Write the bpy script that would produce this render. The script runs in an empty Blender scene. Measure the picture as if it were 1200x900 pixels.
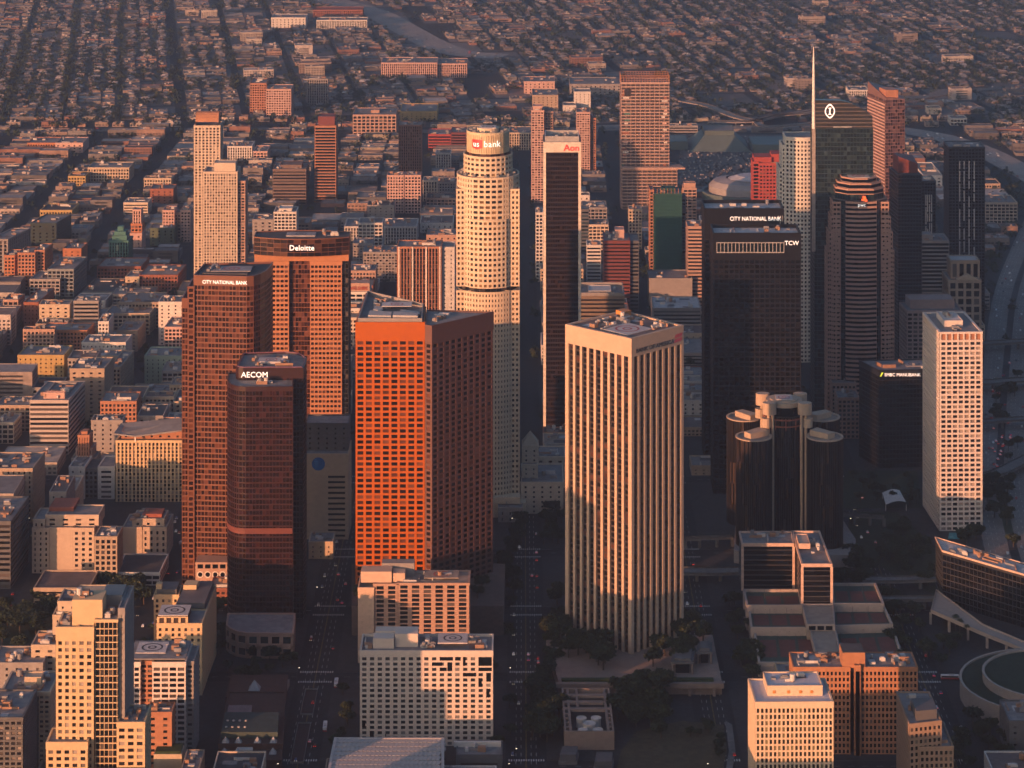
import bpy, math, random
import numpy as np
from mathutils import Vector, Matrix

SC = bpy.context.scene
# ---------------------------------------------------------------- camera
cam = bpy.data.cameras.new('camera'); camo = bpy.data.objects.new('camera', cam)
SC.collection.objects.link(camo); SC.camera = camo
camo.location = (0, 0, 695); camo.rotation_euler = (math.radians(90), 0, 0)
cam.sensor_width = 36; cam.lens = 96; cam.shift_y = -0.7125
cam.clip_start = 5; cam.clip_end = 30000
# ---------------------------------------------------------------- light
SUN_AZ, SUN_EL = 39.8, 6.0           # degrees left of straight behind the camera, above the horizon
sd = Vector((-math.sin(math.radians(SUN_AZ)) * math.cos(math.radians(SUN_EL)),
             -math.cos(math.radians(SUN_AZ)) * math.cos(math.radians(SUN_EL)), math.sin(math.radians(SUN_EL))))
sun = bpy.data.lights.new('sun', 'SUN'); suno = bpy.data.objects.new('sun', sun)
SC.collection.objects.link(suno)
suno.rotation_euler = (-sd).to_track_quat('-Z', 'Y').to_euler(); suno.location = (-500, -500, 1500)
sun.energy = 5.0; sun.angle = math.radians(0.5); sun.color = (1.0, 0.42, 0.20)
W = bpy.data.worlds.new('World'); SC.world = W; W.use_nodes = True
nt = W.node_tree; bg = nt.nodes['Background']
sky = nt.nodes.new('ShaderNodeTexSky'); sky.sky_type = 'NISHITA'; sky.sun_disc = False
sky.sun_elevation = math.radians(SUN_EL); sky.sun_rotation = math.radians(180 + SUN_AZ)
sky.air_density = 1.0; sky.dust_density = 4.5; sky.ozone_density = 2.8
nt.links.new(sky.outputs[0], bg.inputs[0]); bg.inputs[1].default_value = 0.15
SC.view_settings.view_transform = 'Standard'; SC.view_settings.look = 'None'
SC.view_settings.exposure = 0.9; SC.view_settings.gamma = 1.0
SC.render.engine = 'CYCLES'
cy = SC.cycles; cy.use_denoising = True; cy.max_bounces = 6; cy.diffuse_bounces = 2; cy.glossy_bounces = 3
cy.volume_bounces = 0; cy.transmission_bounces = 2; cy.caustics_reflective = False; cy.caustics_refractive = False
cy.use_adaptive_sampling = True; cy.adaptive_threshold = 0.02; cy.sample_clamp_indirect = 3

# ---------------------------------------------------------------- helpers
R = random.Random(7)
def lin(c):
    return tuple(((x / 255) / 12.92 if x / 255 <= 0.04045 else ((x / 255 + 0.055) / 1.055) ** 2.4) for x in c)
MATS = {}
def mat(name, col, rough=0.8, var=0.18, scale=0.05, metal=0.0, spec=0.3, fine=0.6, streak=0.0):
    """stone / paint / metal: colour broken up by large soft patches, fine grain and vertical weather streaks"""
    if name in MATS: return MATS[name]
    m = bpy.data.materials.new(name); m.use_nodes = True; n = m.node_tree; b = n.nodes['Principled BSDF']
    tc = n.nodes.new('ShaderNodeNewGeometry')
    def noise(sc, vec=None, det=4):
        t = n.nodes.new('ShaderNodeTexNoise'); t.inputs['Scale'].default_value = sc; t.inputs['Detail'].default_value = det
        n.links.new(vec or tc.outputs['Position'], t.inputs['Vector']); return t.outputs['Fac']
    mul = n.nodes.new('ShaderNodeVectorMath'); mul.operation = 'MULTIPLY'; mul.inputs[1].default_value = (1, 1, 0.06)
    n.links.new(tc.outputs['Position'], mul.inputs[0])
    a = noise(scale); c = noise(fine); d = noise(0.5, mul.outputs[0])
    def madd(x, k, y):
        t = n.nodes.new('ShaderNodeMath'); t.operation = 'MULTIPLY_ADD'
        n.links.new(x, t.inputs[0]); t.inputs[1].default_value = k
        if isinstance(y, float): t.inputs[2].default_value = y
        else: n.links.new(y, t.inputs[2])
        return t.outputs[0]
    s = var * 2
    v = madd(a, s, 1.0 - s * 0.5 - s * 0.3 - streak * 0.5)
    v = madd(c, s * 0.6, v); v = madd(d, streak, v)
    sn = n.nodes.new('ShaderNodeVectorMath'); sn.operation = 'SNAP'; sn.inputs[1].default_value = (3.1, 3.1, 1.95); wn = n.nodes.new('ShaderNodeTexWhiteNoise'); wn.noise_dimensions = '3D'
    of = n.nodes.new('ShaderNodeVectorMath'); of.operation = 'ADD'; of.inputs[1].default_value = (.37, .41, .23); n.links.new(tc.outputs['Position'], of.inputs[0])
    n.links.new(of.outputs[0], sn.inputs[0]); n.links.new(sn.outputs[0], wn.inputs['Vector']); v = madd(wn.outputs['Value'], var * 1.1, v); v = madd(v, 1.0, -var * .55)
    mx = n.nodes.new('ShaderNodeVectorMath'); mx.operation = 'SCALE'; mx.inputs[0].default_value = col
    n.links.new(v, mx.inputs['Scale']); n.links.new(mx.outputs[0], b.inputs['Base Color'])
    b.inputs['Roughness'].default_value = rough; b.inputs['Metallic'].default_value = metal
    b.inputs['Specular IOR Level'].default_value = spec
    m.diffuse_color = (*col, 1); MATS[name] = m
    return m
def glass(name, col, blind=(0.10, 0.09, 0.08), frac=0.25, rough=0.12, spec=0.6, lit=0.0, metal=0.0):
    """window panes: face attribute 'tint' decides dark glass, drawn blind, painted reflection or a lamp left on"""
    if name in MATS: return MATS[name]
    m = bpy.data.materials.new(name); m.use_nodes = True; n = m.node_tree; b = n.nodes['Principled BSDF']
    at = n.nodes.new('ShaderNodeAttribute'); at.attribute_name = 'tint'
    rmp = n.nodes.new('ShaderNodeValToRGB'); e = rmp.color_ramp.elements
    e[0].position = 0.0; e[0].color = (*[x * 0.4 for x in col], 1)
    e[1].position = 1.0; e[1].color = (*[x * 1.7 for x in blind], 1)
    k = rmp.color_ramp.elements.new(max(0.05, 1 - frac)); k.color = (*col, 1)
    k = rmp.color_ramp.elements.new(max(0.06, 1 - frac * .9)); k.color = (*[x * .6 for x in blind], 1)
    n.links.new(at.outputs['Fac'], rmp.inputs[0]); n.links.new(rmp.outputs[0], b.inputs['Base Color'])
    b.inputs['Roughness'].default_value = rough; b.inputs['Specular IOR Level'].default_value = spec
    b.inputs['Metallic'].default_value = metal
    if lit > 0:
        g = n.nodes.new('ShaderNodeMath'); g.operation = 'GREATER_THAN'; g.inputs[1].default_value = 1 - lit
        n.links.new(at.outputs['Fac'], g.inputs[0])
        s = n.nodes.new('ShaderNodeMath'); s.operation = 'MULTIPLY'; s.inputs[1].default_value = 0.5
        n.links.new(g.outputs[0], s.inputs[0])
        n.links.new(s.outputs[0], b.inputs['Emission Strength']); b.inputs['Emission Color'].default_value = (1, 0.5, 0.16, 1)
    MATS[name] = m
    return m
def glow(name, col, k):
    if name in MATS: return MATS[name]
    m = bpy.data.materials.new(name); m.use_nodes = True; b = m.node_tree.nodes['Principled BSDF']
    b.inputs['Base Color'].default_value = (*col, 1); b.inputs['Emission Color'].default_value = (*col, 1)
    b.inputs['Emission Strength'].default_value = k; MATS[name] = m
    return m

class G:
    def __init__(s): s.v = []; s.f = []; s.t = []
    def poly(s, pts, t=0.0):
        k = len(s.v); s.v.extend(pts); s.f.append(tuple(range(k, k + len(pts)))); s.t.append(t)
    def box(s, x0, y0, z0, x1, y1, z1, bottom=False):
        k = len(s.v)
        s.v += [(x0, y0, z0), (x1, y0, z0), (x1, y1, z0), (x0, y1, z0), (x0, y0, z1), (x1, y0, z1), (x1, y1, z1), (x0, y1, z1)]
        fs = [(4, 5, 6, 7), (0, 1, 5, 4), (1, 2, 6, 5), (2, 3, 7, 6), (3, 0, 4, 7)]
        if bottom: fs.append((3, 2, 1, 0))
        for q in fs: s.f.append(tuple(k + i for i in q)); s.t.append(0.0)
    def prism(s, poly, z0, z1, cap=True, bottom=False):
        n = len(poly); k = len(s.v)
        s.v += [(x, y, z0) for x, y in poly] + [(x, y, z1) for x, y in poly]
        for i in range(n):
            j = (i + 1) % n; s.f.append((k + i, k + j, k + n + j, k + n + i)); s.t.append(0.0)
        if cap: s.f.append(tuple(range(k + n, k + 2 * n))); s.t.append(0.0)
        if bottom: s.f.append(tuple(reversed(range(k, k + n)))); s.t.append(0.0)
    def ring(s, poly, z0, z1, do, di):
        o = off(poly, do); i_ = off(poly, di); n = len(poly)
        for a in range(n):
            b = (a + 1) % n
            (ax, ay), (bx, by), (cx, cy_), (dx, dy) = o[a], o[b], i_[b], i_[a]
            s.poly([(ax, ay, z0), (bx, by, z0), (bx, by, z1), (ax, ay, z1)])
            s.poly([(ax, ay, z1), (bx, by, z1), (cx, cy_, z1), (dx, dy, z1)])
            s.poly([(dx, dy, z1), (cx, cy_, z1), (cx, cy_, z0), (dx, dy, z0)])
            s.poly([(dx, dy, z0), (cx, cy_, z0), (bx, by, z0), (ax, ay, z0)])
def off(poly, d):
    n = len(poly); out = []
    for i in range(n):
        p0, p1, p2 = poly[i - 1], poly[i], poly[(i + 1) % n]
        ax, ay = p1[0] - p0[0], p1[1] - p0[1]; bx, by = p2[0] - p1[0], p2[1] - p1[1]
        la = math.hypot(ax, ay) or 1; lb = math.hypot(bx, by) or 1
        n1 = (ay / la, -ax / la); n2 = (by / lb, -bx / lb)
        k = 1 + n1[0] * n2[0] + n1[1] * n2[1]
        k = max(k, 0.35)
        out.append((p1[0] + d * (n1[0] + n2[0]) / k, p1[1] + d * (n1[1] + n2[1]) / k))
    return out
def wloc(o):
    v = Vector((0, 0, 0))
    while o: v += o.location; o = o.parent
    return v
def obj(name, g, m, parent=None, kind=None, loc=None):
    """links the collected faces as one mesh object (vertices given in world metres)"""
    me = bpy.data.meshes.new(name)
    o_ = np.array(wloc(parent)) if parent else np.zeros(3)
    if loc is not None: o_ = o_ + np.array(loc)
    me.from_pydata((np.array(g.v, dtype=float).reshape(-1, 3) - o_).tolist(), [], g.f)
    if any(g.t):
        a = me.attributes.new('tint', 'FLOAT', 'FACE'); a.data.foreach_set('value', np.array(g.t, dtype=np.float32))
    me.materials.append(m)
    o = bpy.data.objects.new(name, me); SC.collection.objects.link(o)
    if loc is not None: o.location = loc
    if parent: o.parent = parent
    if kind: o['kind'] = kind
    return o
def thing(name, label, cat, loc, group=None, rz=0):
    o = bpy.data.objects.new(name, None); SC.collection.objects.link(o); o.empty_display_size = 1
    o.location = loc; o.rotation_euler = (0, 0, rz); o['label'] = label; o['category'] = cat
    if group: o['group'] = group
    return o
def tag(o, label, cat, group=None):
    o['label'] = label; o['category'] = cat
    if group: o['group'] = group
    return o
def cen(poly): return (sum(p[0] for p in poly) / len(poly), sum(p[1] for p in poly) / len(poly))
def circ(cx, cy_, r, n, a0=0.0, ry=None):
    return [(cx + r * math.cos(a0 + 2 * math.pi * i / n), cy_ + (ry or r) * math.sin(a0 + 2 * math.pi * i / n)) for i in range(n)]
def rect(x0, y0, x1, y1): return [(x0, y0), (x1, y0), (x1, y1), (x0, y1)]
def lerp(a, b, t): return (a[0] + (b[0] - a[0]) * t, a[1] + (b[1] - a[1]) * t)
def sub(poly, u0, v0, u1, v1):
    """a piece of a four-cornered footprint: u along the front, v along the depth"""
    a, b, c, d = poly
    def q(u, v): return lerp(lerp(a, b, u), lerp(d, c, u), v)
    return [q(u0, v0), q(u1, v0), q(u1, v1), q(u0, v1)]

OCC = []
def occ(poly, m=2.0):
    xs = [p[0] for p in poly]; ys = [p[1] for p in poly]; OCC.append((min(xs) - m, min(ys) - m, max(xs) + m, max(ys) + m))
def free(x0, y0, x1, y1):
    return not any(a < x1 and c > x0 and b < y1 and d > y0 for a, b, c, d in OCC)
def S(wall, gl, fh=4.0, bay=4.0, pw=1.0, bh=1.2, pd=0.5, bd=0.45, par=1.2, roof=None, crown=0.0, base=0.0):
    return dict(wall=wall, gl=gl, fh=fh, bay=bay, pw=pw, bh=bh, pd=pd, bd=bd, par=par, roof=roof, crown=crown, base=base)
def facade(gw, gg, poly, z0, z1, st, full=False, blank=()):
    n = len(poly); nf = max(1, round((z1 - z0) / st['fh'])); h = (z1 - z0) / nf
    U = []
    for i in range(n):
        p, q = poly[i], poly[(i + 1) % n]; L = math.hypot(q[0] - p[0], q[1] - p[1]) or 1e-6
        U.append((p, q, L, ((q[0] - p[0]) / L, (q[1] - p[1]) / L)))
    def half(u, w):
        return math.tan(max(-1.3, min(1.3, math.atan2(u[0] * w[1] - u[1] * w[0], u[0] * w[0] + u[1] * w[1]))) / 2)
    for i in range(n):
        p, q, L, u = U[i]; nx, ny = u[1], -u[0]
        e1 = half(U[i - 1][3], u); e2 = half(u, U[(i + 1) % n][3])
        back = (nx * -p[0] + ny * -p[1]) / math.hypot(*p) < -0.12
        def pt(s, d, z): return (p[0] + u[0] * s + nx * d, p[1] + u[1] * s + ny * d, z)
        if (back and not full) or i in blank:
            d = max(st['pd'], st['bd'])
            gw.poly([pt(-e1 * d, d, z0), pt(L + e2 * d, d, z0), pt(L + e2 * d, d, z1), pt(-e1 * d, d, z1)]); continue
        nb = max(1, round(L / st['bay'])); bw = L / nb
        for a in range(nb):
            for k in range(nf):
                t = R.random(); j = (R.random() - 0.5) * 0.05; jj = (R.random() - 0.5) * 0.03
                s0, s1 = a * bw, (a + 1) * bw; zz0, zz1 = z0 + k * h, z0 + (k + 1) * h
                gg.poly([pt(s0, j, zz0), pt(s1, -j, zz0), pt(s1, -j + jj, zz1), pt(s0, j + jj, zz1)], 0.01 + 0.98 * t)
        pd, bd, pw, bh = st['pd'], st['bd'], st['pw'], st['bh']
        if pw > 0:
            for a in range(nb + 1):
                s0, s1 = a * bw - pw / 2, a * bw + pw / 2
                if a == 0: s0 = -e1 * pd
                if a == nb: s1 = L + e2 * pd
                gw.poly([pt(s0, pd, z0), pt(s1, pd, z0), pt(s1, pd, z1), pt(s0, pd, z1)])
                if a > 0: gw.poly([pt(s0, -.1, z0), pt(s0, pd, z0), pt(s0, pd, z1), pt(s0, -.1, z1)])
                if a < nb: gw.poly([pt(s1, pd, z0), pt(s1, -.1, z0), pt(s1, -.1, z1), pt(s1, pd, z1)])
        if bh > 0:
            for k in range(nf + 1):
                b0, b1 = z0 + k * h - (0 if k == 0 else bh / 2), z0 + k * h + (bh / 2 if k < nf else 0)
                i0, i1, o0, o1 = 0, L, -e1 * bd, L + e2 * bd
                gw.poly([pt(o0, bd, b0), pt(o1, bd, b0), pt(o1, bd, b1), pt(o0, bd, b1)])
                gw.poly([pt(o0, bd, b1), pt(o1, bd, b1), pt(i1, -.1, b1), pt(i0, -.1, b1)])
                gw.poly([pt(i0, -.1, b0), pt(i1, -.1, b0), pt(o1, bd, b0), pt(o0, bd, b0)])
def vol(root, poly, z0, z1, st, blank=(), roof=True, full=False, parapet=True):
    """one storeyed volume: window panes, wall grid, solid crown and parapet, roof"""
    if z0 < 12: occ(poly)
    gw, gg = G(), G(); zc = z1 - st['crown']; zb = z0 + st['base']; do = max(st['pd'], st['bd']) + 0.06
    facade(gw, gg, poly, zb, zc, st, full, blank)
    if st['crown'] > 0: gw.prism(off(poly, do), zc, z1, cap=False)
    if st['base'] > 0: gw.prism(off(poly, do), z0, zb, cap=False)
    if parapet and st['par'] > 0:
        gw.ring(poly, z1, z1 + st['par'], do, -0.5)
    w = obj('wall', gw, st['wall'], root)
    if gg.f: obj('window', gg, st['gl'], root, 'stuff')
    if roof:
        gr = G(); gr.poly([(x, y, z1 + 0.05) for x, y in off(poly, -0.05)]); obj('roof', gr, st['roof'] or MATS['roof_grey'], root)
    return w
def tower(name, label, poly, z, st, z0=0.0, group=None, cat='building', blank=(), clutter=6, roof=True, full=False):
    c = cen(poly); t = thing(name, label, cat, (c[0], c[1], 0), group)
    vol(t, poly, z0, z, st, blank, roof, full)
    if clutter and len(poly) == 4: roof_kit(t, poly, z, clutter)
    return t
def part_box(name, root, poly, z0, z1, m, kind=None, par=None):
    g = G(); g.prism(poly, z0, z1)
    if par: g.ring(poly, z1, z1 + par, 0.02, -0.4)
    return obj(name, g, m, root, kind)
def roof_kit(root, poly, z, n=6,  mats=('unit_light', 'unit_grey', 'unit_rust')):
    """stair heads, air units and ducts standing about on a roof"""
    w = math.hypot(poly[1][0] - poly[0][0], poly[1][1] - poly[0][1]); d = math.hypot(poly[2][0] - poly[1][0], poly[2][1] - poly[1][1])
    for _ in range(int(n * 1.7) + 1):
        kind = R.random(); a = min(R.uniform(1.5, 6), w * .4); b = min(R.uniform(1.5, 5), d * .4)
        if kind < .22: a, b = (min(R.uniform(6, 14), w * .5), .7) if R.random() < .5 else (.7, min(R.uniform(5, 12), d * .5))
        elif kind < .4: a, b = min(R.uniform(5, 12), w * .45), min(R.uniform(4, 9), d * .45)
        u = R.uniform(0.06, 0.92 - a / w); v = R.uniform(0.06, 0.92 - b / d)
        q = sub(poly, u, v, u + a / w, v + b / d); hh = R.uniform(0.8, 3.0)
        if .22 <= kind < .4:
            g = G(); g.prism(q, z + .05, z + .12 + .02 * R.random()); obj('roof_patch', g, MATS[R.choice(('roof_dark', 'roof_light', 'roof_brown', 'roof_grey'))], root); continue
        if .4 <= kind < .5:
            c = cen(q); r = min(1.6, a / 2, b / 2); g = G(); g.prism(circ(c[0], c[1], r, 10), z + 1, z + 1 + r * 2.2); g.prism(circ(c[0], c[1], r * .3, 6), z, z + 1); obj('water_tank', g, MATS[R.choice(mats)], root); continue
        g = G(); g.prism(q, z + 0.05, z + 0.05 + hh)
        if kind > .7 and R.random() < .5: g.prism(sub(q, .2, .2, .8, .8), z + hh, z + hh + .5)
        obj('rooftop_unit', g, MATS[R.choice(mats)], root)
def penthouse(root, poly, u0, v0, u1, v1, z, h, m):
    q = sub(poly, u0, v0, u1, v1); g = G(); g.prism(q, z + .05, z + h); g.ring(q, z + h, z + h + .5, .05, -.3)
    return obj('penthouse', g, m, root)
def text(body, root, size, org, ux, m, uy=(0, 0, 1), ext=0.25, align='LEFT', name='sign_lettering', sx=1.0, width=False):
    """raised lettering: org = lower left, ux = reading direction, uy = up direction (unit vectors)"""
    cu = bpy.data.curves.new(name, 'FONT'); cu.body = body; cu.size = size; cu.extrude = ext; cu.align_x = align; cu.resolution_u = 2
    o = bpy.data.objects.new(name, cu); SC.collection.objects.link(o)
    me = bpy.data.meshes.new_from_object(o.evaluated_get(bpy.context.evaluated_depsgraph_get()))
    bpy.data.objects.remove(o); bpy.data.curves.remove(cu)
    X = Vector(ux).normalized(); Y = Vector(uy).normalized(); Z = X.cross(Y)
    M = Matrix((X, Y, Z)).transposed().to_4x4()
    wd = max((v.co.x for v in me.vertices), default=0) * sx
    me.transform(M @ Matrix.Diagonal((sx, 1, 1, 1)))
    o = bpy.data.objects.new(name, me); SC.collection.objects.link(o); me.materials.clear(); me.materials.append(m)
    o.location = Vector(org) - (wloc(root) if root else Vector((0, 0, 0)))
    if root: o.parent = root
    return (o, wd) if width else o
def helipad(root, c, w, d, z, m, ring='paint_dark', txt=None, ang=0.0, h=0.5, rr=0.36):
    ux = (math.cos(ang), math.sin(ang)); uy = (-math.sin(ang), math.cos(ang))
    q = [(c[0] + ux[0] * a * w / 2 + uy[0] * b * d / 2, c[1] + ux[1] * a * w / 2 + uy[1] * b * d / 2) for a, b in ((-1, -1), (1, -1), (1, 1), (-1, 1))]
    g = G(); g.prism(q, z, z + h); p = obj('helipad', g, MATS[m], root)
    g = G(); n = 28; r1, r0 = min(w, d) * rr, min(w, d) * (rr - .06)
    for i in range(n):
        a, b = 2 * math.pi * i / n, 2 * math.pi * (i + 1) / n
        g.poly([(c[0] + r * math.cos(t), c[1] + r * math.sin(t), z + h + .02) for r, t in ((r0, a), (r1, a), (r1, b), (r0, b))])
    for i in range(16):
        a, b = 2 * math.pi * i / 16, 2 * math.pi * (i + 1) / 16; k = min(w, d)
        g.poly([(c[0] + r * k * math.cos(t), c[1] + r * k * math.sin(t), z + h + .02) for r, t in ((.09, a), (.15, a), (.15, b), (.09, b))])
    obj('landing_mark', g, MATS[ring], p)
    return p

# ---------------------------------------------------------------- shared materials
mat('asphalt', (0.026, 0.028, 0.032), 0.9, 0.3, 0.02)
mat('concrete_pave', (0.16, 0.155, 0.15), 0.9, 0.3, 0.03)
mat('paint_white', (0.55, 0.55, 0.53), 0.7, 0.2, 0.3)
mat('paint_yellow', (0.45, 0.3, 0.05), 0.7, 0.2, 0.3)
mat('paint_dark', (0.03, 0.025, 0.025), 0.7); mat('paint_red', (0.35, 0.05, 0.04), 0.6)
mat('roof_grey', (0.22, 0.21, 0.21), 0.9, 0.3, 0.08); mat('roof_light', (0.45, 0.44, 0.44), 0.85, 0.25, 0.08)
mat('roof_dark', (0.07, 0.07, 0.075), 0.9, 0.3, 0.08); mat('roof_tan', (0.3, 0.25, 0.21), 0.9, 0.25, 0.08)
mat('roof_brown', (0.16, 0.12, 0.11), 0.9, 0.3, 0.08); mat('roof_red', (0.28, 0.09, 0.06), 0.85)
mat('unit_light', (0.5, 0.48, 0.46), 0.6); mat('unit_grey', (0.22, 0.22, 0.23), 0.6); mat('unit_rust', (0.3, 0.18, 0.12), 0.7)
mat('pad_pale', (0.5, 0.47, 0.46), 0.8); mat('pad_grey', (0.3, 0.29, 0.3), 0.8)
glass('glass_dark', (0.012, 0.014, 0.017), (0.07, 0.06, 0.055), 0.2)
glass('glass_lit', (0.012, 0.014, 0.017), (0.07, 0.06, 0.055), 0.2, lit=0.006)
glass('glass_blinds', (0.02, 0.02, 0.022), (0.22, 0.19, 0.17), 0.35)
glass('glass_bronze', (0.03, 0.012, 0.008), (0.10, 0.04, 0.025), 0.5, rough=0.15, spec=0.8)
glass('glass_teal', (0.014, 0.030, 0.036), (0.025, 0.045, 0.05), 0.15, rough=0.08, spec=0.9)
glass('glass_black', (0.005, 0.006, 0.008), (0.009, 0.009, 0.010), 0.15, rough=0.08, spec=0.6, lit=0.003)

# ---------------------------------------------------------------- ground, blocks, streets
g = G(); g.poly([(-9000, -9000, 0), (9000, -9000, 0), (9000, 22000, 0), (-9000, 22000, 0)])
gr = obj('ground', g, mat('ground_city', (0.025, 0.027, 0.03), 0.95, 0.35, 0.012), None, 'structure')
XS = [-1330, -1210, -1090, -970, -850, -727, -605, -493, -374, -262, -133, 10, 133, 279, 400, 520, 640, 760, 880, 1000, 1120, 1240]
DS = [1400, 1550, 1707, 1856, 1985, 2112, 2300, 2480, 2660, 2840, 3020, 3200, 3380, 3560, 3740, 3900, 4010]
BLOCKS = []
def skew(x, y): return x + (y - 2000) * 0.004
g = G()
for i in range(len(XS) - 1):
    for j in range(len(DS) - 1):
        w = 13 if XS[i] in (-133, 10, 133, 279) else 9; w2 = 13 if XS[i + 1] in (-133, 10, 133, 279) else 9
        x0, x1, y0, y1 = XS[i] + w, XS[i + 1] - w2, DS[j] + 8, DS[j + 1] - 8
        q = [(skew(x0, y0), y0), (skew(x1, y0), y0), (skew(x1, y1), y1), (skew(x0, y1), y1)]
        BLOCKS.append(q); g.prism(q, 0, 0.14)
obj('pavement', g, mat('pavement_grey', (.042, .042, .044), .9, .35, .03), None, 'structure')
# lane lines and crossings, 4 mm and more above the asphalt
g = G()
def strip(x0, y0, x1, y1, z=.012): g.poly([(x0, y0, z), (x1, y0, z), (x1, y1, z), (x0, y1, z)])
for X in (-133, 10, 133, 279):
    for k in range(60):
        y = 1560 + k * 12.5
        for dx in (-6.4, -3.2, 3.2, 6.4): strip(skew(X, y) + dx - .12, y, skew(X, y) + dx + .12, y + 5)
    for D_ in DS[2:7]:
        for s in (-10.5, 7.5):
            for k in range(15): x = skew(X, D_) - 11 + k * 1.55; strip(x, D_ + s, x + .75, D_ + s + 3.2)
for D_ in DS[2:7]:
    for k in range(90):
        x = -420 + k * 9; 
        if all(abs(x - X) > 16 for X in XS): strip(x, D_ - .12, x + 4, D_ + .12)
obj('road_markings', g, MATS['paint_white'], None, 'structure')
g = G()
for X in (-133, 10, 133, 279):
    for dx in (-.3, .18): a, b = skew(X, 1560) + dx, skew(X, 2300) + dx; g.poly([(a, 1560, .014), (a + .12, 1560, .014), (b + .12, 2300, .014), (b, 2300, .014)])
obj('road_centre_lines', g, MATS['paint_yellow'], None, 'structure')
g = G(); q = ((64.7,1697.7),(130.5,1697.7),(136.3,1730.7),(137.3,1772.1),(111.2,1779.2),(79.8,1760.9),(69.2,1730.7)); g.prism(q, 0.14, .3); occ(q)
obj('park_lawn', g, mat('dry_grass', (.075, .062, .035), .95, .4, .12), None, 'structure')
q2 = ((139,1779.2),(142.9,1772.1),(141.7,1730.7),(136.9,1697.7),(132.6,1697.7),(137.4,1730.7)); g = G(); g.prism(q2, .14, .36); obj('path', g, MATS['concrete_pave'], None, 'structure')
q = ((342.5,2144.6),(355.2,2144.6),(356.9,2159.2),(345.5,2159.2)); g = G(); g.prism(q, .14, .5); obj('pool_water', g, mat('pool', (.04, .30, .36), .1), None, 'structure')
for k, q in enumerate((((-349,1892.8),(-329.2,1950.9),(-304.7,2031.1),(-352.2,2012.7),(-373.5,1959.5)),((256.1,2128.2),(314.5,2012.7),(329.2,2128.2),(311.2,2212.9),(276.6,2212.9)),((374.3,2169.8),(399,2128.2),(441.3,2353.4),(403.3,2304.7)),((267.3,2221.8),(333.3,2221.8),(345,2323.9),(283.2,2323.9)))):
    g = G(); g.prism(q, .14, .26); obj('lawn', g, mat('ground_green', (.028, .04, .022), .95, .35, .1), None, 'structure')
# the raised plaza under the rust-orange tower
LANES = []
def ribbon(name, pts, w, z, m, rail=True, thick=1.2, piers=0, kind='structure'):
    """a road deck along a line of points: slab, side rails and piers"""
    P_ = [Vector((p[0], p[1])) for p in pts]; fine = []
    for i in range(len(P_) - 1):
        a, b, c, d = P_[max(0, i - 1)], P_[i], P_[i + 1], P_[min(len(P_) - 1, i + 2)]
        for k in range(6):
            t = k / 6; fine.append(.5 * ((2 * b) + (c - a) * t + (2 * a - 5 * b + 4 * c - d) * t * t + (3 * b - a - 3 * c + d) * t ** 3))
    fine.append(P_[-1]); L, R_ = [], []
    for i, p in enumerate(fine):
        t = (fine[min(i + 1, len(fine) - 1)] - fine[max(0, i - 1)]).normalized(); n = Vector((-t.y, t.x)); L.append(p + n * w / 2); R_.append(p - n * w / 2)
    g = G()
    for i in range(len(fine) - 1):
        a, b, c, d = R_[i], R_[i + 1], L[i + 1], L[i]
        g.poly([(*a, z), (*b, z), (*c, z), (*d, z)])
        if z > 1:
            for p, q in ((a, b), (c, d)): g.poly([(*q, z - thick), (*p, z - thick), (*p, z), (*q, z)][::-1])
            g.poly([(*d, z - thick), (*c, z - thick), (*b, z - thick), (*a, z - thick)])
        m_ = (a + b + c + d) / 4; occ([(m_.x - w / 2, m_.y - w / 2), (m_.x + w / 2, m_.y + w / 2)], 1)
        if i + 1 < len(fine) - 1:
            occ([tuple((a + d) / 2 - Vector((w, w)) / 2), tuple((a + d) / 2 + Vector((w, w)) / 2)], 1)
    o = obj(name, g, m, None, kind); LANES.append((fine, w, z))
    if w > 16:
        g = G()
        for i in range(len(fine) - 1):
            a, b = fine[i], fine[i + 1]; d = (b - a); ln = d.length; d.normalize(); n = Vector((-d.y, d.x)); k = 0
            while k * 14 < ln:
                for s in range(1, int(w // 4)):
                    p = a + d * (k * 14) + n * (s * 4 - w / 2); e = p + d * 5; g.poly([(*(p - n * .13), z + .02), (*(e - n * .13), z + .02), (*(e + n * .13), z + .02), (*(p + n * .13), z + .02)][::-1])
                k += 1
        obj('lane_lines', g, MATS['paint_white'], o)
    if rail:
        g = G()
        for side in (L, R_):
            for i in range(len(fine) - 1):
                p, q = side[i], side[i + 1]; g.poly([(*p, z), (*q, z), (*q, z + 1.1), (*p, z + 1.1)]); g.poly([(*q, z), (*p, z), (*p, z + 1.1), (*q, z + 1.1)][::1])
        obj('rail', g, MATS['concrete_pave'], o)
    if piers:
        g = G()
        for i in range(0, len(fine), piers): p = fine[i]; g.prism(circ(p.x, p.y, 1.4, 8), 0, z - thick, cap=False)
        obj('road_pier', g, MATS['concrete_pave'], o)
    return o
FW = mat('freeway_concrete', (.31, .27, .245), .9, .2, .04)
ribbon('freeway', ((-889.3,3952.6),(-671.8,3981.2),(-436.2,3988.4),(-224.8,3995.6),(-49.5,3959.7),(99.9,3995.6),(251.1,4017.5),(356.1,4069.5),(468.2,4161.8),(612.1,4258.4),(717.8,4333.9),(887.7,4438.7)), 20, 1.5, mat('freeway_old', (.15, .14, .135), .9, .25, .02), rail=False)
ribbon('freeway', ((-14.7,4719.8),(-89.3,4760.3),(-145,4885.8),(-207.1,5098.7),(-264.6,5293),(-349.9,5462),(-455,5599.6)), 60, .3, FW, rail=False)
ribbon('freeway', ((125.2,4005.5),(251.2,4020),(375.5,4005.5),(502.5,4020),(594.4,3962.6),(650.2,3852.8),(682,3698.9),(716.4,3473.5)), 46, .3, FW, rail=False)
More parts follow.
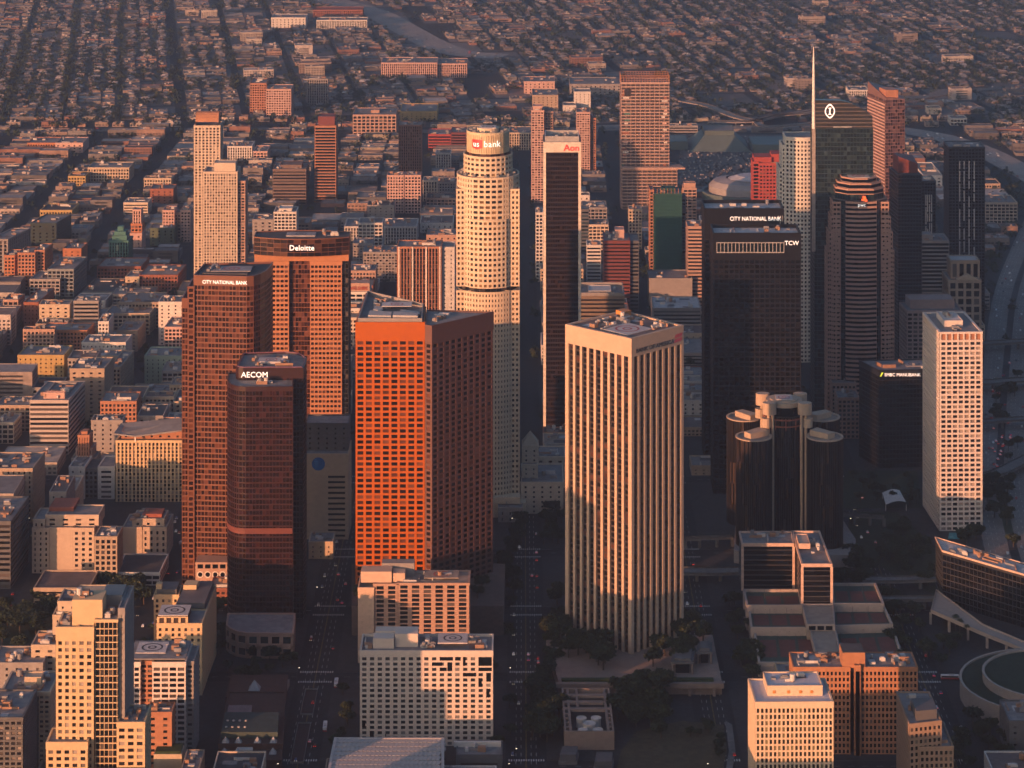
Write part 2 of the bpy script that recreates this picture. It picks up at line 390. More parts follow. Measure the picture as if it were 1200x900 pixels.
ribbon('freeway_ramp', ((289.7,4030.7),(352.7,4030.7),(409.1,4090.5),(465.4,4136.6),(479.4,4090.5),(446.3,4023.4),(373.8,3987),(362.8,4030.7),(388.4,4075.4),(462.8,4113.4),(588.3,4183.7)), 11, 6, FW, piers=4)
ribbon('freeway_ramp', ((263.5,4215.7),(299.6,4167.9),(331.1,4075.4),(364.6,4023.4)), 14, 6, FW, piers=4)
FD = mat('freeway_dark', (.19, .175, .165), .9, .25, .05)
for dx in (-13, 13): ribbon('freeway', [(x + dx, y) for x, y in ((678.5,3446.6),(595.2,3153.2),(541,2944.4),(488.4,2694.6),(440.6,2456.4),(404.8,2256.9),(380.7,2030.2))], 19, .3, FD, rail=False)
ribbon('freeway_ramp', ((581.3,3024.5),(514.3,2761.5),(468.4,2540.6),(429.1,2303.7)), 9, .32, FD, rail=False)
g = G(); q = ((214.9,3581.3),(402.9,3581.3),(438.2,3950.3),(246.9,3950.3)); g.prism(q, 0, .2); obj('car_park', g, mat('lot_grey', (.13, .12, .115), .9, .3, .05), None, 'structure')
for k, (q, w) in enumerate(((((450.7,2721.4),(485.9,2728.1),(548.3,2741.7)),12),(((434.5,2575),(468.4,2584),(518.6,2593.2)),14),(((420.4,2446.2),(452.5,2454.4),(492,2459.9)),10),(((368.8,2269.7),(404.5,2290.9),(436.8,2329.7),(476,2380.1)),13),(((260.1,2029.9),(291.8,2029.9),(324.1,2033.7)),11),(((267.2,1988.1),(292,1988.1),(314,1989.9)),8),(((125.5,2048.8),(147.1,2046.9),(172.9,2048.8)),13),(((134.7,2123),(152.7,2125.1),(171.5,2127.1)),5),(((263.2,2182),(279.3,2179.8),(296.4,2175.5)),5))):
    ribbon('overpass' if w > 9 else 'footbridge', q, w, 7.5 + k * .02, MATS['concrete_pave'], piers=4)

# ---------------------------------------------------------------- landmark towers
travertine = mat('travertine', (0.50, 0.37, 0.27), 0.75, 0.1, 0.03, streak=0.12)
mat('bronze_dark', (0.05, 0.035, 0.03), 0.5); mat('red_granite', (0.40, 0.135, 0.055), 0.6, 0.1, 0.05, streak=0.08)
mat('rose_granite', (0.18, 0.075, 0.042), 0.35, 0.1, 0.05, spec=0.5); mat('pale_granite', (0.62, 0.51, 0.37), 0.6, 0.1, 0.04, streak=0.1)
mat('black_granite', (0.011, 0.012, 0.015), 0.45, 0.2, 0.05, spec=0.1); mat('white_conc', (0.62, 0.55, 0.50), 0.75, 0.1, 0.04, streak=0.12)
mat('pink_stone', (0.40, 0.26, 0.20), 0.7, 0.12, 0.04, streak=0.1); mat('cream', (0.55, 0.46, 0.36), 0.8, 0.12, 0.05, streak=0.12)
mat('tan', (0.36, 0.28, 0.21), 0.8, 0.15, 0.05, streak=0.12); mat('grey_conc', (0.27, 0.25, 0.24), 0.85, 0.15, 0.05, streak=0.15)
mat('brick', (0.26, 0.10, 0.06), 0.85, 0.2, 0.08, streak=0.1); mat('metal_dark', (0.06, 0.06, 0.065), 0.4, metal=0.3)
mat('white_paint', (0.70, 0.66, 0.62), 0.6, 0.08); mat('steel', (0.6, 0.58, 0.56), 0.35, metal=0.6)
mat('terracotta', (0.36, 0.17, 0.10), 0.8, 0.15, 0.05); mat('brown_metal', (0.16, 0.085, 0.06), 0.45, 0.12)
SIGN_W = glow('sign_white', (1.0, 0.93, 0.85), 0.55); SIGN_R = glow('sign_red', (0.8, 0.03, 0.03), 0.25)
SIGN_DK = mat('sign_dark', (0.03, 0.03, 0.05), 0.5); mat('sign_pink', (0.62, 0.08, 0.14), 0.5); mat('sign_blue', (0.01, 0.14, 0.42), 0.5)
mat('sign_yellow', (0.6, 0.5, 0.05), 0.5)

def spandrels(root, poly, z0, z1, fh, bh, bd, m, name='spandrel'):
    g = G(); facade(g, G(), poly, z0, z1, dict(fh=fh, bay=9999, pw=0, bh=bh, pd=0, bd=bd))
    g.f = [f for f in g.f]; return obj(name, g, m, root)
def along(poly, i, s, d, z):
    p, q = poly[i], poly[(i + 1) % len(poly)]; L = math.hypot(q[0] - p[0], q[1] - p[1])
    u = ((q[0] - p[0]) / L, (q[1] - p[1]) / L)
    return (p[0] + u[0] * s + u[1] * d, p[1] + u[1] * s - u[0] * d, z), (u[0], u[1], 0), L
def prism_thing_xz(name, pts, y0, y1, m, root):
    """profile drawn in x-z, pushed back in depth from y0 to y1"""
    g = G(); n = len(pts)
    g.poly([(x, y0, z) for x, z in pts]); g.poly([(x, y1, z) for x, z in reversed(pts)])
    for i in range(n):
        (x0, z0), (x1, z1) = pts[i], pts[(i + 1) % n]
        g.poly([(x1, y0, z1), (x0, y0, z0), (x0, y1, z0), (x1, y1, z1)])
    return obj(name, g, m, root)

# --- square tower with stone fins
pb = ((82.1,1875.8),(120.2,1913.7),(79.5,1957.4),(37.4,1916.6))
pb = off(pb, -1.7)
st = S(travertine, glass('glass_amber', (0.016, 0.012, 0.010), (0.07, 0.03, 0.02), 0.2, rough=0.1), 4.0, 6.4, 2.1, 0.0, 1.7, 0.0, 1.0, MATS['roof_brown'], crown=12)
t = tower('office_tower', 'square corner-on tower of pale stone fins with dark bank lettering near its roof', pb, 224, st, clutter=0)
spandrels(t, pb, 0, 212, 4.0, 1.3, 0.25, MATS['bronze_dark'])
o_ = off(pb, 1.75); g = G()
for i in (0, 1, 3):
    p = o_[i]; a = lerp(p, o_[(i + 1) % 4], .05); b = lerp(p, o_[i - 1], .05); c = (a[0] + b[0] - p[0], a[1] + b[1] - p[1])
    g.prism([p, a, c, b], 0, 211.9, cap=False)
obj('corner_pier', g, travertine, t)
org, ux, L = along(off(pb, 1.85), 0, 4.5, 0.05, 214.2)
text('BANK OF AMERICA', t, 4.3, org, ux, SIGN_DK, ext=0.1, sx=1.05)
org, ux, L = along(off(pb, 1.85), 0, L - 10, 0.1, 213.6)
g = G(); X = Vector(ux); O = Vector(org) 
for k in range(5):
    for q in range(2):
        a = O + X * (k * 1.5 + q * .3) + Vector((0, 0, 0.4 + q * 3.1 + k * .1)); g.poly([tuple(a), tuple(a + X * 1.25 + Vector((0, 0, .5))), tuple(a + X * 2.2 + Vector((0, 0, 2.9))), tuple(a + X * .95 + Vector((0, 0, 2.5)))])
obj('flag_emblem', g, MATS['sign_pink'], t)
c = cen(pb); helipad(t, lerp(c, pb[0], .28), 26, 24, 224.1, 'pad_pale', 'paint_red', ang=math.atan2(pb[1][1] - pb[0][1], pb[1][0] - pb[0][0]))
roof_kit(t, sub(pb, .45, .45, .95, .95), 224, 12); roof_kit(t, sub(pb, .05, .5, .5, .95), 224, 8); roof_kit(t, sub(pb, .55, .05, .95, .45), 224, 5)
g = G(); q = sub(pb, .78, .78, .92, .92); g.prism(q, 224, 228.5); obj('window_washing_rig', g, mat('rig_orange', (0.5, 0.2, 0.05), 0.5), t)
g = G(); q = sub(pb, .5, .86, .74, .9); g.prism(q, 224.3, 225.6); obj('duct', g, MATS['unit_light'], t)

# --- orange-brown granite tower: two knife-edged prisms
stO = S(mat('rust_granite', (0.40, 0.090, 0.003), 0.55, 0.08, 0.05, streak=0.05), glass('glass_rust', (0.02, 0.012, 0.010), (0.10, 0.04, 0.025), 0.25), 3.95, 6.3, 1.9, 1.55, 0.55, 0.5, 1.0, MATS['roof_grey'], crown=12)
p1 = ((-112.7,1975.5),(-63.6,1975.5),(-64.1,2021.9),(-110,2065.1))
p2 = ((-62.1,1968),(-57.7,1965.5),(-14.7,2006.2),(-62.3,2012.7))
t = tower('office_tower', 'rust-orange granite tower of two wedges with square windows and flat roof', p1, 211, stO, clutter=0)
stO2 = dict(stO); stO2['wall'] = mat('rust_granite_shaded', (0.125, 0.06, 0.048), 0.55, 0.08, 0.05, streak=0.05); stO2['bay'] = 5.9  # same granite with the right wedge's shade put into its colour
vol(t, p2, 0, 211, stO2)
g = G(); g.ring(sub(p1, .02, .02, .97, .98), 211.2, 214.5, 0, -.8); obj('roof_screen', g, MATS['grey_conc'], t)
for u0, u1, v0, v1, h_ in ((.16, .5, .12, .3, 3.5), (.53, .9, .1, .28, 4.2), (.62, .92, .34, .5, 2.6), (.2, .34, .4, .55, 2.2)): g = G(); g.prism(sub(p1, u0, v0, u1, v1), 211.1, 211.1 + h_); obj('penthouse', g, mat('roof_house', (0.42, 0.40, 0.38), 0.7), t)
helipad(t, cen(sub(p1, .35, .5, .75, .85)), 22, 13, 214, 'pad_pale', 'paint_red'); roof_kit(t, sub(p1, .1, .5, .7, .9), 211, 5); roof_kit(t, sub(p2, .1, .2, .6, .9), 211, 5)

# --- red glass tower with stepped left wing and rounded right end
RG = glass('glass_red', (0.035, 0.012, 0.007), (0.085, 0.03, 0.016), 0.3, rough=0.16, spec=0.7)
stR = S(MATS['rose_granite'], RG, 3.9, 2.6, 0.45, 1.15, 0.25, 0.3, 1.2, MATS['roof_dark'], crown=6)
pc = ((-237.6,2041.2),(-198,2037),(-193.1,2038.9),(-188.6,2045.4),(-185.3,2055.8),(-183.3,2069.5),(-182.8,2084.6),(-234.3,2079.4))
t = tower('office_tower', 'red glass tower with rounded right end, stepped left wing and white bank sign', pc, 230, stR, clutter=0)
w1 = (((-241.9,2039.9),(-237.6,2039.9),(-237.5,2064.9),(-241.8,2064.9)),); w2 = (((-246.4,2040.2),(-242.1,2040.2),(-242,2065.2),(-246.3,2065.2)),)
stR2 = S(MATS['rose_granite'], RG, 3.9, 4.2, 1.2, 1.4, 0.6, 0.5, 1.0, MATS['roof_dark'])
vol(t, w1[0], 0, 222, stR2); vol(t, w2[0], 0, 213, stR)
g = G(); q = sub([pc[0], pc[1], lerp(pc[6], pc[7], .2), pc[7]], .12, .18, .97, .8); 
obj('roof_well', (g.prism(q, 230.2, 231.2), g)[1], MATS['roof_dark'], t)
helipad(t, cen(sub(q, .35, .2, .8, .8)), 30, 17, 231.3, 'pad_grey', 'paint_red'); roof_kit(t, sub(q, 0, .1, .4, .9), 231, 9)
org, ux, L = along(pc, 0, 6.3, 0.55, 225.0); text('CITY NATIONAL BANK', t, 3.8, org, ux, SIGN_W, sx=0.86)
g = G(); O = Vector(org) + Vector((36.5, 0, -1)); [g.poly([tuple(O + Vector((k * 1.1, -.1, k * .7))), tuple(O + Vector((k * 1.1 + .7, -.1, k * .7 + .1))), tuple(O + Vector((k * 1.1 + .7, -.1, 4.3))), tuple(O + Vector((k * 1.1, -.1, 4.1)))]) for k in range(3)]
obj('sign_emblem', g, SIGN_W, t)
# podium with round windows
pp = (((-234.7,2024.1),(-210.6,2024.1),(-210.6,2042.1),(-234.6,2042.1)),)[0]; g = G(); g.prism(pp, 0, 22); pd_ = obj('podium', g, MATS['pink_stone'], t)
def round_window(root, x, y, z, r):
    g = G(); n = 16
    for i in range(n):
        a, b = 2 * math.pi * i / n, 2 * math.pi * (i + 1) / n
        g.poly([(x + r * math.cos(b), y - .3, z + r * math.sin(b)), (x + r * math.cos(a), y - .3, z + r * math.sin(a)), (x + r * 1.5 * math.cos(a), y - .3, z + r * 1.5 * math.sin(a)), (x + r * 1.5 * math.cos(b), y - .3, z + r * 1.5 * math.sin(b))][::-1])
    fr = obj('round_window', g, MATS['white_conc'], root)
    g = G(); g.poly([(x + r * math.cos(2 * math.pi * i / n), y - .12, z + r * math.sin(2 * math.pi * i / n)) for i in range(n)], 0.1); obj('pane', g, MATS['glass_dark'], fr)
for k in range(4): 
    q = lerp(pp[0], pp[1], .15 + .23 * k); round_window(pd_, q[0], q[1], 13, 1.7)
    g = G(); g.box(q[0] - 2, q[1] - .1, 17.5, q[0] + 2, q[1] + .1, 20.5); obj('window', g, MATS['glass_dark'], pd_)
for k in range(6):
    q = lerp(pp[0], pp[1], .02 + .19 * k); g = G(); g.box(q[0] - .9, q[1] - 1.6, 0, q[0] + .9, q[1] - .05, 8.5); obj('column', g, MATS['pink_stone'], pd_)

# --- dark red glass tower, curved at its left front, two roof levels
stA = S(mat('dark_rose', (0.034, 0.013, 0.012), 0.35, 0.1, 0.05, spec=0.5), glass('glass_wine', (0.02, 0.009, 0.008), (0.03, 0.010, 0.009), 0.3, rough=0.14, spec=0.8), 3.9, 2.4, 0.4, 1.0, 0.25, 0.3, 1.0, MATS['roof_grey'], crown=2)
pa = ((-204.9,1966.6),(-203.2,1959),(-200.8,1953.5),(-198.1,1950.1),(-194.8,1947.9),(-189.8,1947),(-156.4,1947.4),(-159.2,1990),(-206,1985.3))
t = tower('office_tower', 'dark wine-red glass tower with curved corner and white sign between two roof levels', pa, 172, stA, clutter=0)
pa2 = ((-199,1971.3),(-196.8,1968),(-193.6,1967.1),(-150.6,1967.5),(-149.9,1978.4),(-150.2,1994),(-153.4,2003.6),(-159.6,2010.2),(-166.6,2012.2),(-197.7,2008.5))
stA2 = dict(stA); stA2['crown'] = 6
vol(t, pa2, 0, 180, stA2)
g = G(); q = sub([pa2[1], pa2[3], pa2[7], pa2[9]], .1, .12, .95, .85); helipad(t, cen(sub(q, .3, .2, .7, .8)), 19, 12, 180.2, 'pad_pale', 'paint_red', h=1.5); roof_kit(t, q, 180, 9)
obj('roof_rail', (g.ring(off(pa2, -1), 181, 181.6, .2, -.2), g)[1], mat('mauve_metal', (0.2, 0.1, 0.14), 0.4), t)
c = cen(pa); roof_kit(t, [(c[0] + 6, c[1] - 6), (c[0] + 22, c[1] - 6), (c[0] + 22, c[1] + 4), (c[0] + 6, c[1] + 4)], 172, 6)
q = pa2[2]; text('AECOM', t, 5.6, (q[0] - 1.5, q[1] - .7, 174.4), (1, 0, 0), SIGN_W, ext=.4)
g = G(); g.prism([(x - 0.4, y - 0.35) for x, y in off(pa, .2)][:7] + [(pa[6][0], pa[6][1] + 5), (pa[0][0], pa[0][1] + 5)], 68, 72); obj('stone_band', g, mat('band_red', (.14, .045, .035), .5), t)
# curved stone podium
pod = ((-199,1906.5),(-195.9,1899.8),(-190.6,1894),(-183.2,1890.7),(-151.8,1889.9),(-153.7,1928.5),(-200.1,1928.5))
g = G(); gg = G(); stp = S(MATS['pink_stone'], MATS['glass_teal'], 8.5, 7, 2.6, 3.6, 0.8, 0.8, 0.8); vol(t, pod, 0, 17, stp)

# --- ribbed tower with bowed glass crown
DG = mat('salmon_granite', (0.40, 0.18, 0.09), 0.6, 0.1, 0.05)
stD = S(DG, glass('glass_umber', (0.022, 0.013, 0.010), (0.08, 0.04, 0.03), 0.3), 3.95, 3.3, 0.9, 1.9, 0.6, 0.65, 0.6, MATS['roof_dark'], crown=2)
def pxD(a, b, y0, dep): return rect(a, y0, b, y0 + dep)
YD = 2257.9
xs = (-212.4,-184.9,-166.5,-141.1,-135.5)
t = tower('office_tower', 'salmon stone tower with dark glass centre strip and bowed crown with white sign', rect(xs[0], YD, xs[1], YD + 38), 192.8, stD, clutter=0)
vol(t, rect(xs[2], YD, xs[3], YD + 38), 0, 192.8, stD)
vol(t, rect(xs[1] + .7, YD + 3.5, xs[2] - .7, YD + 30), 0, 193.8, S(MATS['rose_granite'], MATS['glass_bronze'], 3.95, 2.6, 0.25, 0.7, 0.2, 0.25, 0.3, MATS['roof_dark']))
vol(t, rect(xs[3] + .7, YD + 2, xs[4], YD + 36), 0, 194.8, S(MATS['metal_dark'], MATS['glass_dark'], 3.95, 2.6, 0.25, 0.6, 0.15, 0.2, 0.3, MATS['roof_dark']))
g = G(); g.prism(rect(xs[0] - .5, YD - .9, xs[4] + .5, YD + 37), 193.6, 199); obj('cornice', g, DG, t)
n = 14; hw = (xs[4] - xs[0]) / 2 + .8; xc = (xs[4] + xs[0]) / 2
bow = [(xc - hw + 2 * hw * i / n, YD - 1 - 8.5 * (1 - ((i / n) * 2 - 1) ** 2)) for i in range(n + 1)] + [(xc + hw - 2 * hw * i / n, YD + 19 + 6 * (1 - ((i / n) * 2 - 1) ** 2)) for i in range(n + 1)]
stC = S(mat('crown_bronze', (.16, .065, .03), .4), glass('glass_dusk', (.02, .011, .009), (.06, .028, .016), .35, rough=.1, spec=.8), 3.4, 5.4, 0.25, 0.35, 0.2, 0.25, 0.8, MATS['roof_dark']); vol(t, bow, 199.05, 213, stC)
helipad(t, (xc - 1, YD + 8), 24, 13, 213.1, 'pad_grey', 'paint_dark', h=1.2); roof_kit(t, rect(xc + 12, YD + 4, xc + 33, YD + 17), 213, 5)
text('Deloitte', t, 6.2, (xc - 9.5, YD - 10.1, 204.4), (1, 0, 0), SIGN_W, ext=.5)
text('.', t, 6.2, (xc + 10.3, YD - 10.0, 204.4), (1, 0, 0), glow('sign_green', (0.3, 0.6, 0.1), 0.3), ext=.5)

# --- round pale stone tower with crown sign
UX, UY = -19.5, 2227.0
stU = S(MATS['pale_granite'], glass('glass_gold', (0.022, 0.024, 0.022), (0.16, 0.10, 0.045), 0.35), 4.1, 3.35, 1.55, 2.0, 0.5, 0.55, 0.8, MATS['roof_tan'])
def lobed(r, n=32, flat=0.0):
    return [(UX + r * (1 + flat * (math.cos(4 * a) - 1)) * math.cos(a), UY + r * (1 + flat * (math.cos(4 * a) - 1)) * math.sin(a)) for a in [2 * math.pi * (i + .5) / n for i in range(n)]]
t = thing('office_tower', 'tallest cream stone round tower stepping in to a crown with a bank sign', 'skyscraper', (UX, UY, 0))
vol(t, lobed(25.6, 32, -.02), 16, 180, stU); vol(t, lobed(25.0, 32, -.02), 184, 272, stU); vol(t, lobed(23.6, 32), 180.1, 183.9, S(MATS['metal_dark'], MATS['glass_dark'], 4, 4, .3, .3, .2, .2, 0), roof=False)
vol(t, lobed(19.6, 28), 272, 288, stU); vol(t, lobed(18.2, 28), 288.05, 290.5, S(MATS['bronze_dark'], MATS['glass_bronze'], 2.4, 3, .3, .3, .2, .2, 0), roof=False)
for s in (-1, 1):
    for z0, z1 in ((16, 180), (184.02, 262)):
        a, b = sorted((UX + s * 12.5, UX + s * 25.2)); vol(t, rect(a, UY - 18.5, b, UY + 18.5), z0, z1, stU)
bay = [(UX + 27.2 * math.cos(a), UY + 27.2 * math.sin(a)) for a in [math.radians(-122 + 8 * i) for i in range(9)]]
bay = bay + [(UX + 14, UY - 10), (UX - 14, UY - 10)]; vol(t, bay, 184.05, 238.5, stU)
vol(t, lobed(17.2, 28), 290.5, 306, S(mat('gold_granite', (0.60, 0.50, 0.33), 0.5, 0.12, 0.1), mat('sign_bay', (0.48, 0.38, 0.24), 0.6), 15.5, 1.9, 0.9, 1.2, 0.4, 0.42, 1.5, MATS['roof_tan']))
g = G(); g.prism(circ(UX, UY, 9, 20), 306.1, 309.5); obj('penthouse', g, MATS['pale_granite'], t)
helipad(t, (UX, UY), 13, 13, 309.5, 'pad_pale', 'paint_dark')
for i in range(10):
    a = 2 * math.pi * i / 10; g = G(); g.box(UX + 14 * math.cos(a) - 1.2, UY + 14 * math.sin(a) - 1.2, 306.1, UX + 14 * math.cos(a) + 1.2, UY + 14 * math.sin(a) + 1.2, 308.6); obj('rooftop_unit', g, MATS['unit_grey'], t)
for i in range(14):
    a = 2 * math.pi * (i + .3) / 14; g = G(); g.box(UX + 22.3 * math.cos(a) - 1, UY + 22.3 * math.sin(a) - 1, 272.1, UX + 22.3 * math.cos(a) + 1, UY + 22.3 * math.sin(a) + 1, 274.6); obj('rooftop_unit', g, MATS['unit_grey'], t)
g = G(); g.prism(rect(UX - 27, UY - 29, UX + 31, UY + 28), 0, 12); g.prism(rect(UX - 20, UY - 31, UX + 26, UY + 20), 12.01, 17); obj('podium', g, MATS['pale_granite'], t)
def text_arc(body, root, size, c, r, z, a0, m):
    """letters set one by one round a cylinder, starting at angle a0"""
    for ch in body:
        cu = (math.cos(a0), math.sin(a0)); ux = (-cu[1], cu[0], 0)
        o, wd = text(ch, root, size, (c[0] + r * cu[0], c[1] + r * cu[1], z), ux, m, ext=.2, width=True)
        a0 += (wd + size * .07) / r
    return a0
ra = 17.9; g = G(); a0, a1 = math.radians(-135), math.radians(-105)
sh = [(0, 0), (.5, -.12), (1, 0), (1, 1), (0, 1)]
for i in range(6):
    b0, b1 = a0 + (a1 - a0) * i / 6, a0 + (a1 - a0) * (i + 1) / 6
    dz = -1.1 if i in (2, 3) else -.4 if i in (1, 4) else 0
    g.poly([(UX + ra * math.cos(b0), UY + ra * math.sin(b0), 295.2 + dz), (UX + ra * math.cos(b1), UY + ra * math.sin(b1), 295.2 + dz), (UX + ra * math.cos(b1), UY + ra * math.sin(b1), 302), (UX + ra * math.cos(b0), UY + ra * math.sin(b0), 302)])
obj('sign_shield', g, SIGN_R, t)
text_arc('us', t, 6.6, (UX, UY), ra + .25, 296.4, math.radians(-131), SIGN_W); text_arc('bank', t, 7.0, (UX, UY), ra, 296.4, math.radians(-101), SIGN_W)

# --- dark slab with a white frame and red sign
pz = (((28,2422.4),(60.9,2422.4),(61.1,2460.4),(28.2,2460.4)),)[0]; BR = glass('glass_brown', (0.012, 0.007, 0.006), (0.018, 0.010, 0.008), 0.2, rough=0.1)
t = tower('office_tower', 'slim dark bronze slab in a white frame with red sign at its head', pz, 262, S(mat('bronze_black', (.022, .014, .012), .45), BR, 4.0, 2.0, 0.35, 1.5, 0.25, 0.2, 0.4, MATS['roof_grey'], crown=1), clutter=8)
g = G(); a, b = off(pz, .3)[:2]
g.box(a[0], a[1] - 1.2, 0, a[0] + 2.4, a[1] + 1.2, 262.6); g.box(b[0] - 2.4, b[1] - 1.2, 0, b[0], b[1] + 1.2, 262.6); g.box(a[0] + 2.41, a[1] - 1.1, 253.5, b[0] - 2.41, a[1] + 1.2, 262.5)
obj('frame', g, mat('frame_white', (0.62, 0.58, 0.5), 0.6), t)
text('Aon', t, 8.2, (b[0] - 15.5, b[1] - 1.5, 254.9), (1, 0, 0), SIGN_R, ext=.3, sx=1.0)
g = G(); q = sub(pz, .04, .08, .96, .9); g.ring(q, 262.2, 267, 0, -.6); obj('roof_screen', g, MATS['steel'], t)

# --- twin black granite towers
stB = S(MATS['black_granite'], MATS['glass_black'], 4.05, 4.3, 1.0, 1.3, 0.4, 0.45, 3.0, MATS['roof_light'])
pn = (((166.8,2362),(234.7,2362),(234.9,2398),(167,2398)),)[0]; ps = (((167.1,2261.6),(238.9,2261.6),(239,2295.6),(167.3,2295.6)),)[0]
t = tower('office_tower', 'black granite twin tower behind, with white bank lettering along its top', pn, 213, dict(stB, crown=24), clutter=7)
spandrels(t, pn, 189, 200, 11, .4, .75, MATS['bronze_dark'])
text('CITY NATIONAL BANK', t, 5.0, (pn[0][0] + 21.5, pn[0][1] - .9, 205.4), (1, 0, 0), SIGN_W, ext=.2, sx=.85)
g = G(); O = Vector((pn[0][0] + 63, pn[0][1] - .8, 201.5)); [g.poly([tuple(O + Vector((k * 1.7, 0, (1 - k % 2) * 3))), tuple(O + Vector((k * 1.7 + .7, 0, (1 - k % 2) * 3))), tuple(O + Vector((k * 1.7 + .9, 0, 8))), tuple(O + Vector((k * 1.7 + .3, 0, 8.6)))]) for k in range(3)]
obj('sign_emblem', g, MATS['steel'], t)
t = tower('office_tower', 'black granite twin tower in front, white three-letter sign at its right corner', ps, 213, dict(stB, crown=19), clutter=8)
x0, x1 = ps[0][0] + 2.5, ps[0][0] + 58; g = G()
for k in range(19):
    x = x0 + (x1 - x0) * k / 18; g.box(x - .3, ps[0][1] - 1.5, 200.5, x + .3, ps[0][1] - .5, 207.6)
g.box(x0 - .4, ps[0][1] - 1.6, 199.6, x1 + .4, ps[0][1] - .5, 200.4); g.box(x0 - .4, ps[0][1] - 1.6, 207.7, x1 + .4, ps[0][1] - .5, 208.4)
obj('window_frame', g, MATS['steel'], t); g = G(); g.box(x0, ps[0][1] - 1.0, 200.4, x1, ps[0][1] - .5, 207.7); obj('window', g, MATS['glass_teal'], t)
text('TCW', t, 5.0, (ps[1][0] - 13.2, ps[1][1] - .9, 206.0), (1, 0, 0), SIGN_W, ext=.2)

# --- white curved tower
c = (287.8,2684.6); stW = S(mat('white_stone', (0.60, 0.57, 0.50), 0.6, 0.08, 0.05), MATS['glass_dark'], 4.0, 4.0, 1.7, 1.9, 0.4, 0.45, 0.8, MATS['roof_grey'], crown=2)
def bowed(xl, xr, y0, dep, bul, n=10):
    return [(xl + (xr - xl) * i / n, y0 - bul * math.sin(math.pi * (0.15 + .7 * i / n)) ** 1.5 + bul * .35) for i in range(n + 1)] + [(xr, y0 + dep), (xl, y0 + dep)]
t = thing('office_tower', 'white stone tower with curved front and square windows beside the spire tower', 'building', (c[0], c[1], 0))
k_ = c[1] / 3200
vol(t, bowed((921 - 600) * k_, (962 - 600) * k_, c[1] + 1, 28, 8), 0, 220, stW); vol(t, bowed((917.5 - 600) * k_, (950 - 600) * k_, c[1] + 6, 28, 8), 0, 211, stW); vol(t, bowed((914.5 - 600) * k_, (950 - 600) * k_, c[1] + 9, 28, 8), 0, 188, stW)

# --- dark glass tower with sail crest and spire
yw = 2493.0; kw = yw / 3200
pw_ = rect((954.5 - 600) * kw, yw, (1023 - 600) * kw, yw + 34)
stG = S(mat('spandrel_metal', (0.035, 0.055, 0.065), 0.35, metal=0.2), MATS['glass_teal'], 4.1, 3.0, 0.25, 0.75, 0.15, 0.2, 0.3, MATS['roof_dark'])
t = tower('skyscraper', 'tall dark glass tower with sail-shaped crest, round emblem and thin white spire', pw_, 262, stG, clutter=0, cat='skyscraper')
xl, xr = pw_[0][0], pw_[1][0]
prof = [(xl + .3, 262.1), (xr - .3, 262.1)] + [(xr - .3 - (xr - xl) * .62 * i / 10, 262.1 + 25.5 * math.sin(math.pi / 2 * min(1, .28 + .72 * i / 10))) for i in range(11)] + [(xl + .3, 287.9)]
prism_thing_xz('crest', prof, yw + .6, yw + 9, mat('crest_glass', (0.03, 0.033, 0.035), 0.2, spec=0.8), t)
g = G()
for k in range(7):
    z = 263.4 + 3.5 * k; xe = xr - .5 if z < 269 else xr - .3 - (xr - xl) * .62 * max(0, (math.asin(min(1, (z - 262.1) / 25.6)) / (math.pi / 2) - .28) / .72) - .4
    g.box(xl + .2, yw - .1, z, xe, yw + .55, z + .9)
obj('louver', g, mat('louver_bronze', (0.16, 0.13, 0.11), 0.4, metal=.3), t)
sx_ = (953.6 - 600) * kw; g = G()
for z0, z1, r0, r1 in ((262, 300, 1.6, 1.3), (300, 325, 1.3, .8), (325, 337, .8, .25)):
    a = circ(sx_, yw + 1, r0, 8); b = circ(sx_, yw + 1, r1, 8)
    for i in range(8): j = (i + 1) % 8; g.poly([(*a[i], z0), (*a[j], z0), (*b[j], z1), (*b[i], z1)])
obj('spire', g, mat('spire_white', (0.75, 0.72, 0.68), 0.4), t)
g = G(); g.box(sx_ - 1.5, yw - 1, 150, sx_ + 1.5, yw + 2, 262); obj('spire_mast', g, mat('mast_steel', (0.4, 0.36, 0.33), 0.4, metal=.3), t)
ex, ez = (972.5 - 600) * kw, 278.0; g = G(); n = 28
for i in range(n):
    a, b = 2 * math.pi * i / n, 2 * math.pi * (i + 1) / n
    def el(r, q): return (ex + r * 4.7 * math.cos(q), yw - .25, ez + r * (5.3 + 1.4 * abs(math.sin(q)) ** 6) * math.sin(q))
    g.poly([el(.78, a), el(1, a), el(1, b), el(.78, b)][::-1])
for a_, b_, c_, d_ in ((-.6, -2.9, .6, 2.9), (-1.5, 2.4, 1.5, 3.1), (-1.5, -3.1, 1.5, -2.4)):
    g.poly([(ex + a_, yw - .3, ez + b_), (ex + c_, yw - .3, ez + b_), (ex + c_, yw - .3, ez + d_), (ex + a_, yw - .3, ez + d_)])
obj('sign_emblem', g, SIGN_W, t)
g = G(); g.box(xl + 17, yw - .35, 263, xl + 34, yw - .1, 264.2); obj('roof_light_strip', g, MATS['steel'], t)

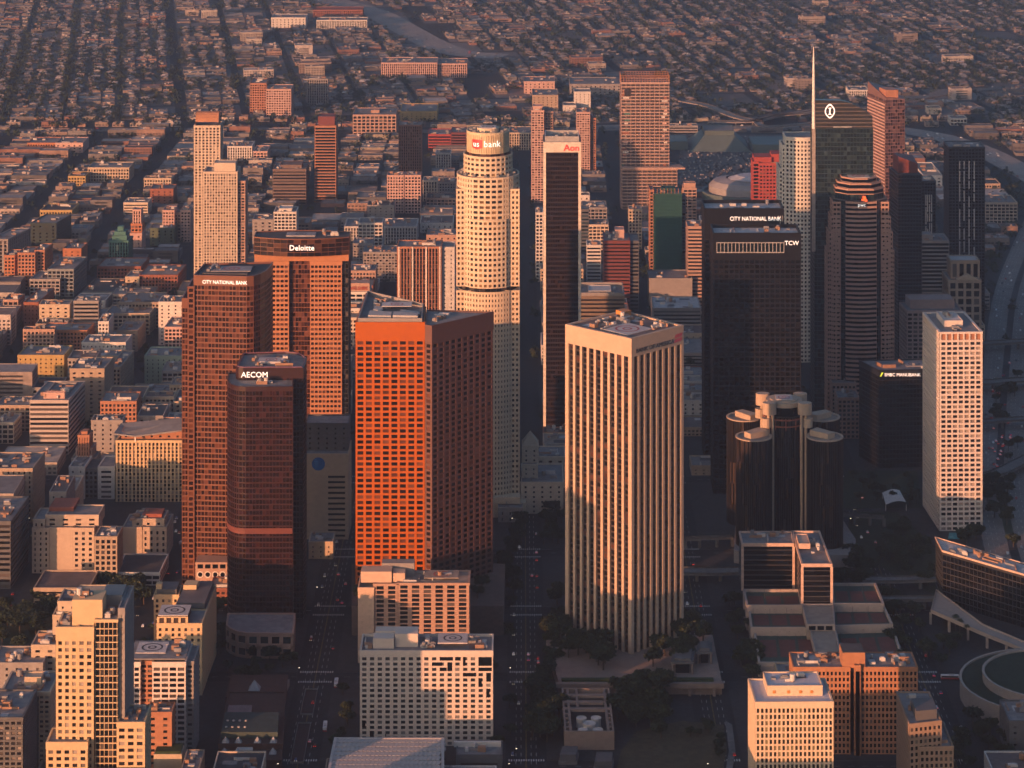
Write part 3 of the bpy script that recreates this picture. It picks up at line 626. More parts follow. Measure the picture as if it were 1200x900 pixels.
# --- brown banded octagonal tower with tiered crown
yp = 2466.0; kp = yp / 3200; xp = (1009.5 - 600) * kp
stP = S(mat('brown_stone', (0.42, 0.26, 0.20), 0.7, 0.1, 0.05), MATS['glass_black'], 4.05, 30, 0.0, 2.0, 0.3, 0.5, 0.8, MATS['roof_tan'])
stPG = S(MATS['metal_dark'], MATS['glass_teal'], 4.05, 2.6, .2, .5, .1, .15, .3, MATS['roof_tan'])
def octa(x, y, hw, dep, ch): return [(x - hw + ch, y), (x + hw - ch, y), (x + hw, y + ch), (x + hw, y + dep - ch), (x + hw - ch, y + dep), (x - hw + ch, y + dep), (x - hw, y + dep - ch), (x - hw, y + ch)]
t = thing('office_tower', 'brown banded octagonal tower with tiered crown and small red emblem sign', 'building', (xp, yp + 25, 0))
vol(t, octa(xp, yp + 3, 24.5, 48, 9), 0, 201, stPG)
n = 8; cb = [(xp - 13.5 + 27 * i / n, yp + 1.0 - 2.5 * math.sin(math.pi * i / n)) for i in range(n + 1)] + [(xp + 13.5, yp + 8), (xp - 13.5, yp + 8)]
vol(t, cb, 0, 200, stP)
for s in (-1, 1):
    for k, (w, z1) in enumerate(((3, 199), (4.7, 186), (6.5, 172), (8, 155))):
        a, b = sorted((xp + s * 18.6, xp + s * (22.0 + w))); vol(t, rect(a, yp + 4.6 + k * .25, b, yp + 38 + k * .3), 0, z1, dict(stP, bay=4, pw=.8))
vol(t, octa(xp, yp + 4, 21.5, 44, 10), 206.5, 210.8, dict(stP, bh=1.4, fh=4.3)); vol(t, octa(xp, yp + 6, 19.5, 38, 10), 211, 215.4, dict(stP, bh=1.4, fh=4.3)); vol(t, octa(xp, yp + 9, 15.5, 30, 9), 215.6, 219.5, dict(stP, bh=1.2, fh=4))
vol(t, octa(xp, yp + 4.6, 22, 43, 10), 201, 206.5, stPG)
helipad(t, (xp, yp + 22), 19, 16, 219.6, 'pad_pale', 'paint_red')
text('pwc', t, 4.3, (xp - 3.5, yp - 2.2, 196.8), (1, 0, 0), SIGN_W, ext=.2)
g = G(); 
for k, (a, b, w) in enumerate(((0, 0, 3), (1.5, 1.4, 2.6), (3, -.6, 2.2), (1, 2.6, 2.4))): g.box(xp + a, yp - 1.2 - k * .05, 201.6 + b, xp + a + w, yp - .6, 203.4 + b)
obj('sign_emblem', g, glow('sign_fire', (0.95, 0.12, 0.03), 0.8), t)

# --- cluster of mirrored cylinders
GM = glass('glass_mirror', (0.010, 0.009, 0.009), (0.040, 0.026, 0.018), 0.3, rough=0.07, spec=1.0)  # uneven pane tints paint bronze reflection streaks onto the mirrored glass
stM = S(mat('mullion_dark', (0.022, 0.021, 0.021), 0.4), GM, 17, 1.9, 0.3, 0.0, 0.28, 0.0, 0.7, MATS['roof_tan'])
CB = mat('hotel_concrete', (0.46, 0.36, 0.27), 0.8, 0.1, 0.05, streak=.1)
cxy = [(212.0, 2129.0), (186.3, 2104.0), (241.0, 2103.5), (183.6, 2158.0), (245.0, 2158.0)]
t = thing('hotel', 'dark mirrored glass hotel of five cylinders around pale concrete lift shafts', 'hotel', (212, 2129, 0))
for i, (x, y) in enumerate(cxy):
    r, z = (15.5, 104) if i == 0 else (13.8, 92)
    vol(t, circ(x, y, r, 28, .11), 10, z, stM)
    if i:
        d = Vector((212 - x, 2129 - y)).normalized(); nrm = Vector((-d.y, d.x)); p = Vector((x, y))
        q = [p + d * 11 + nrm * 4.5, p - d * 6 + nrm * 4.5, p - d * 7 - nrm * 3, p + d * 11 - nrm * 5.5]; g = G(); g.prism([tuple(v) for v in q], z + .1, z + 4.5); obj('penthouse', g, CB, t)
        g = G(); g.ring(circ(x, y, r, 28, .11), z + .2, z + 1.0, .4, -1.4); obj('roof_rim', g, CB, t)
g = G(); g.prism(circ(212, 2129, 14.2, 28), 111, 114.5); g.prism(circ(212, 2129, 11, 24), 114.5, 115.4); obj('restaurant_roof', g, CB, t)
g = G(); g.prism(circ(212, 2129, 13.4, 24), 104, 111, cap=False); obj('restaurant_window', g, MATS['glass_black'], t)
g = G()
for k in range(12):
    a = 2 * math.pi * k / 12; x, y = 212 + 15.8 * math.cos(a), 2129 + 15.8 * math.sin(a); g.box(x - .35, y - .35, 94, x + .35, y + .35, 103)
g.ring(circ(212, 2129, 15.6, 24), 101.5, 102.6, .7, -.2); g.ring(circ(212, 2129, 15.6, 24), 96.5, 97.4, .7, -.2); obj('terrace_frame', g, mat('terrace_red', (0.30, 0.10, 0.06), .7), t)
helipad(t, (212, 2129), 13, 13, 115.5, 'pad_pale', 'paint_red')
for k, (dx, dy, zt) in enumerate(((-13.5, -15.5, 116), (15.5, -15.5, 116), (-16, 15, 115), (15.0, 15, 115))):
    x, y = 212 + dx, 2129 + dy; g = G(); g.prism(circ(x, y, 1.1, 12), 8, zt - 9, cap=False); g.prism(circ(x + 3.4 * (1 if dx < 0 else -1), y, 1.1, 12), 8, zt - 9, cap=False); obj('lift_shaft', g, CB, t)
    g = G(); q = circ(x + .8 * (1 if dx < 0 else -1), y, 5.4, 18, 0, 4.2); g.prism(q, zt - 9, zt, bottom=True); obj('lift_house', g, CB, t)
    g = G(); g.prism(circ(x - 1.5 * (1 if dx < 0 else -1), y, 3.6, 12), zt - 19, zt - 12, bottom=True); obj('lift_landing', g, CB, t)
g = G(); q = ((169.6,2087.6),(233.7,2077.7),(260.4,2077.7),(266.2,2113.8),(261.1,2170.3),(177.7,2170.3)); g.prism(q, 0, 10); obj('podium', g, MATS['grey_conc'], t)

# --- white concrete egg-crate tower
pu = ((339.7,2165.5),(372.2,2166.9),(368.9,2231.5),(336.5,2229.2))
stE = S(MATS['white_conc'], MATS['glass_blinds'], 3.86, 4.55, 1.15, 1.5, 1.2, 1.15, 0.9, MATS['roof_grey'], base=0)
t = tower('office_tower', 'white concrete tower with deep grid of square openings at right', pu, 150.5, stE, clutter=0, roof=False)
vol(t, pu, 150.55, 157, dict(stE, fh=6.4, gl=mat('louver_orange', (0.34, 0.16, 0.09), .7)))
penthouse(t, pu, .22, .3, .68, .78, 157, 4.5, MATS['white_conc']); roof_kit(t, sub(pu, .3, .38, .62, .72), 161.5, 3); roof_kit(t, sub(pu, .3, .05, .7, .3), 157, 3)

# --- black glass box bank
pm = ((313.3,2331.4),(366.6,2337),(361.4,2369.5),(300.8,2365.2))
t = tower('office_building', 'black glass office box with white and yellow sign beside the egg-crate tower', pm, 83, S(mat('black_frame', (0.015, 0.017, 0.02), .4), MATS['glass_black'], 4.0, 3.0, 0.3, 0.8, 0.12, 0.15, 0.8, MATS['roof_grey'], crown=4), clutter=4)
helipad(t, cen(sub(pm, .55, .3, .85, .8)), 16, 14, 83.1, 'pad_grey', 'paint_dark')
text('SMBC MANUBANK', t, 3.9, (pm[0][0] + 4.5, pm[0][1] - .6, 78.8), (1, 0, 0), SIGN_W, ext=.1, sx=.95)
g = G(); O = Vector((pm[0][0] + .8, pm[0][1] - .7, 78.6)); g.poly([tuple(O), tuple(O + Vector((1, 0, 0))), tuple(O + Vector((3, 0, 3.6))), tuple(O + Vector((1.4, 0, 3.4)))]); obj('sign_emblem', g, glow('sign_lime', (0.5, 0.7, 0.05), .5), t)

# ---------------------------------------------------------------- other buildings one can tell apart
mat('orange_brick', (0.40, 0.17, 0.085), 0.85, 0.15, 0.06, streak=.1); mat('ochre', (0.42, 0.30, 0.12), 0.85, 0.12, 0.05, streak=.1)
mat('mint', (0.30, 0.37, 0.29), 0.8, 0.1, 0.05, streak=.1); mat('teal_tile', (0.06, 0.17, 0.15), 0.5, 0.15, 0.05); mat('net_green', (0.02, 0.072, 0.066), 0.9, 0.25, 0.08, streak=.2)
mat('white_wall', (0.58, 0.55, 0.51), 0.8, 0.1, 0.05, streak=.12); mat('pink_wall', (0.50, 0.33, 0.28), 0.8, 0.1, 0.05, streak=.1)
mat('red_wall', (0.33, 0.06, 0.045), 0.7, 0.12, 0.05); mat('maroon', (0.17, 0.05, 0.04), 0.5, 0.12, 0.05); mat('slate', (0.11, 0.11, 0.115), 0.7, 0.15, 0.05)
mat('sand', (0.47, 0.38, 0.28), 0.85, 0.12, 0.05, streak=.12)
STY = {}
def sty(k, wall, gl='glass_dark', fh=3.8, bay=3.6, pw=1.45, bh=1.6, pd=.3, bd=.26, par=1.0, roof=None, crown=1.0):
    STY[k] = S(MATS[wall], MATS[gl], fh, bay, pw, bh, pd, bd, par, MATS[roof] if roof else None, crown)
for w in ('white_wall', 'cream', 'tan', 'grey_conc', 'brick', 'orange_brick', 'ochre', 'mint', 'pink_wall', 'sand', 'maroon', 'slate', 'pink_stone', 'terracotta'):
    sty(w, w, 'glass_blinds' if w in ('white_wall', 'cream') else 'glass_dark', roof='roof_dark' if w in ('ochre', 'slate') else None)
    sty(w + '_grid', w, fh=3.9, bay=4.6, pw=1.1, bh=1.4); sty(w + '_few', w, fh=3.9, bay=7.0, pw=5.2, bh=2.3, crown=1.5)
    sty(w + '_band', w, fh=3.9, bay=60, pw=.6, bh=2.0, pd=.2, bd=.4); sty(w + '_rib', w, fh=3.9, bay=3.4, pw=1.5, bh=.8, pd=.6, bd=.2)
    sty(w + '_apt', w, 'glass_blinds', fh=3.1, bay=3.4, pw=1.2, bh=1.3, pd=.5, bd=.7)
def bld(name, label, pz, st, clutter=5, group=None, z0=0, cat='building', ph=None, blank=()):
    poly, z = pz; st = STY[st] if isinstance(st, str) else st
    t = tower(name, label, poly, z, st, z0, group, cat, blank, clutter)
    if ph: 
        for (u0, v0, u1, v1, h) in ph: penthouse(t, poly, u0, v0, u1, v1, z, h, st['wall'])
    return t
def vol2(t, poly, z, st, z0=0.0): return vol(t, poly, z0, z, STY[st] if isinstance(st, str) else st)
A = 'apartment_tower'; O_ = 'office_building'
# ---- behind, left of the round tower
t = bld(A, 'tall slim apartment tower with rounded copper roof, farthest of the left pair', (((-344.7,2965.3),(-317.4,2965.3),(-317.3,2991.3),(-344.6,2991.3)),182.6), dict(STY['cream_apt'], fh=3.2, bay=4.2, pw=1.7, bh=1.2, pd=.9), 0)
q = (((-343.8,2965.3),(-318.8,2965.3),(-318.7,2985.3),(-343.7,2985.3)),184.4)[0]; g = G(); n = 8
for i in range(n):
    a, b = math.pi * i / n * .75 + .3, math.pi * (i + 1) / n * .75 + .3
    y0, y1 = q[0][1] + 11 - 11 * math.cos(a), q[0][1] + 11 - 11 * math.cos(b); z0, z1 = 183 + 14 * math.sin(a), 183 + 14 * math.sin(b)
    g.poly([(q[0][0], y0, z0), (q[1][0], y0, z0), (q[1][0], y1, z1), (q[0][0], y1, z1)])
    g.poly([(q[0][0], y0, 183), (q[0][0], y0, z0), (q[0][0], y1, z1), (q[0][0], y1, 183)]); g.poly([(q[1][0], y0, z0), (q[1][0], y0, 183), (q[1][0], y1, 183), (q[1][0], y1, z1)])
obj('curved_roof', g, mat('copper', (.42, .2, .1), .6), t)
t = bld(A, 'cream balconied apartment tower standing before the copper-roofed one', (((-325.8,2888.3),(-291.1,2888.3),(-291,2918.3),(-325.7,2918.3)),147.1), dict(STY['cream_apt'], bay=3.0, pw=1.2, bh=1.0, pd=1.0, bd=.8), 4, ph=[(.3, .1, .95, .7, 9)])
p, z = (((-291,2892.1),(-282.9,2892.1),(-282.8,2918.1),(-290.9,2918.1)),136.5); vol2(t, p, z, 'pink_stone_apt')
t = bld(O_, 'slim red-striped office slab left of the brown tower', (((-250.1,3464.2),(-223.5,3464.2),(-223.4,3498.2),(-249.9,3498.2)),96.3), dict(STY['terracotta'], bay=50, pw=1.2, bh=1.5, bd=.5), 3); p, z = (((-249,3464.2),(-224.1,3464.2),(-224,3494.2),(-248.9,3494.2)),96.3); penthouse(t, p, .1, .2, .95, .9, z, 11, MATS['maroon'])
bld(O_, 'low broad brown office box beside the red-striped slab', (((-301.7,3448.1),(-260.2,3448.1),(-260,3496.1),(-301.5,3496.1)),44.2), dict(STY['grey_conc_band'], wall=mat('umber', (.17, .12, .10), .7)), 6, ph=[(.2, .2, .85, .8, 4)])
bld(O_, 'white grid office block with terrace roof below the brown box', (((-276.6,3172.6),(-250.8,3172.6),(-250.7,3202.6),(-276.5,3202.6)),46.6), 'white_wall_grid', 5, ph=[(.2, .2, .8, .8, 3)]); bld(O_, 'plain grey blank-walled block beside the white grid block', (((-301.4,3172.6),(-277.6,3172.6),(-277.5,3202.6),(-301.3,3202.6)),37.7), 'grey_conc_few', 4)
bld('apartment_block', 'white five-storey apartment row behind the balconied tower', (((-390.3,3750.4),(-357.5,3750.4),(-357.3,3790.4),(-390.1,3790.4)),18.8), 'white_wall_rib', 6); bld('apartment_block', 'red and white apartment block with stepped roof, right of the white row', (((-351.6,3712.9),(-333,3712.9),(-332.8,3757.9),(-351.4,3757.9)),18.6), 'pink_wall_grid', 4)
bld('hospital', 'cream and brown hospital block standing alone in the far grid', (((-369.3,4103.3),(-332.1,4103.3),(-331.9,4148.3),(-369.1,4148.3)),41), 'pink_wall', 3); bld('hospital', 'dark-roofed brown wing behind the cream hospital block', (((-396.6,4133.8),(-372,4133.8),(-371.9,4183.8),(-396.4,4183.8)),45.2), 'terracotta', 2)
bld(O_, 'tall grey slab right of the hospital block', (((-315.3,4204.2),(-283.8,4204.2),(-283.7,4226.2),(-315.2,4226.2)),40.7), 'grey_conc_rib', 2)
bld('warehouse', 'long white flat warehouse at the upper left edge of the grid', (((-447.5,5077.6),(-384,5077.6),(-383.8,5127.6),(-447.3,5127.6)),19), 'white_wall_few', 2); bld('hotel', 'white banded building under the red roof at the top', (((-362.5,5066.1),(-269.1,5066.1),(-269,5106.1),(-362.4,5106.1)),15.8), 'white_wall_grid', 3); bld('market_hall', 'long red-roofed hall at the top edge', (((-381,5232.9),(-286.2,5232.9),(-286,5277.9),(-380.9,5277.9)),13.1), dict(STY['red_wall'] if 'red_wall' in STY else STY['brick'], roof=MATS['roof_red']), 0)
bld('loft_building', 'broad cream loft building with square window grid and roof hut', (((-229.6,3943.3),(-167.6,3943.3),(-167.4,4003.3),(-229.3,4003.3)),29.6), dict(STY['pink_stone_grid'], fh=4.6, bay=6, pw=1.8, bh=1.6), 4, ph=[(.4, .3, .6, .6, 4)])
bld('depot', 'low ochre depot beside the cream loft building', (((-166.1,4058.4),(-111.6,4058.4),(-111.3,4128.4),(-165.9,4128.4)),15.2), 'ochre_few', 4)
bld('apartment_row', 'long peach apartment row with bays in the far field', (((-214,4474.8),(-123.1,4474.8),(-122.8,4534.8),(-213.7,4534.8)),25.2), 'pink_wall_rib', 9); bld('apartment_row', 'peach apartment row continuing right behind a tree gap', (((-121.9,4483.9),(-74.3,4483.9),(-74,4543.9),(-121.7,4543.9)),22.4), 'pink_wall_rib', 6)
bld(O_, 'dark brown ribbed tower left of the round tower', (((-149.3,3604.5),(-120,3604.5),(-119.9,3634.5),(-149.1,3634.5)),73.2), dict(STY['maroon_rib'], wall=MATS['brown_metal'], bay=3, pw=1.4), 5)
bld('hotel', 'pink hotel slab with central slot below the brown tower', (((-155.2,3395.4),(-134.8,3395.4),(-134.7,3417.4),(-155.2,3417.4)),46.7), 'pink_wall', 3); bld('hotel', 'pink hotel slab, right half beyond the slot', (((-133.2,3395.4),(-113.5,3395.4),(-113.5,3417.4),(-133.1,3417.4)),46.7), 'pink_wall', 3)
bld(O_, 'low red brick office with strip windows', (((-117.2,3827.9),(-86.1,3827.9),(-86,3872.9),(-117.1,3872.9)),21.5), dict(STY['brick_band'], wall=MATS['red_wall']), 3); bld(O_, 'maroon block beside the red brick office', (((-84.9,3827.9),(-64.6,3827.9),(-64.4,3872.9),(-84.8,3872.9)),23.9), 'maroon_band', 3)
bld(O_, 'small white ribbed block left of the round crown', (((-102.2,3676),(-82.7,3676),(-82.6,3701),(-102.1,3701)),23), 'white_wall_rib', 3)
bld(O_, 'grey concrete office with blank front, left of the pink hotel', (((-194,3411),(-157.8,3411),(-157.6,3451),(-193.9,3451)),16), 'slate_few', 4)
# pinstriped tower
t = bld(O_, 'pink pinstriped office slab between two towers, brown stone piers', (((-112.9,2695.8),(-69.9,2695.8),(-69.8,2725.8),(-112.8,2725.8)),109.5), dict(STY['terracotta_rib'], fh=3.9, bay=3.1, pw=1.0, bh=.3, pd=.7), 4)
p, z = (((-112.9,2695.8),(-69.9,2695.8),(-69.8,2725.8),(-112.8,2725.8)),109.5); g = G()
for k in range(4): q = lerp(p[0], p[1], .03 + .313 * k); g.box(q[0] - .7, q[1] - 1.6, 0, q[0] + .7, q[1] - .8, z + 1)
obj('white_pier', g, MATS['white_conc'], t); vol2(t, sub(p, 1.01, .1, 1.3, .9), z - 1, dict(STY['grey_conc_few'], wall=MATS['unit_light']))
t = bld(O_, 'white banded office block with large red rooftop lettering', (((-165.9,2780),(-145.1,2780),(-145,2810),(-165.8,2810)),45.2), dict(STY['white_wall_band'], bay=8, pw=1, bh=1.7), 5)
p, z = (((-165.9,2780),(-145.1,2780),(-145,2810),(-165.8,2810)),45.2); g = G(); q = sub(p, 0, .1, 1.0, .6); g.prism(q, z, z + 9); obj('penthouse', g, MATS['pink_stone'], t)
text('WILSHIRE', t, 5.2, (p[0][0] + 1.0, q[0][1] - .5, z + 2.2), (1, 0, 0), mat('sign_brick', (.45, .1, .06), .6), sx=.8)
# ---- telephone building with globe emblem
p, z = (((-163.5,2144.6),(-128.7,2144.6),(-128.5,2180.6),(-163.4,2180.6)),66.4)
t = bld(O_, 'tan telephone exchange with blue globe emblem behind the wine-red tower', (p, z), dict(STY['sand_few'], wall=MATS['sand'], bay=80), 0, blank=(0,))
g = G(); 
for k in range(12):
    zz = z - 18 - 4.2 * k; q = lerp(p[0], p[1], .55); g.box(q[0], q[1] - .45, zz, lerp(p[0], p[1], .93)[0], q[1] - .1, zz + 1.6)
obj('window', g, MATS['glass_dark'], t, 'stuff')
q = lerp(p[0], p[1], .33); g = G(); n = 20; g.poly([(q[0] + 5.2 * math.cos(2 * math.pi * i / n), q[1] - .6, z - 7 + 5.2 * math.sin(2 * math.pi * i / n)) for i in range(n)]); obj('globe_emblem', g, MATS['sign_blue'], t)
g = G()
for k in range(5): w = [2.2, 3, 2.8, 2, 1][k]; g.box(q[0] - 3.4 + k * .25, q[1] - .75, z - 4 - 1.6 * k, q[0] - 3.4 + k * .25 + w, q[1] - .65, z - 3.5 - 1.6 * k)
obj('emblem_stripe', g, mat('sign_sky', (.1, .35, .6), .5), t)
pq = sub(p, .0, .02, 1, .98); vol2(t, sub(p, .02, .3, .98, .98), z + 21, dict(STY['slate_few'], wall=MATS['slate']), z + .1)
bld('annex', 'low cream annex at the foot of the telephone exchange', (((-156,2098.1),(-137.7,2098.1),(-137.6,2122.1),(-156,2122.1)),12.5), 'sand_few', 4); 
# ---- right of the slab in the white frame
bld(A, 'slim pink apartment tower just behind the white-framed slab', (((24.9,3458.8),(40,3458.8),(40.1,3484.8),(25,3484.8)),116.7), 'pink_wall_apt', 3, ph=[(.1, .2, .9, .8, 5)]); bld(A, 'pink and brown apartment tower joined behind the white-framed slab', (((39,3469.6),(52,3469.6),(52.1,3495.6),(39.1,3495.6)),113.8), 'pink_stone_apt', 2)
bld(A, 'pink loft tower right of the white-framed slab', (((86.4,3639.9),(103.5,3639.9),(103.6,3667.9),(86.6,3667.9)),84.2), 'pink_wall_apt', 3); bld(A, 'brown loft tower with balconies behind the pink one', (((102.5,3645.9),(111.7,3645.9),(111.7,3669.9),(102.6,3669.9)),75.2), 'terracotta_apt', 2)
bld('church', 'pale stone church block with gabled head in the far field', (((94.8,4157),(119.5,4157),(119.6,4187),(94.9,4187)),28.6), 'white_wall_few', 0); bld('hall', 'white low hall joined left of the gabled church', (((77.5,4133.8),(96.9,4133.8),(97,4163.8),(77.6,4163.8)),11.6), 'white_wall_few', 1)
bld('parking_structure', 'large plain beige parking structure in the far field', (((31.2,4157),(70.1,4157),(70.4,4217),(31.4,4217)),23.4), 'tan_few', 2); bld('theatre', 'cream and glass building above the beige parking structure', (((18.9,4318.4),(67.5,4318.4),(67.7,4368.4),(19.1,4368.4)),18.9), 'pink_wall_few', 3)
bld('factory', 'long flat grey factory roof behind the unfinished tower', (((91.2,4293.4),(171.7,4293.4),(172,4363.4),(91.5,4363.4)),18.8), 'grey_conc_few', 2)
# unfinished tower
pz_, z_ = (((137.1,3426.8),(197,3426.8),(197.2,3460.8),(137.2,3460.8)),157.4)
t = bld('unfinished_tower', 'unfinished concrete tower with graffiti panels and caged top', (pz_, z_), dict(STY['pink_stone'], wall=mat('raw_concrete', (.42, .29, .24), .85, .15), gl=mat('open_floor', (.05, .04, .04), .9), fh=4.0, bay=6.2, pw=.7, bh=1.3, pd=.2, bd=.7), 0)
for u0, u1 in ((.01, .2), (.83, .98)):
    for k in range(26):
        a, b = lerp(pz_[0], pz_[1], u0), lerp(pz_[0], pz_[1], u1); zz = z_ - 12 - k * 4.0
        if R.random() < .72:
            x0 = R.uniform(a[0], (a[0] + b[0]) / 2); g = G(); g.box(x0, a[1] - .55, zz, R.uniform(x0 + 2, b[0]), a[1] - .3, zz + 2.6)
            obj('painted_panel', g, MATS[R.choice(('white_wall', 'pink_wall', 'slate', 'teal_tile', 'brick', 'grey_conc', 'unit_light'))], t)
g = G(); q = off(pz_, .3)
for i in range(4):
    for k in range(18):
        a = lerp(q[i], q[(i + 1) % 4], k / 18); g.box(a[0] - .3, a[1] - .3, z_, a[0] + .3, a[1] + .3, z_ + 9.5)
for zz in (3, 6, 9): g.ring(q, z_ + zz, z_ + zz + .5, .2, -.3)
obj('safety_cage', g, mat('cage_rust', (.36, .16, .06), .7), t)
g = G(); a = lerp(pz_[0], pz_[1], .13); g.box(a[0] - 4, a[1] - .9, z_ - 17, a[0] + 4, a[1] - .3, z_ - 7); obj('dark_net', g, MATS['paint_dark'], t)
p, z = (((138.1,3426.8),(206.7,3426.8),(206.8,3466.8),(138.3,3466.8)),50.3); vol2(t, [(x, y - 6) for x, y in p], z, dict(STY['pink_stone'], wall=MATS['raw_concrete'], gl=MATS['open_floor'], fh=4.0, bay=6.2, pw=.6, bh=1.2, bd=.7)); g = G(); g.prism([(p[0][0] - 1, p[0][1] - 9), (p[1][0] + 10, p[1][1] - 9), (p[1][0] + 4, p[1][1] + 14), (p[0][0] - 1, p[0][1] + 14)], z + .1, z + 2.4, bottom=True); obj('canopy', g, MATS['raw_concrete'], t)
# green netted
p, z = (((158.5,3054.9),(190,3054.9),(190.1,3088.9),(158.6,3088.9)),91.6)
t = bld('unfinished_tower', 'unfinished tower wrapped in green safety netting', (p, z), dict(STY['slate_band'], wall=MATS['net_green'], gl=mat('net_shadow', (.012, .06, .055), .9), fh=3.8, bay=5.5, pw=.5, bh=1.9), 5, ph=[(.3, .3, .8, .7, 4)])
vol2(t, sub(p, -.13, .1, -.01, .8), z + 3, dict(STY['terracotta_grid'], fh=3.8)); vol2(t, sub(p, 1.01, .2, 1.15, .9), z - 6, STY['slate_grid'])
g = G()
for k in range(9): a = lerp(p[0], p[1], k / 8); g.box(a[0] - .3, a[1] - .9, z, a[0] + .3, a[1] - .3, z + 6)
obj('scaffold', g, MATS['cage_rust'], t)
bld(O_, 'small office block with lit orange penthouse behind the green netting', (((209.4,3334.3),(225.1,3334.3),(225.2,3358.3),(209.5,3358.3)),42.7), 'pink_stone_grid', 2, ph=[(.05, .1, .95, .6, 6)])
t = bld(O_, 'maroon brick office block with pink roof hut before the unfinished tower', (((97.5,2888.3),(124.6,2888.3),(124.7,2930.3),(97.6,2930.3)),74), dict(STY['maroon_band'], bh=2.4), 5); p, z = (((97.5,2888.3),(124.6,2888.3),(124.7,2930.3),(97.6,2930.3)),74); penthouse(t, p, .45, .35, .8, .75, z, 9, MATS['pink_wall']); vol2(t, sub(p, 1.01, .1, 1.35, .95), z - 1, 'slate_band')
t = bld(O_, 'low bronze-banded office box with white roof plant behind the fin tower', (((59.9,2663.5),(109.5,2663.5),(109.6,2707.5),(60.1,2707.5)),68.3), dict(STY['tan_band'], wall=mat('bronze_band', (.19, .14, .10), .6), bh=2.4), 2); p, z = (((59.9,2663.5),(109.5,2663.5),(109.6,2707.5),(60.1,2707.5)),68.3); penthouse(t, p, .3, .25, .75, .8, z, 3, MATS['unit_light']); g = G(); g.ring(p, z + .1, z + 4.2, .2, -.7); obj('roof_screen', g, MATS['grey_conc'], t)
bld(O_, 'white strip-window block beside the maroon brick office', (((83.2,3025.9),(98.3,3025.9),(98.4,3051.9),(83.3,3051.9)),39.7), 'white_wall_band', 3); bld(O_, 'cream block behind the white strip-window block', (((88.7,3154.6),(111.4,3154.6),(111.5,3184.6),(88.8,3184.6)),35.5), 'cream_grid', 5); bld(O_, 'grey roofed block above the cream block', (((84.7,3265.8),(113.3,3265.8),(113.4,3305.8),(84.9,3305.8)),32.7), 'grey_conc_grid', 6)
bld(O_, 'slim beige tower left of the green netting', (((136.6,3190.8),(151.6,3190.8),(151.6,3212.8),(136.7,3212.8)),45.9), 'sand', 3); bld(O_, 'teal dark-glass block behind the slab frame', (((79.9,3154.6),(88.7,3154.6),(88.8,3176.6),(79.9,3176.6)),53.2), dict(STY['slate_band'], gl=MATS['glass_teal']), 0)
bld(O_, 'pink strip-window tower beside the black twin towers', (((187.2,2907.2),(202.6,2907.2),(202.7,2937.2),(187.3,2937.2)),85.4), 'pink_stone_band', 2)
bld('theatre', 'blank grey rectangular block before the green netting', (((145.9,2899.6),(191.2,2899.6),(191.3,2939.6),(146,2939.6)),31.7), 'grey_conc_few', 3, blank=(0, 3)); bld('parking_structure', 'white-roofed low block below the blank grey block', (((143.7,2769.6),(191.3,2769.6),(191.5,2819.6),(143.9,2819.6)),31.2), dict(STY['grey_conc_band'], roof=MATS['roof_light']), 8)
bld(O_, 'narrow teal-grey block at the street between the slab and fin tower', (((26.5,3025.9),(34,3025.9),(34.1,3051.9),(26.6,3051.9)),75.6), 'white_wall_grid', 2)
# ---- right side
t = bld(O_, 'deep red brick office block by the white curved tower', (((274.2,3025.9),(299.7,3025.9),(299.9,3059.9),(274.3,3059.9)),130.5), dict(STY['brick_grid'], wall=MATS['red_wall'], fh=3.8, bay=3.6, pw=1.5, bh=2.0, pd=.3), 2)
p, z = (((274.2,3025.9),(299.7,3025.9),(299.9,3059.9),(274.3,3059.9)),130.5); vol2(t, sub(p, -.26, .15, -.01, .9), z + .6, dict(STY['brick_grid'], wall=MATS['red_wall'])); g = G(); g.prism(sub(p, -.2, .2, .55, .95), z, z + 6); g.prism(sub(p, .56, .3, 1, .95), z, z + 9); obj('penthouse', g, MATS['red_wall'], t)
pr = ((423.8,3096.2),(445.5,3099.2),(436.8,3155.1),(410.3,3148.8))
t = tower('hotel_tower', 'bronze glass hotel tower with slanted striped side and glowing top at far right', pr, 190, S(mat('bronze_panel', (.24, .14, .12), .45, .12, metal=.2), glass('glass_plum', (.03, .02, .025), (.10, .06, .06), .5, rough=.12, spec=.8), 3.7, 2.8, .3, .7, .2, .25, .3, MATS['roof_brown']), clutter=0)
g = G(); b = pr; top = [(b[0], 192), (b[1], 190.5), (b[2], 194), (b[3], 203)]
for i in range(4):
    (p0, h0), (p1, h1) = top[i], top[(i + 1) % 4]; g.poly([(*p0, 190), (*p1, 190), (*p1, h1), (*p0, h0)])
g.poly([(p[0], p[1], h) for p, h in top]); obj('crown', g, MATS['bronze_panel'], t); g = G(); g.prism(sub(b, .12, .1, .75, .5), 190, 200); obj('roof_house', g, mat('crown_orange', (.42, .2, .12), .5), t)
g = G(); u = lerp(b[3], b[0], .5); 
for k in range(50):
    z0 = 3.7 * k + 2; s = off(b, .8); a, c_ = lerp(s[3], s[0], .02), lerp(s[3], s[0], .97); g.poly([(*a, z0), (*c_, z0), (*c_, z0 + 1.7), (*a, z0 + 1.7)]); g.poly([(*a, z0 + 1.7), (*c_, z0 + 1.7), (*lerp(b[3], b[0], .97), z0 + 1.7), (*lerp(b[3], b[0], .02), z0 + 1.7)])
obj('balcony_band', g, MATS['pink_wall'], t)
pd2 = ((374.6,2649.2),(397.4,2649.2),(394.3,2684.4),(371.2,2684.4))
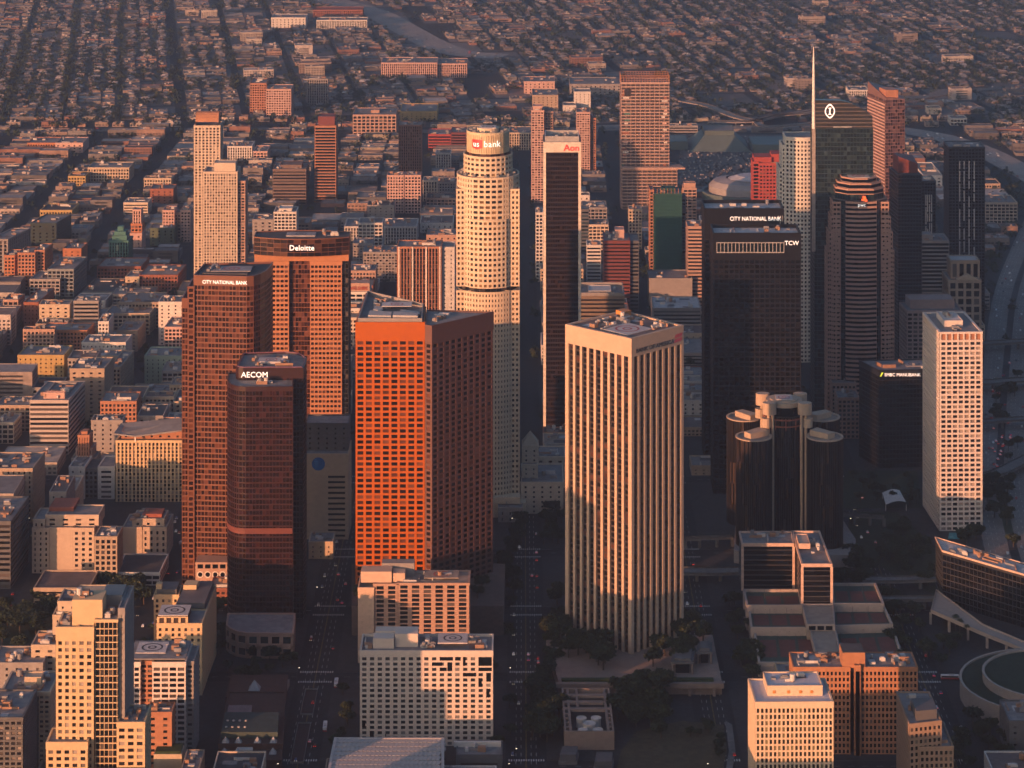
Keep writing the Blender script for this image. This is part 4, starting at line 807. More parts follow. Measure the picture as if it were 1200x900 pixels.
t = tower(A, 'black glass apartment tower with set-back dark red head, right of the banded tower', pd2, 190, S(mat('ink_metal', (.03, .03, .038), .4), MATS['glass_black'], 3.6, 3.0, .3, .9, .15, .3, .6, MATS['roof_dark']), clutter=3)
g = G(); q = sub(pd2, .12, .3, .95, .95); g.poly([(*q[0], 190), (*q[1], 190), (*q[1], 199), (*q[0], 206)]); g.poly([(*q[1], 190), (*q[2], 190), (*q[2], 203), (*q[1], 199)]); g.poly([(*q[2], 190), (*q[3], 190), (*q[3], 206), (*q[2], 203)]); g.poly([(*q[3], 190), (*q[0], 190), (*q[0], 206), (*q[3], 206)]); g.poly([(*q[0], 206), (*q[1], 199), (*q[2], 203), (*q[3], 206)]); obj('roof_house', g, MATS['maroon'], t)
for px_, lab in (((((447.3,2795.8),(484,2795.8),(484.2,2829.8),(447.5,2829.8)),190), 'dark gridded apartment tower with pale balcony strips near the right edge'), ((((434.2,2894.5),(449.1,2894.5),(449.2,2924.5),(434.3,2924.5)),136), 'shorter dark gridded twin of the right-edge apartment tower')):
    p, z = px_; t = bld(A, lab, (p, z), dict(STY['slate_grid'], wall=MATS['ink_metal'], gl=MATS['glass_black'], fh=3.3, bay=3.2, pw=.5, bh=.7), 3)
    w = p[1][0] - p[0][0]
    for u in (.3, .42, .56, .7):
        g = G(); zz = z - 12
        while zz > 8:
            hh = R.choice((10, 13, 20)); g.box(p[0][0] + w * u - .5, p[0][1] - 1.2, zz - hh, p[0][0] + w * u + .5, p[0][1] - .5, zz - 1.6); zz -= hh + R.choice((0, 0, 6))
        obj('balcony_fin', g, MATS['unit_light'], t, 'stuff')
bld('hospital', 'grey strip-window block behind the pedimented tower', (((413.4,2755.9),(440.9,2755.9),(441.1,2789.9),(413.5,2789.9)),102.5), dict(STY['grey_conc_band'], bh=1.5), 4, ph=[(.05, .2, .45, .7, 5)])
p, z = (((425.1,2657.1),(455.9,2657.1),(456,2695.1),(425.3,2695.1)),85.5)
t = bld('office_tower', 'classical stone tower with pediment and bay windows near the right edge', (p, z), dict(STY['pink_stone'], wall=MATS['tan'], fh=8, bay=7, pw=2.6, bh=2.2, pd=.8, bd=.6), 2)
vol2(t, sub(p, .12, .25, 1, .85), z + 17, dict(STY['pink_stone'], wall=MATS['tan'], fh=14, bay=7, pw=2.6, bh=3, pd=.8, bd=.6, roof=MATS['roof_light']), z + .1)
a, b = lerp(p[0], p[1], .25), lerp(p[0], p[1], .95); prism_thing_xz('pediment', [(a[0], z + 1), (b[0], z + 1), ((a[0] + b[0]) / 2, z + 6.5)], a[1] - 1.5, a[1] + 5, MATS['sand'], t)
bld('office_building', 'pink concrete grid block with wide roof plant behind the egg-crate tower', (((367.4,2539.2),(419,2539.2),(417,2576),(365,2572.6)), 84), dict(STY['pink_wall_grid'], wall=mat('mauve_conc', (.34, .25, .23), .8), fh=3.9, bay=5, pw=1.5, bh=1.6), 0, ph=[(.1, .3, .9, .95, 8)])
bld('club_building', 'brown brick clubhouse with cornice behind the cylinder hotel', (((288.9,2420),(307.8,2420),(307.9,2446),(289,2446)),35.5), 'pink_stone', 3); bld('club_building', 'taller brown brick block behind the clubhouse', (((288,2457.5),(309.5,2457.5),(309.6,2481.5),(288.1,2481.5)),38.4), 'pink_stone', 3)
bld(O_, 'pink fluted office tower behind the black twin towers', (((293.5,2762.7),(304.8,2762.7),(304.9,2792.7),(293.7,2792.7)),144.2), dict(STY['pink_stone'], bay=3.2), 0)
bld('warehouse', 'pale low market hall behind the dark gridded tower', (((578.3,3334.3),(616.9,3334.3),(617,3380.3),(578.5,3380.3)),25), 'sand_grid', 6); bld('hall', 'long teal-edged event hall behind the black glass apartment tower', (((534.3,3547),(558.7,3547),(559,3637),(534.6,3637)),17.7), dict(STY['white_wall_few'], roof=MATS['roof_tan']), 3)
bld('apartment_block', 'white apartment block by the freeway at right', (((647.2,4029),(671.1,4029),(671.2,4055),(647.3,4055)),10.1), 'white_wall_grid', 1); bld('apartment_block', 'cream two-wing block among trees above the freeway at right', (((627.9,4126.2),(648.6,4126.2),(648.7,4150.2),(628,4150.2)),9), 'cream_few', 1)
bld('apartment_block', 'white complex left of the bronze hotel tower', (((527.9,4276.9),(558.7,4276.9),(558.8,4316.9),(528.1,4316.9)),12), 'white_wall_rib', 3)
# convention hall, arena
p, z = (((270.8,3834.5),(311.6,3834.5),(311.7,3884.5),(271,3884.5)),25.2); t = bld('convention_hall', 'grey-green convention tower block above a flared glass lobby', (p, z), dict(STY['slate_few'], wall=mat('green_metal', (.10, .14, .14), .5), bay=99), 0, blank=(0, 3))
g = G(); q0 = off(p, 22); q1 = off(p, 1)
for i in range(4): j = (i + 1) % 4; g.poly([(*q0[i], 0), (*q0[j], 0), (*q1[j], 20), (*q1[i], 20)])
obj('lobby_roof', g, MATS['green_metal'], t)
g = G(); g.prism(rect(p[0][0] - 95, p[0][1] - 5, p[0][0] - 24, p[0][1] + 45), 0, 12); obj('hall_wing', g, MATS['green_metal'], t); g = G(); g.prism(rect(p[1][0] + 24, p[0][1] - 30, p[1][0] + 75, p[0][1] + 35), 0, 12); obj('hall_wing', g, MATS['green_metal'], t)
cx, cy_ = (295.7,3465.8); t = thing('arena', 'round arena with white domed roof and ring gallery', 'arena', (cx, cy_, 0))
g = G(); n = 32
for r0, z0, r1, z1 in ((46, 0, 46, 22), (46, 22, 40, 28), (40, 28, 24, 31)):
    a, b = circ(cx, cy_, r0, n, 0, r0 * .95), circ(cx, cy_, r1, n, 0, r1 * .95)
    for i in range(n): j = (i + 1) % n; g.poly([(*a[i], z0), (*a[j], z0), (*b[j], z1), (*b[i], z1)])
obj('outer_roof', g, mat('arena_grey', (.3, .29, .3), .7), t)
g = G(); a = circ(cx + 8, cy_ - 4, 30, n, 0, 26); b = circ(cx + 8, cy_ - 4, 18, n, 0, 15)
for i in range(n): j = (i + 1) % n; g.poly([(*a[i], 31.2), (*a[j], 31.2), (*b[j], 35), (*b[i], 35)])
g.poly([(x, y, 35) for x, y in b]); obj('dome', g, mat('arena_white', (.48, .47, .5), .6), t)
g = G(); g.ring(circ(cx, cy_, 52, 32, 0, 48), 0, 15, 3, 0); obj('gallery', g, MATS['green_metal'], t)

# ---------------------------------------------------------------- foreground, left to right
mat('gold_wall', (.56, .42, .25), .75, .08, .05, streak=.06); mat('peach_wall', (.55, .40, .30), .75, .1, .05, streak=.08)
mat('hedge', (.03, .05, .02), .95, .4, .3)
VL = 640
# cream-gold condominium tower at lower left
YG = 1560.0; kG = YG / 3200
def gx(px): return (px - 600) * kG
def gz(py, d=0.0): return 695 - (YG + d) * (py + 405) / 3200
stGd = S(MATS['gold_wall'], MATS['glass_blinds'], 3.88, 4.2, 1.9, 1.8, .5, .45, .8, MATS['roof_grey'], crown=6.5)
zG = gz(736)
t = tower('apartment_tower', 'gold-lit cream condominium tower with glass bay and roof hut at lower left', rect(gx(66.5), YG, gx(91), YG + 24), zG, stGd, clutter=0)
vol(t, rect(gx(91.6), YG - .9, gx(109.5), YG + 24), 0, zG + .3, dict(stGd, bay=4.0))
vol(t, rect(gx(110), YG + 1.5, gx(111.6), YG + 20), 0, zG - 1, dict(stGd, bay=9, pw=.2, wall=MATS['metal_dark']), parapet=False)
vol(t, rect(gx(112), YG + .6, gx(137), YG + 26), 0, gz(727), S(MATS['gold_wall'], MATS['glass_dark'], 3.88, 2.4, .3, .55, .15, .7, .5, MATS['roof_grey'], crown=1))
vol(t, rect(gx(138), YG + 3, gx(145), YG + 40), 0, gz(716), S(MATS['grey_conc'], MATS['glass_dark'], 3.88, 5.5, 3.8, 2.0, .3, .25, .8, MATS['roof_grey'], crown=3))
vol(t, rect(gx(57), YG - 6, gx(104), YG + 14), 0, gz(866), dict(stGd, bay=4.4, crown=3)); vol(t, rect(gx(138.5), YG - 3, gx(170), YG + 22), 0, gz(845), dict(stGd, bay=5.2, crown=2))
vol(t, rect(gx(57), YG - 12, gx(187), YG - 6.3), 0, gz(897), dict(stGd, bay=6, crown=3))
g = G(); g.prism(rect(gx(83.5), YG + 3, gx(119), YG + 19), zG + .2, gz(705)); obj('penthouse', g, MATS['gold_wall'], t)
g = G(); g.prism(rect(gx(113), YG + 21, gx(137), YG + 39), gz(727), gz(712)); obj('penthouse', g, MATS['grey_conc'], t)
roof_kit(t, rect(gx(113), YG + 2, gx(136), YG + 20), gz(727), 6); roof_kit(t, rect(gx(84), YG + 4, gx(118), YG + 18), gz(705), 3); roof_kit(t, rect(gx(140), YG - 1, gx(169), YG + 20), gz(845), 5); roof_kit(t, rect(gx(67), YG + 2, gx(82), YG + 22), zG, 3)
# its neighbours
t = bld('apartment_block', 'cream apartment block with cluttered roofs just behind the gold-lit tower', (((-304.3,1830.5),(-272.3,1830.5),(-272,1854.5),(-304,1854.5)),59.5), 'sand_few', 14, ph=[(.35, .3, .95, .9, 4)]); p, z = (((-307.2,1827.4),(-295.2,1827.4),(-295,1845.4),(-307,1845.4)),51.4); vol2(t, p, z, 'sand_few'); roof_kit(t, p, z, 4)
bld('apartment_block', 'low cream block in trees left of the gold-lit tower', (((-318.9,1812.6),(-302.5,1812.6),(-302.1,1838.5),(-318.6,1838.5)),36.8), 'sand_few', 6)
t = bld('apartment_block', 'dark balconied apartment block at lower left edge', (((-317.3,1697.7),(-287.5,1697.7),(-287.1,1731.7),(-316.8,1731.7)),49.3), 'sand_apt', 12, ph=[(.4, .35, .75, .6, 5)]); p, z = (((-317.3,1697.7),(-287.5,1697.7),(-287.1,1731.7),(-316.8,1731.7)),49.3)
for u in (.3, .62): vol2(t, [(a, b - 1.2) for a, b in sub(p, u, 0, u + .14, .5)], z - 3, dict(STY['slate_apt']))
bld('apartment_block', 'grey roofed balconied block at the bottom left corner', (((-324.3,1647.4),(-295.5,1647.4),(-295,1691.4),(-323.8,1691.4)),53), 'slate_apt', 9); bld('apartment_block', 'long low roof behind the dark balconied block', (((-343.3,1800.8),(-309.5,1800.8),(-309.1,1830.8),(-342.9,1830.8)),29.3), 'grey_conc_few', 8)
# white apartment tower with helipad
p, z = (((-240.3,1720),(-205.9,1720),(-205.5,1751),(-239.9,1751)),59.7)
stH = S(MATS['white_conc'], MATS['glass_dark'], 3.35, 5.0, 1.0, 1.3, .5, .55, .8, MATS['roof_grey'], crown=2)
t = bld('apartment_tower', 'white gridded apartment tower with pale helipad beside the gold-lit tower', (sub(p, .41, 0, 1, 1), z), stH, 4)
vol(t, sub(p, -.05, 0, .17, 1), 0, z, stH); vol(t, sub(p, .175, .1, .405, .9), 0, z - .5, dict(STY['brick_apt'], wall=MATS['terracotta'], bay=5)); vol(t, sub(p, 1.02, .12, 1.13, .95), 0, z - 1, dict(STY['grey_conc_apt'], bay=4))
g = G(); g.prism(sub(p, -.05, -.02, 1, 1), z + 2.2, z + 3.0, bottom=True); obj('roof_slab', g, MATS['roof_grey'], t); helipad(t, cen(sub(p, .1, .25, .55, .9)), 19, 19, z + 3.0, 'pad_pale', 'paint_dark'); roof_kit(t, sub(p, .62, .3, .98, .95), z + 3, 4)
bld('apartment_block', 'small dark red block between the gold-lit and white towers', (((-227.1,1697.7),(-211.7,1697.7),(-211.5,1713.7),(-226.9,1713.7)),36.6), dict(STY['brick_few'], wall=MATS['terracotta']), 3); g = G(); p, z = (((-221.6,1688.7),(-204.2,1688.7),(-204.1,1702.7),(-221.5,1702.7)),14.8); g.prism(p, 0, z); g2 = tag(obj('garden_terrace', g, MATS['sand']), 'cream garden terrace with hedge at the foot of the white tower', 'terrace'); g = G(); g.prism(off(p, -.8), z, z + 1.5); obj('hedge', g, MATS['hedge'], g2)
# L-shaped cream hotel with helipad
p, z = (((-237,1823),(-207.1,1823),(-206.7,1849.9),(-236.6,1849.9)),47.3); stL = dict(STY['cream'], wall=MATS['gold_wall'], fh=3.6, bay=4.6, pw=2.5, bh=1.5, crown=1.5)
t = bld('apartment_building', 'gold-topped L-shaped apartment building with arched roof storey and helipad', (p, z), stL, 0)
a = p[1]; s = (650 - 600) / 3200; e = [(p[1][0] - 22, p[1][1] + 27.2), (p[1][0] + .2, p[1][1] + 27.2), (p[1][0] + 1.5, p[1][1] + 74), (p[1][0] - 20, p[1][1] + 74)]
vol(t, e, 0, z, stL); q = [(p[0][0] - 9, p[1][1] + 54), (e[0][0] - .1, p[1][1] + 54), (e[0][0] - .1, p[1][1] + 73), (p[0][0] - 9, p[1][1] + 73)]; vol(t, q, 0, z + .5, stL)
g = G(); g.prism(off(e, -1.5), z + 1, z + 4.5); obj('mansard_roof', g, mat('roof_metal', (.12, .115, .12), .6), t); g = G(); g.prism(off(q, -1.5), z + 1.5, z + 4.5); obj('mansard_roof', g, MATS['roof_metal'], t)
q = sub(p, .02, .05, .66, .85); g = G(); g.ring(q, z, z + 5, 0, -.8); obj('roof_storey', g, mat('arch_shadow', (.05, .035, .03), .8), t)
g = G()
for k in range(5): a = lerp(q[0], q[1], k / 4); g.box(a[0] - .8, a[1] - .6, z, a[0] + .8, a[1] - .02, z + 5)
g.box(q[0][0] - .8, q[0][1] - .5, z + 4.2, q[1][0] + .8, q[0][1] - .01, z + 5); obj('arcade', g, MATS['gold_wall'], t)
helipad(t, cen(q), 20, 20, z + 5.05, 'pad_pale', 'paint_dark'); g = G(); g.prism([(p[0][0] - 8, p[1][1] + 56), (p[0][0] - 4, p[1][1] + 56), (p[0][0] - 4, p[1][1] + 61), (p[0][0] - 8, p[1][1] + 61)], z, z + 8); obj('chimney', g, MATS['gold_wall'], t)
g = G(); g.prism([(e[0][0] + 3, e[0][1] + 28), (e[0][0] + 12, e[0][1] + 28), (e[0][0] + 13, e[0][1] + 38), (e[0][0] + 4, e[0][1] + 38)], z, z + 7.5); obj('penthouse', g, MATS['gold_wall'], t)
# low museum with glass pyramids
mp = ((-184.7,1717.7),(-144.4,1717.7),(-149.9,1803.8),(-187.1,1803.8))
t = thing('museum', 'low dark red stone museum with small glass pyramids on its roofs', 'museum', (*cen(mp), 0)); RS = mat('red_sandstone', (.085, .048, .04), .85, .2, .06)
g = G(); g.prism(mp, 0, 9); g.ring(mp, 9, 9.9, .3, -.5); obj('wall', g, RS, t)
g = G(); g.prism(sub(mp, .02, .12, .92, .5), 9, 13); obj('roof_block', g, mat('roof_green', (.05, .075, .07), .7), t); g = G(); g.prism(sub(mp, .05, .5, .45, .7), 9, 11); obj('roof_block', g, mat('roof_pinkish', (.24, .17, .16), .8), t)
for u, v, r in ((.1, .04, 2.3), (.3, .04, 2.3), (.6, .04, 2.3), (.85, .04, 2.3), (.1, -.08, 2.3), (.3, -.08, 2.3), (.85, -.08, 2.3)):
    c = cen(sub(mp, u, v, u + .01, v + .01)); g = G(); zb = 9.2 if v > 0 else 6.5
    for i in range(4):
        a, b = math.radians(45 + 90 * i), math.radians(135 + 90 * i); g.poly([(c[0] + r * 1.4 * math.cos(a), c[1] + r * 1.4 * math.sin(a), zb), (c[0] + r * 1.4 * math.cos(b), c[1] + r * 1.4 * math.sin(b), zb), (c[0], c[1], zb + 3.6)])
    obj('glass_pyramid', g, mat('pyramid_glass', (.34, .35, .37), .3), t)
for k in range(8):
    c = cen(sub(mp, .08 + .1 * (k % 4), .2 + .12 * (k // 4), .1 + .1 * (k % 4), .22 + .12 * (k // 4))); g = G(); g.prism(circ(c[0], c[1], .8, 8), 13, 13.6); obj('skylight', g, MATS['unit_light'], t)
g = G(); g.prism(sub(mp, .0, -.2, 1, -.001), 0, 6.4); obj('forecourt', g, RS, t)
q = ((-189.8,1776.3),(-148.8,1776.3),(-151.3,1847.7),(-189.4,1847.7)); g = G(); g.prism(sub(q, 0, .4, 1, .95), 0, 6); t2 = tag(obj('gallery_wing', g, RS), 'dark stone gallery wing with one large glass pyramid', 'museum wing')
c = cen(sub(q, .42, .55, .5, .65)); g = G()
for i in range(4):
    a, b = math.radians(45 + 90 * i), math.radians(135 + 90 * i); g.poly([(c[0] + 5.5 * math.cos(a), c[1] + 5.5 * math.sin(a), 6), (c[0] + 5.5 * math.cos(b), c[1] + 5.5 * math.sin(b), 6), (c[0], c[1], 12)])
obj('glass_pyramid', g, MATS['pyramid_glass'], t2)
q = ((-184.9,1825.9),(-149.5,1825.9),(-148.3,1839.6),(-184,1839.6))
for k in range(9):
    s_ = sub(q, k / 9 + .01, 0, k / 9 + .07, 1); g = G(); g.prism(s_, 0, 4.5); obj('pergola_beam', g, MATS['grey_conc'], t2)
q = ((-171.7,1685.5),(-160.1,1685.5),(-164.2,1734.5),(-174,1734.5)); t2 = thing('exhibition_hall', 'white rib-roofed hall at the bottom edge among dark museum roofs', 'hall', (*cen(q), 0)); g = G(); g.prism(q, 0, 7); obj('wall', g, MATS['metal_dark'], t2)
for k in range(7): g = G(); g.prism(sub(q, .02, k / 7, .98, k / 7 + .09), 7, 7.7); obj('roof_rib', g, MATS['white_wall'], t2)
# ---- balcony residence and white perforated block
p, z = (((-105.9,1883.1),(-30,1883.1),(-29.9,1908.1),(-105.8,1908.1)),54.1); zR = z
stRz = S(mat('peach_dark', (.42, .27, .20), .8, .12, .05, streak=.08), MATS['glass_dark'], 3.05, 8.6, 3.0, .75, .5, .9, .8, MATS['roof_tan'], crown=0.5)
t = bld('apartment_building', 'peach balcony apartment slab with helipad below the rust-orange tower', (sub(p, .36, 0, 1, 1), z), stRz, 6)
vol(t, sub(p, .0, -.06, .14, 1), 0, z - 3, dict(STY['sand_few'], wall=MATS['peach_wall'], crown=2)); vol(t, sub(p, .145, 0, .355, .95), 0, z - .5, stRz)
g = G(); g.prism(sub(p, .02, .1, .30, .6), z, z + 7.5); obj('penthouse', g, MATS['peach_wall'], t); g = G(); g.prism(sub(p, .31, .15, .42, .55), z, z + 6); obj('penthouse', g, MATS['peach_wall'], t); g = G(); g.prism(sub(p, .2, .62, .5, .98), z, z + 9); obj('penthouse', g, MATS['grey_conc'], t)
helipad(t, cen(sub(p, .6, .2, .9, .95)), 24, 16, z + 1.5, 'roof_tan', 'paint_red'); roof_kit(t, sub(p, .03, .65, .2, .98), z, 4)
p, z = (((-96.5,1738.9),(-12.5,1738.9),(-12.4,1767.9),(-96.3,1767.9)),59.2)
stEm = S(mat('shell_white', (.60, .52, .45), .8, .06, .04, streak=.06), glass('glass_slate', (.03, .04, .045), (.12, .12, .12), .3, rough=.1), 3.32, 5.0, 2.2, 1.35, .45, .4, 1.6, MATS['roof_grey'], crown=2)
t = bld('apartment_building', 'white apartment block of scattered square windows, roof helipad and plant', (p, z), stEm, 0)
f0 = p[0]; w = p[1][0] - p[0][0]; nb = round(w / 5.0); bw = w / nb; nf = round((z - 2) / 3.32); h = (z - 2) / nf; g = G()
for a, k, da, dk in ((10, 0, 2.0, 1), (12, 0, 1, 1), (13, 0, .6, 2), (15, 0, 2, 2), (11, 1, .9, 2), (10, 2, 1.2, 1), (15, 2, 2, 1), (13, 3, 2, 1), (16, 3, .9, 2), (15, 4, .7, 2), (9, 1, 1.6, 1), (16, 6, .7, 2), (0, 12, .7, 1.6), (0, 15, .8, 2), (1, 14, .8, 2), (1, 16, 1.8, 1), (3, 14.5, .4, 1.2)):
    g.box(f0[0] + a * bw + 1.0, f0[1] - .52, z - 2 - (k + dk) * h + .6, f0[0] + (a + da) * bw - .4, f0[1] - .3, z - 2 - k * h - .5)
obj('merged_window', g, MATS['glass_dark'], t, 'stuff')
helipad(t, cen(sub(p, .6, .2, .79, .9)), 19, 17, z + 3, 'pad_pale', 'paint_dark', h=.8); g = G(); g.prism(sub(p, .09, .25, .25, .6), z, z + 6.5); obj('penthouse', g, MATS['shell_white'], t); g = G(); g.prism(sub(p, .255, .35, .43, .8), z, z + 8.5); g.prism(sub(p, .1, .65, .42, .95), z, z + 7); obj('penthouse', g, MATS['shell_white'], t)
roof_kit(t, sub(p, .44, .2, .58, .95), z, 9); roof_kit(t, sub(p, .8, .15, .99, .9), z, 8); roof_kit(t, sub(p, .01, .1, .09, .9), z, 3)
# museum with veil roof
bq = ((-111.4,1613.2),(-40.3,1613.2),(-42.4,1694.4),(-110.1,1694.4)); t = thing('museum', 'pale honeycomb-roofed museum at the bottom edge below the white block', 'museum', (*cen(bq), 0))
VW = mat('veil_white', (.46, .43, .41), .8, .06); g = G(); g.prism(bq, 0, 21); obj('wall', g, VW, t)
g = G(); g.prism(off(bq, -.5), 21, 21.2); obj('roof', g, MATS['roof_dark'], t)
for k in range(26):
    g = G(); u0 = k / 26
    for j in range(12):
        v = j / 12; s_ = .028
        a = sub(bq, u0, v, u0 + .035, v + .001); b = sub(bq, u0 + s_, v + .083, u0 + s_ + .035, v + .084)
        P4 = [a[0], a[1], b[1], b[0]]
        if max(q[0] for q in P4) > bq[1][0]: continue
        g.prism([lerp(a[0], b[0], .1), lerp(a[1], b[1], .0), lerp(a[1], b[1], .85), lerp(a[0], b[0], .9)][:4], 21.2, 22.6)
    obj('roof_vane', g, VW, t, 'stuff')
g = G(); g.ring(bq, 21, 23, .3, -1.5); obj('roof_rim', g, VW, t)
t = bld('cafe_pavilion', 'small grey pavilion with white fascia right of the honeycomb roof', (((-34.2,1684.8),(-6.3,1684.8),(-6.2,1706.8),(-34.1,1706.8)),15.3), dict(STY['slate_few'], crown=3, bay=30), 3, blank=(3,)); p, z = (((-36.1,1697.7),(-6.9,1697.7),(-6.8,1717.7),(-36,1717.7)),15.4)
g = G(); g.box(p[0][0], p[0][1] + .5, z, p[1][0], p[0][1] + 2.5, z + 3.2); obj('fascia', g, MATS['white_wall'], t)
# bank tower plaza: retaining wall, pavilion, cooling tower yard
t = thing('plaza_terrace', 'long concrete plaza terrace with hedge at the foot of the fin tower', 'terrace', (80,1827.4,0))
q = ((31.4,1824.4),(140.3,1824.4),(140.5,1913.3),(23.8,1903.4)); g = G(); g.prism(q, 0, 8); obj('terrace_wall', g, mat('plaza_conc', (.25, .19, .16), .85, .15, .06, streak=.15), t)
g = G(); s_ = sub(q, .02, .01, .95, .06); g.prism(s_, 8, 9.6); obj('hedge', g, MATS['hedge'], t); g = G(); g.box(q[0][0] - 2, q[0][1] - 3.5, 5.4, q[1][0] + 1, q[0][1] - .3, 8.6); obj('parapet_beam', g, MATS['plaza_conc'], t)
for k in range(5): a = lerp(q[0], q[1], .35 + .15 * k); g = G(); g.box(a[0] - 1, a[1] - 3.2, 0, a[0] + 1, a[1] - .4, 5.35); obj('column', g, MATS['plaza_conc'], t)
def pavilion(label, q, z0, z1):
    t = thing('pavilion', label, 'pavilion', (*cen(q), z0)); g = G(); g.prism(off(q, 1), z1, z1 + 1.6, bottom=True); g.prism(off(q, -1), z1 + 1.6, z1 + 3.2); obj('roof', g, MATS['slate'], t)
    for p_ in q: g = G(); g.box(p_[0] - .5, p_[1] - .5, z0, p_[0] + .5, p_[1] + .5, z1); obj('column', g, MATS['plaza_conc'], t)
    g = G(); g.prism(off(q, -2), z0, z1 - .1); obj('glass_core', g, MATS['glass_dark'], t)
pavilion('open square pavilion with grey roof on the plaza terrace', ((108.1,1839.7),(121.3,1839.7),(123.8,1859.9),(110.4,1859.9)), 8, 15); pavilion('second smaller pavilion at the terrace corner by the street', ((126.6,1858.3),(135.3,1858.3),(136.5,1874.2),(128.3,1874.2)), 8, 15)
cq = ((33.3,1731.9),(64.9,1731.9),(64.3,1804.8),(32.7,1804.8)); t = thing('cooling_plant', 'roofless concrete cooling plant with five white fan drums', 'plant building', (*cen(cq), 0))
g = G(); g.ring(cq, 0, 12, 0, -1.2); obj('wall', g, MATS['plaza_conc'], t); g = G(); g.prism(off(cq, -1.1), 0, 4); obj('deck', g, MATS['roof_dark'], t)
for v in (.5, .66, .82): g = G(); g.prism(sub(cq, .03, v, .97, v + .05), 10.2, 11.8, bottom=True); obj('roof_beam', g, MATS['plaza_conc'], t)
for u in (.1, .28, .86): g = G(); g.prism(sub(cq, u, .52 if u == .28 else .02, u + .05, .98), 10.1, 11.7, bottom=True); obj('roof_beam', g, MATS['plaza_conc'], t)
for v in (.1, .2, .3, .4): g = G(); g.prism(sub(cq, .02, v, .1, v + .03), 10.3, 11.6, bottom=True); g.prism(sub(cq, .9, v, .98, v + .03), 10.3, 11.6, bottom=True); obj('roof_beam', g, MATS['plaza_conc'], t)
for u, v, r in ((.36, .34, 3.4), (.66, .34, 3.4), (.51, .22, 4.3), (.37, .08, 3.4), (.67, .08, 3.4)):
    c = cen(sub(cq, u, v, u + .01, v + .01)); g = G(); n = 18; prof = ((1.0, 5), (.92, 8), (1.0, 11))
    for (r0, z0), (r1, z1) in zip(prof, prof[1:]):
        a, b = circ(c[0], c[1], r * r0, n), circ(c[0], c[1], r * r1, n)
        for i in range(n): j = (i + 1) % n; g.poly([(*a[i], z0), (*a[j], z0), (*b[j], z1), (*b[i], z1)])
    d = obj('fan_drum', g, MATS['unit_light'], t); g = G(); g.poly([(x, y, 10.6) for x, y in circ(c[0], c[1], r * .95, n)]); g.box(c[0] - r * .8, c[1] - .2, 10.62, c[0] + r * .8, c[1] + .2, 10.8); obj('fan', g, MATS['pad_pale'], d)
vq = (((29.9,1710),(40.1,1710),(41.5,1723.3),(31.8,1723.3)),((51.5,1699.5),(62.1,1699.5),(63.2,1713.9),(53,1713.9)))
for q, lab in zip(vq, ('dark cube vent house on a pale base left of the cooling plant door', 'dark cube vent house on a pale base nearest the dry park lawn')):
    t = thing('vent_house', lab, 'vent house', (*cen(q), 0)); g = G(); g.prism(off(q, .8), 0, 2); obj('base', g, MATS['concrete_pave'], t); g = G(); g.prism(q, 2, 6); obj('body', g, MATS['slate'], t)
# ---- right: terraced block with courts, black office, brick slabs, pale gold tower
tq = ((167.9,1852.2),(266.7,1863.3),(268.6,2036.9),(167.8,1996)); LT = mat('terrace_light', (.40, .33, .29), .8, .12, .05)
occ(tq, 0); t = thing('terraced_podium', 'stepped podium of sunken red and green sports courts below the black office', 'podium', (*cen(tq), 0))
rows = ((((167.6,1856.1),(208.8,1856.1),(214.7,1924.5),(169.9,1921.1)),((223.7,1859.2),(267.5,1868.7),(268.5,1926.2),(227.3,1924.5))),(((167.3,1911.6),(208.5,1911.6),(209.9,1952.7),(169,1952.7)),((225.6,1914.9),(267.4,1918.3),(266.5,1956.2),(229.9,1956.2))),(((167.1,1944.7),(206.6,1944.7),(208.4,1978.4),(167.5,1978.4)),((228.9,1948.2),(265.4,1948.2),(265.1,1991.2),(233.3,1991.2))))
CT = mat('court_red', (.15, .06, .05), .9, .2, .1); CG = mat('court_green', (.05, .085, .07), .9, .2, .1)
for r, row in enumerate(rows):
    z1 = 10 + 4 * r
    for q in row:
        g = G(); g.prism(q, 0, z1 - 2.0); obj('court_block', g, CG, t); g = G(); g.ring(q, 0, z1, .25, -1.2); obj('terrace_wall', g, LT, t)
        for k in range(3): g = G(); g.prism(sub(q, .07 + .31 * k, .22, .33 + .31 * k, .72), z1 - 2.0, z1 - 1.97); obj('court', g, CT, t)
        for k in range(4): a = cen(sub(q, .06 + .29 * k, .6, .07 + .29 * k, .62)); g = G(); g.box(a[0] - .12, a[1] - .12, z1 - 2, a[0] + .12, a[1] + .12, z1 + 4.5); obj('court_lamp', g, MATS['metal_dark'], t)
        g = G(); a, b = q[0], q[1]
        for k in range(7): s_ = lerp(a, b, .03 + k * .155); g.box(s_[0] - .5, s_[1] - .9, 0, s_[0] + .5, s_[1] - .3, z1 - 3)
        obj('pilaster', g, LT, t)
for (q, z1) in ((((206.7,1847.9),(222.9,1847.9),(226.1,1914.4),(208.2,1914.4)),15),(((205.8,1903.7),(224.9,1903.7),(228.5,1944.7),(206.6,1944.7)),19)):
    g = G(); g.prism(q, 0, z1 - .8); obj('stair_block', g, MATS['roof_tan'], t); g = G(); g.ring(q, z1 - 4.5, z1, .2, -.6); obj('terrace_wall', g, LT, t)
    for k in range(3): g = G(); s_ = sub(q, .06 + .31 * k, -.002, .3 + .31 * k, 0); g.box(s_[0][0], s_[0][1] - .4, z1 - 4, s_[1][0], s_[1][1] - .25, z1 - 1.2); obj('opening', g, MATS['glass_dark'], t)
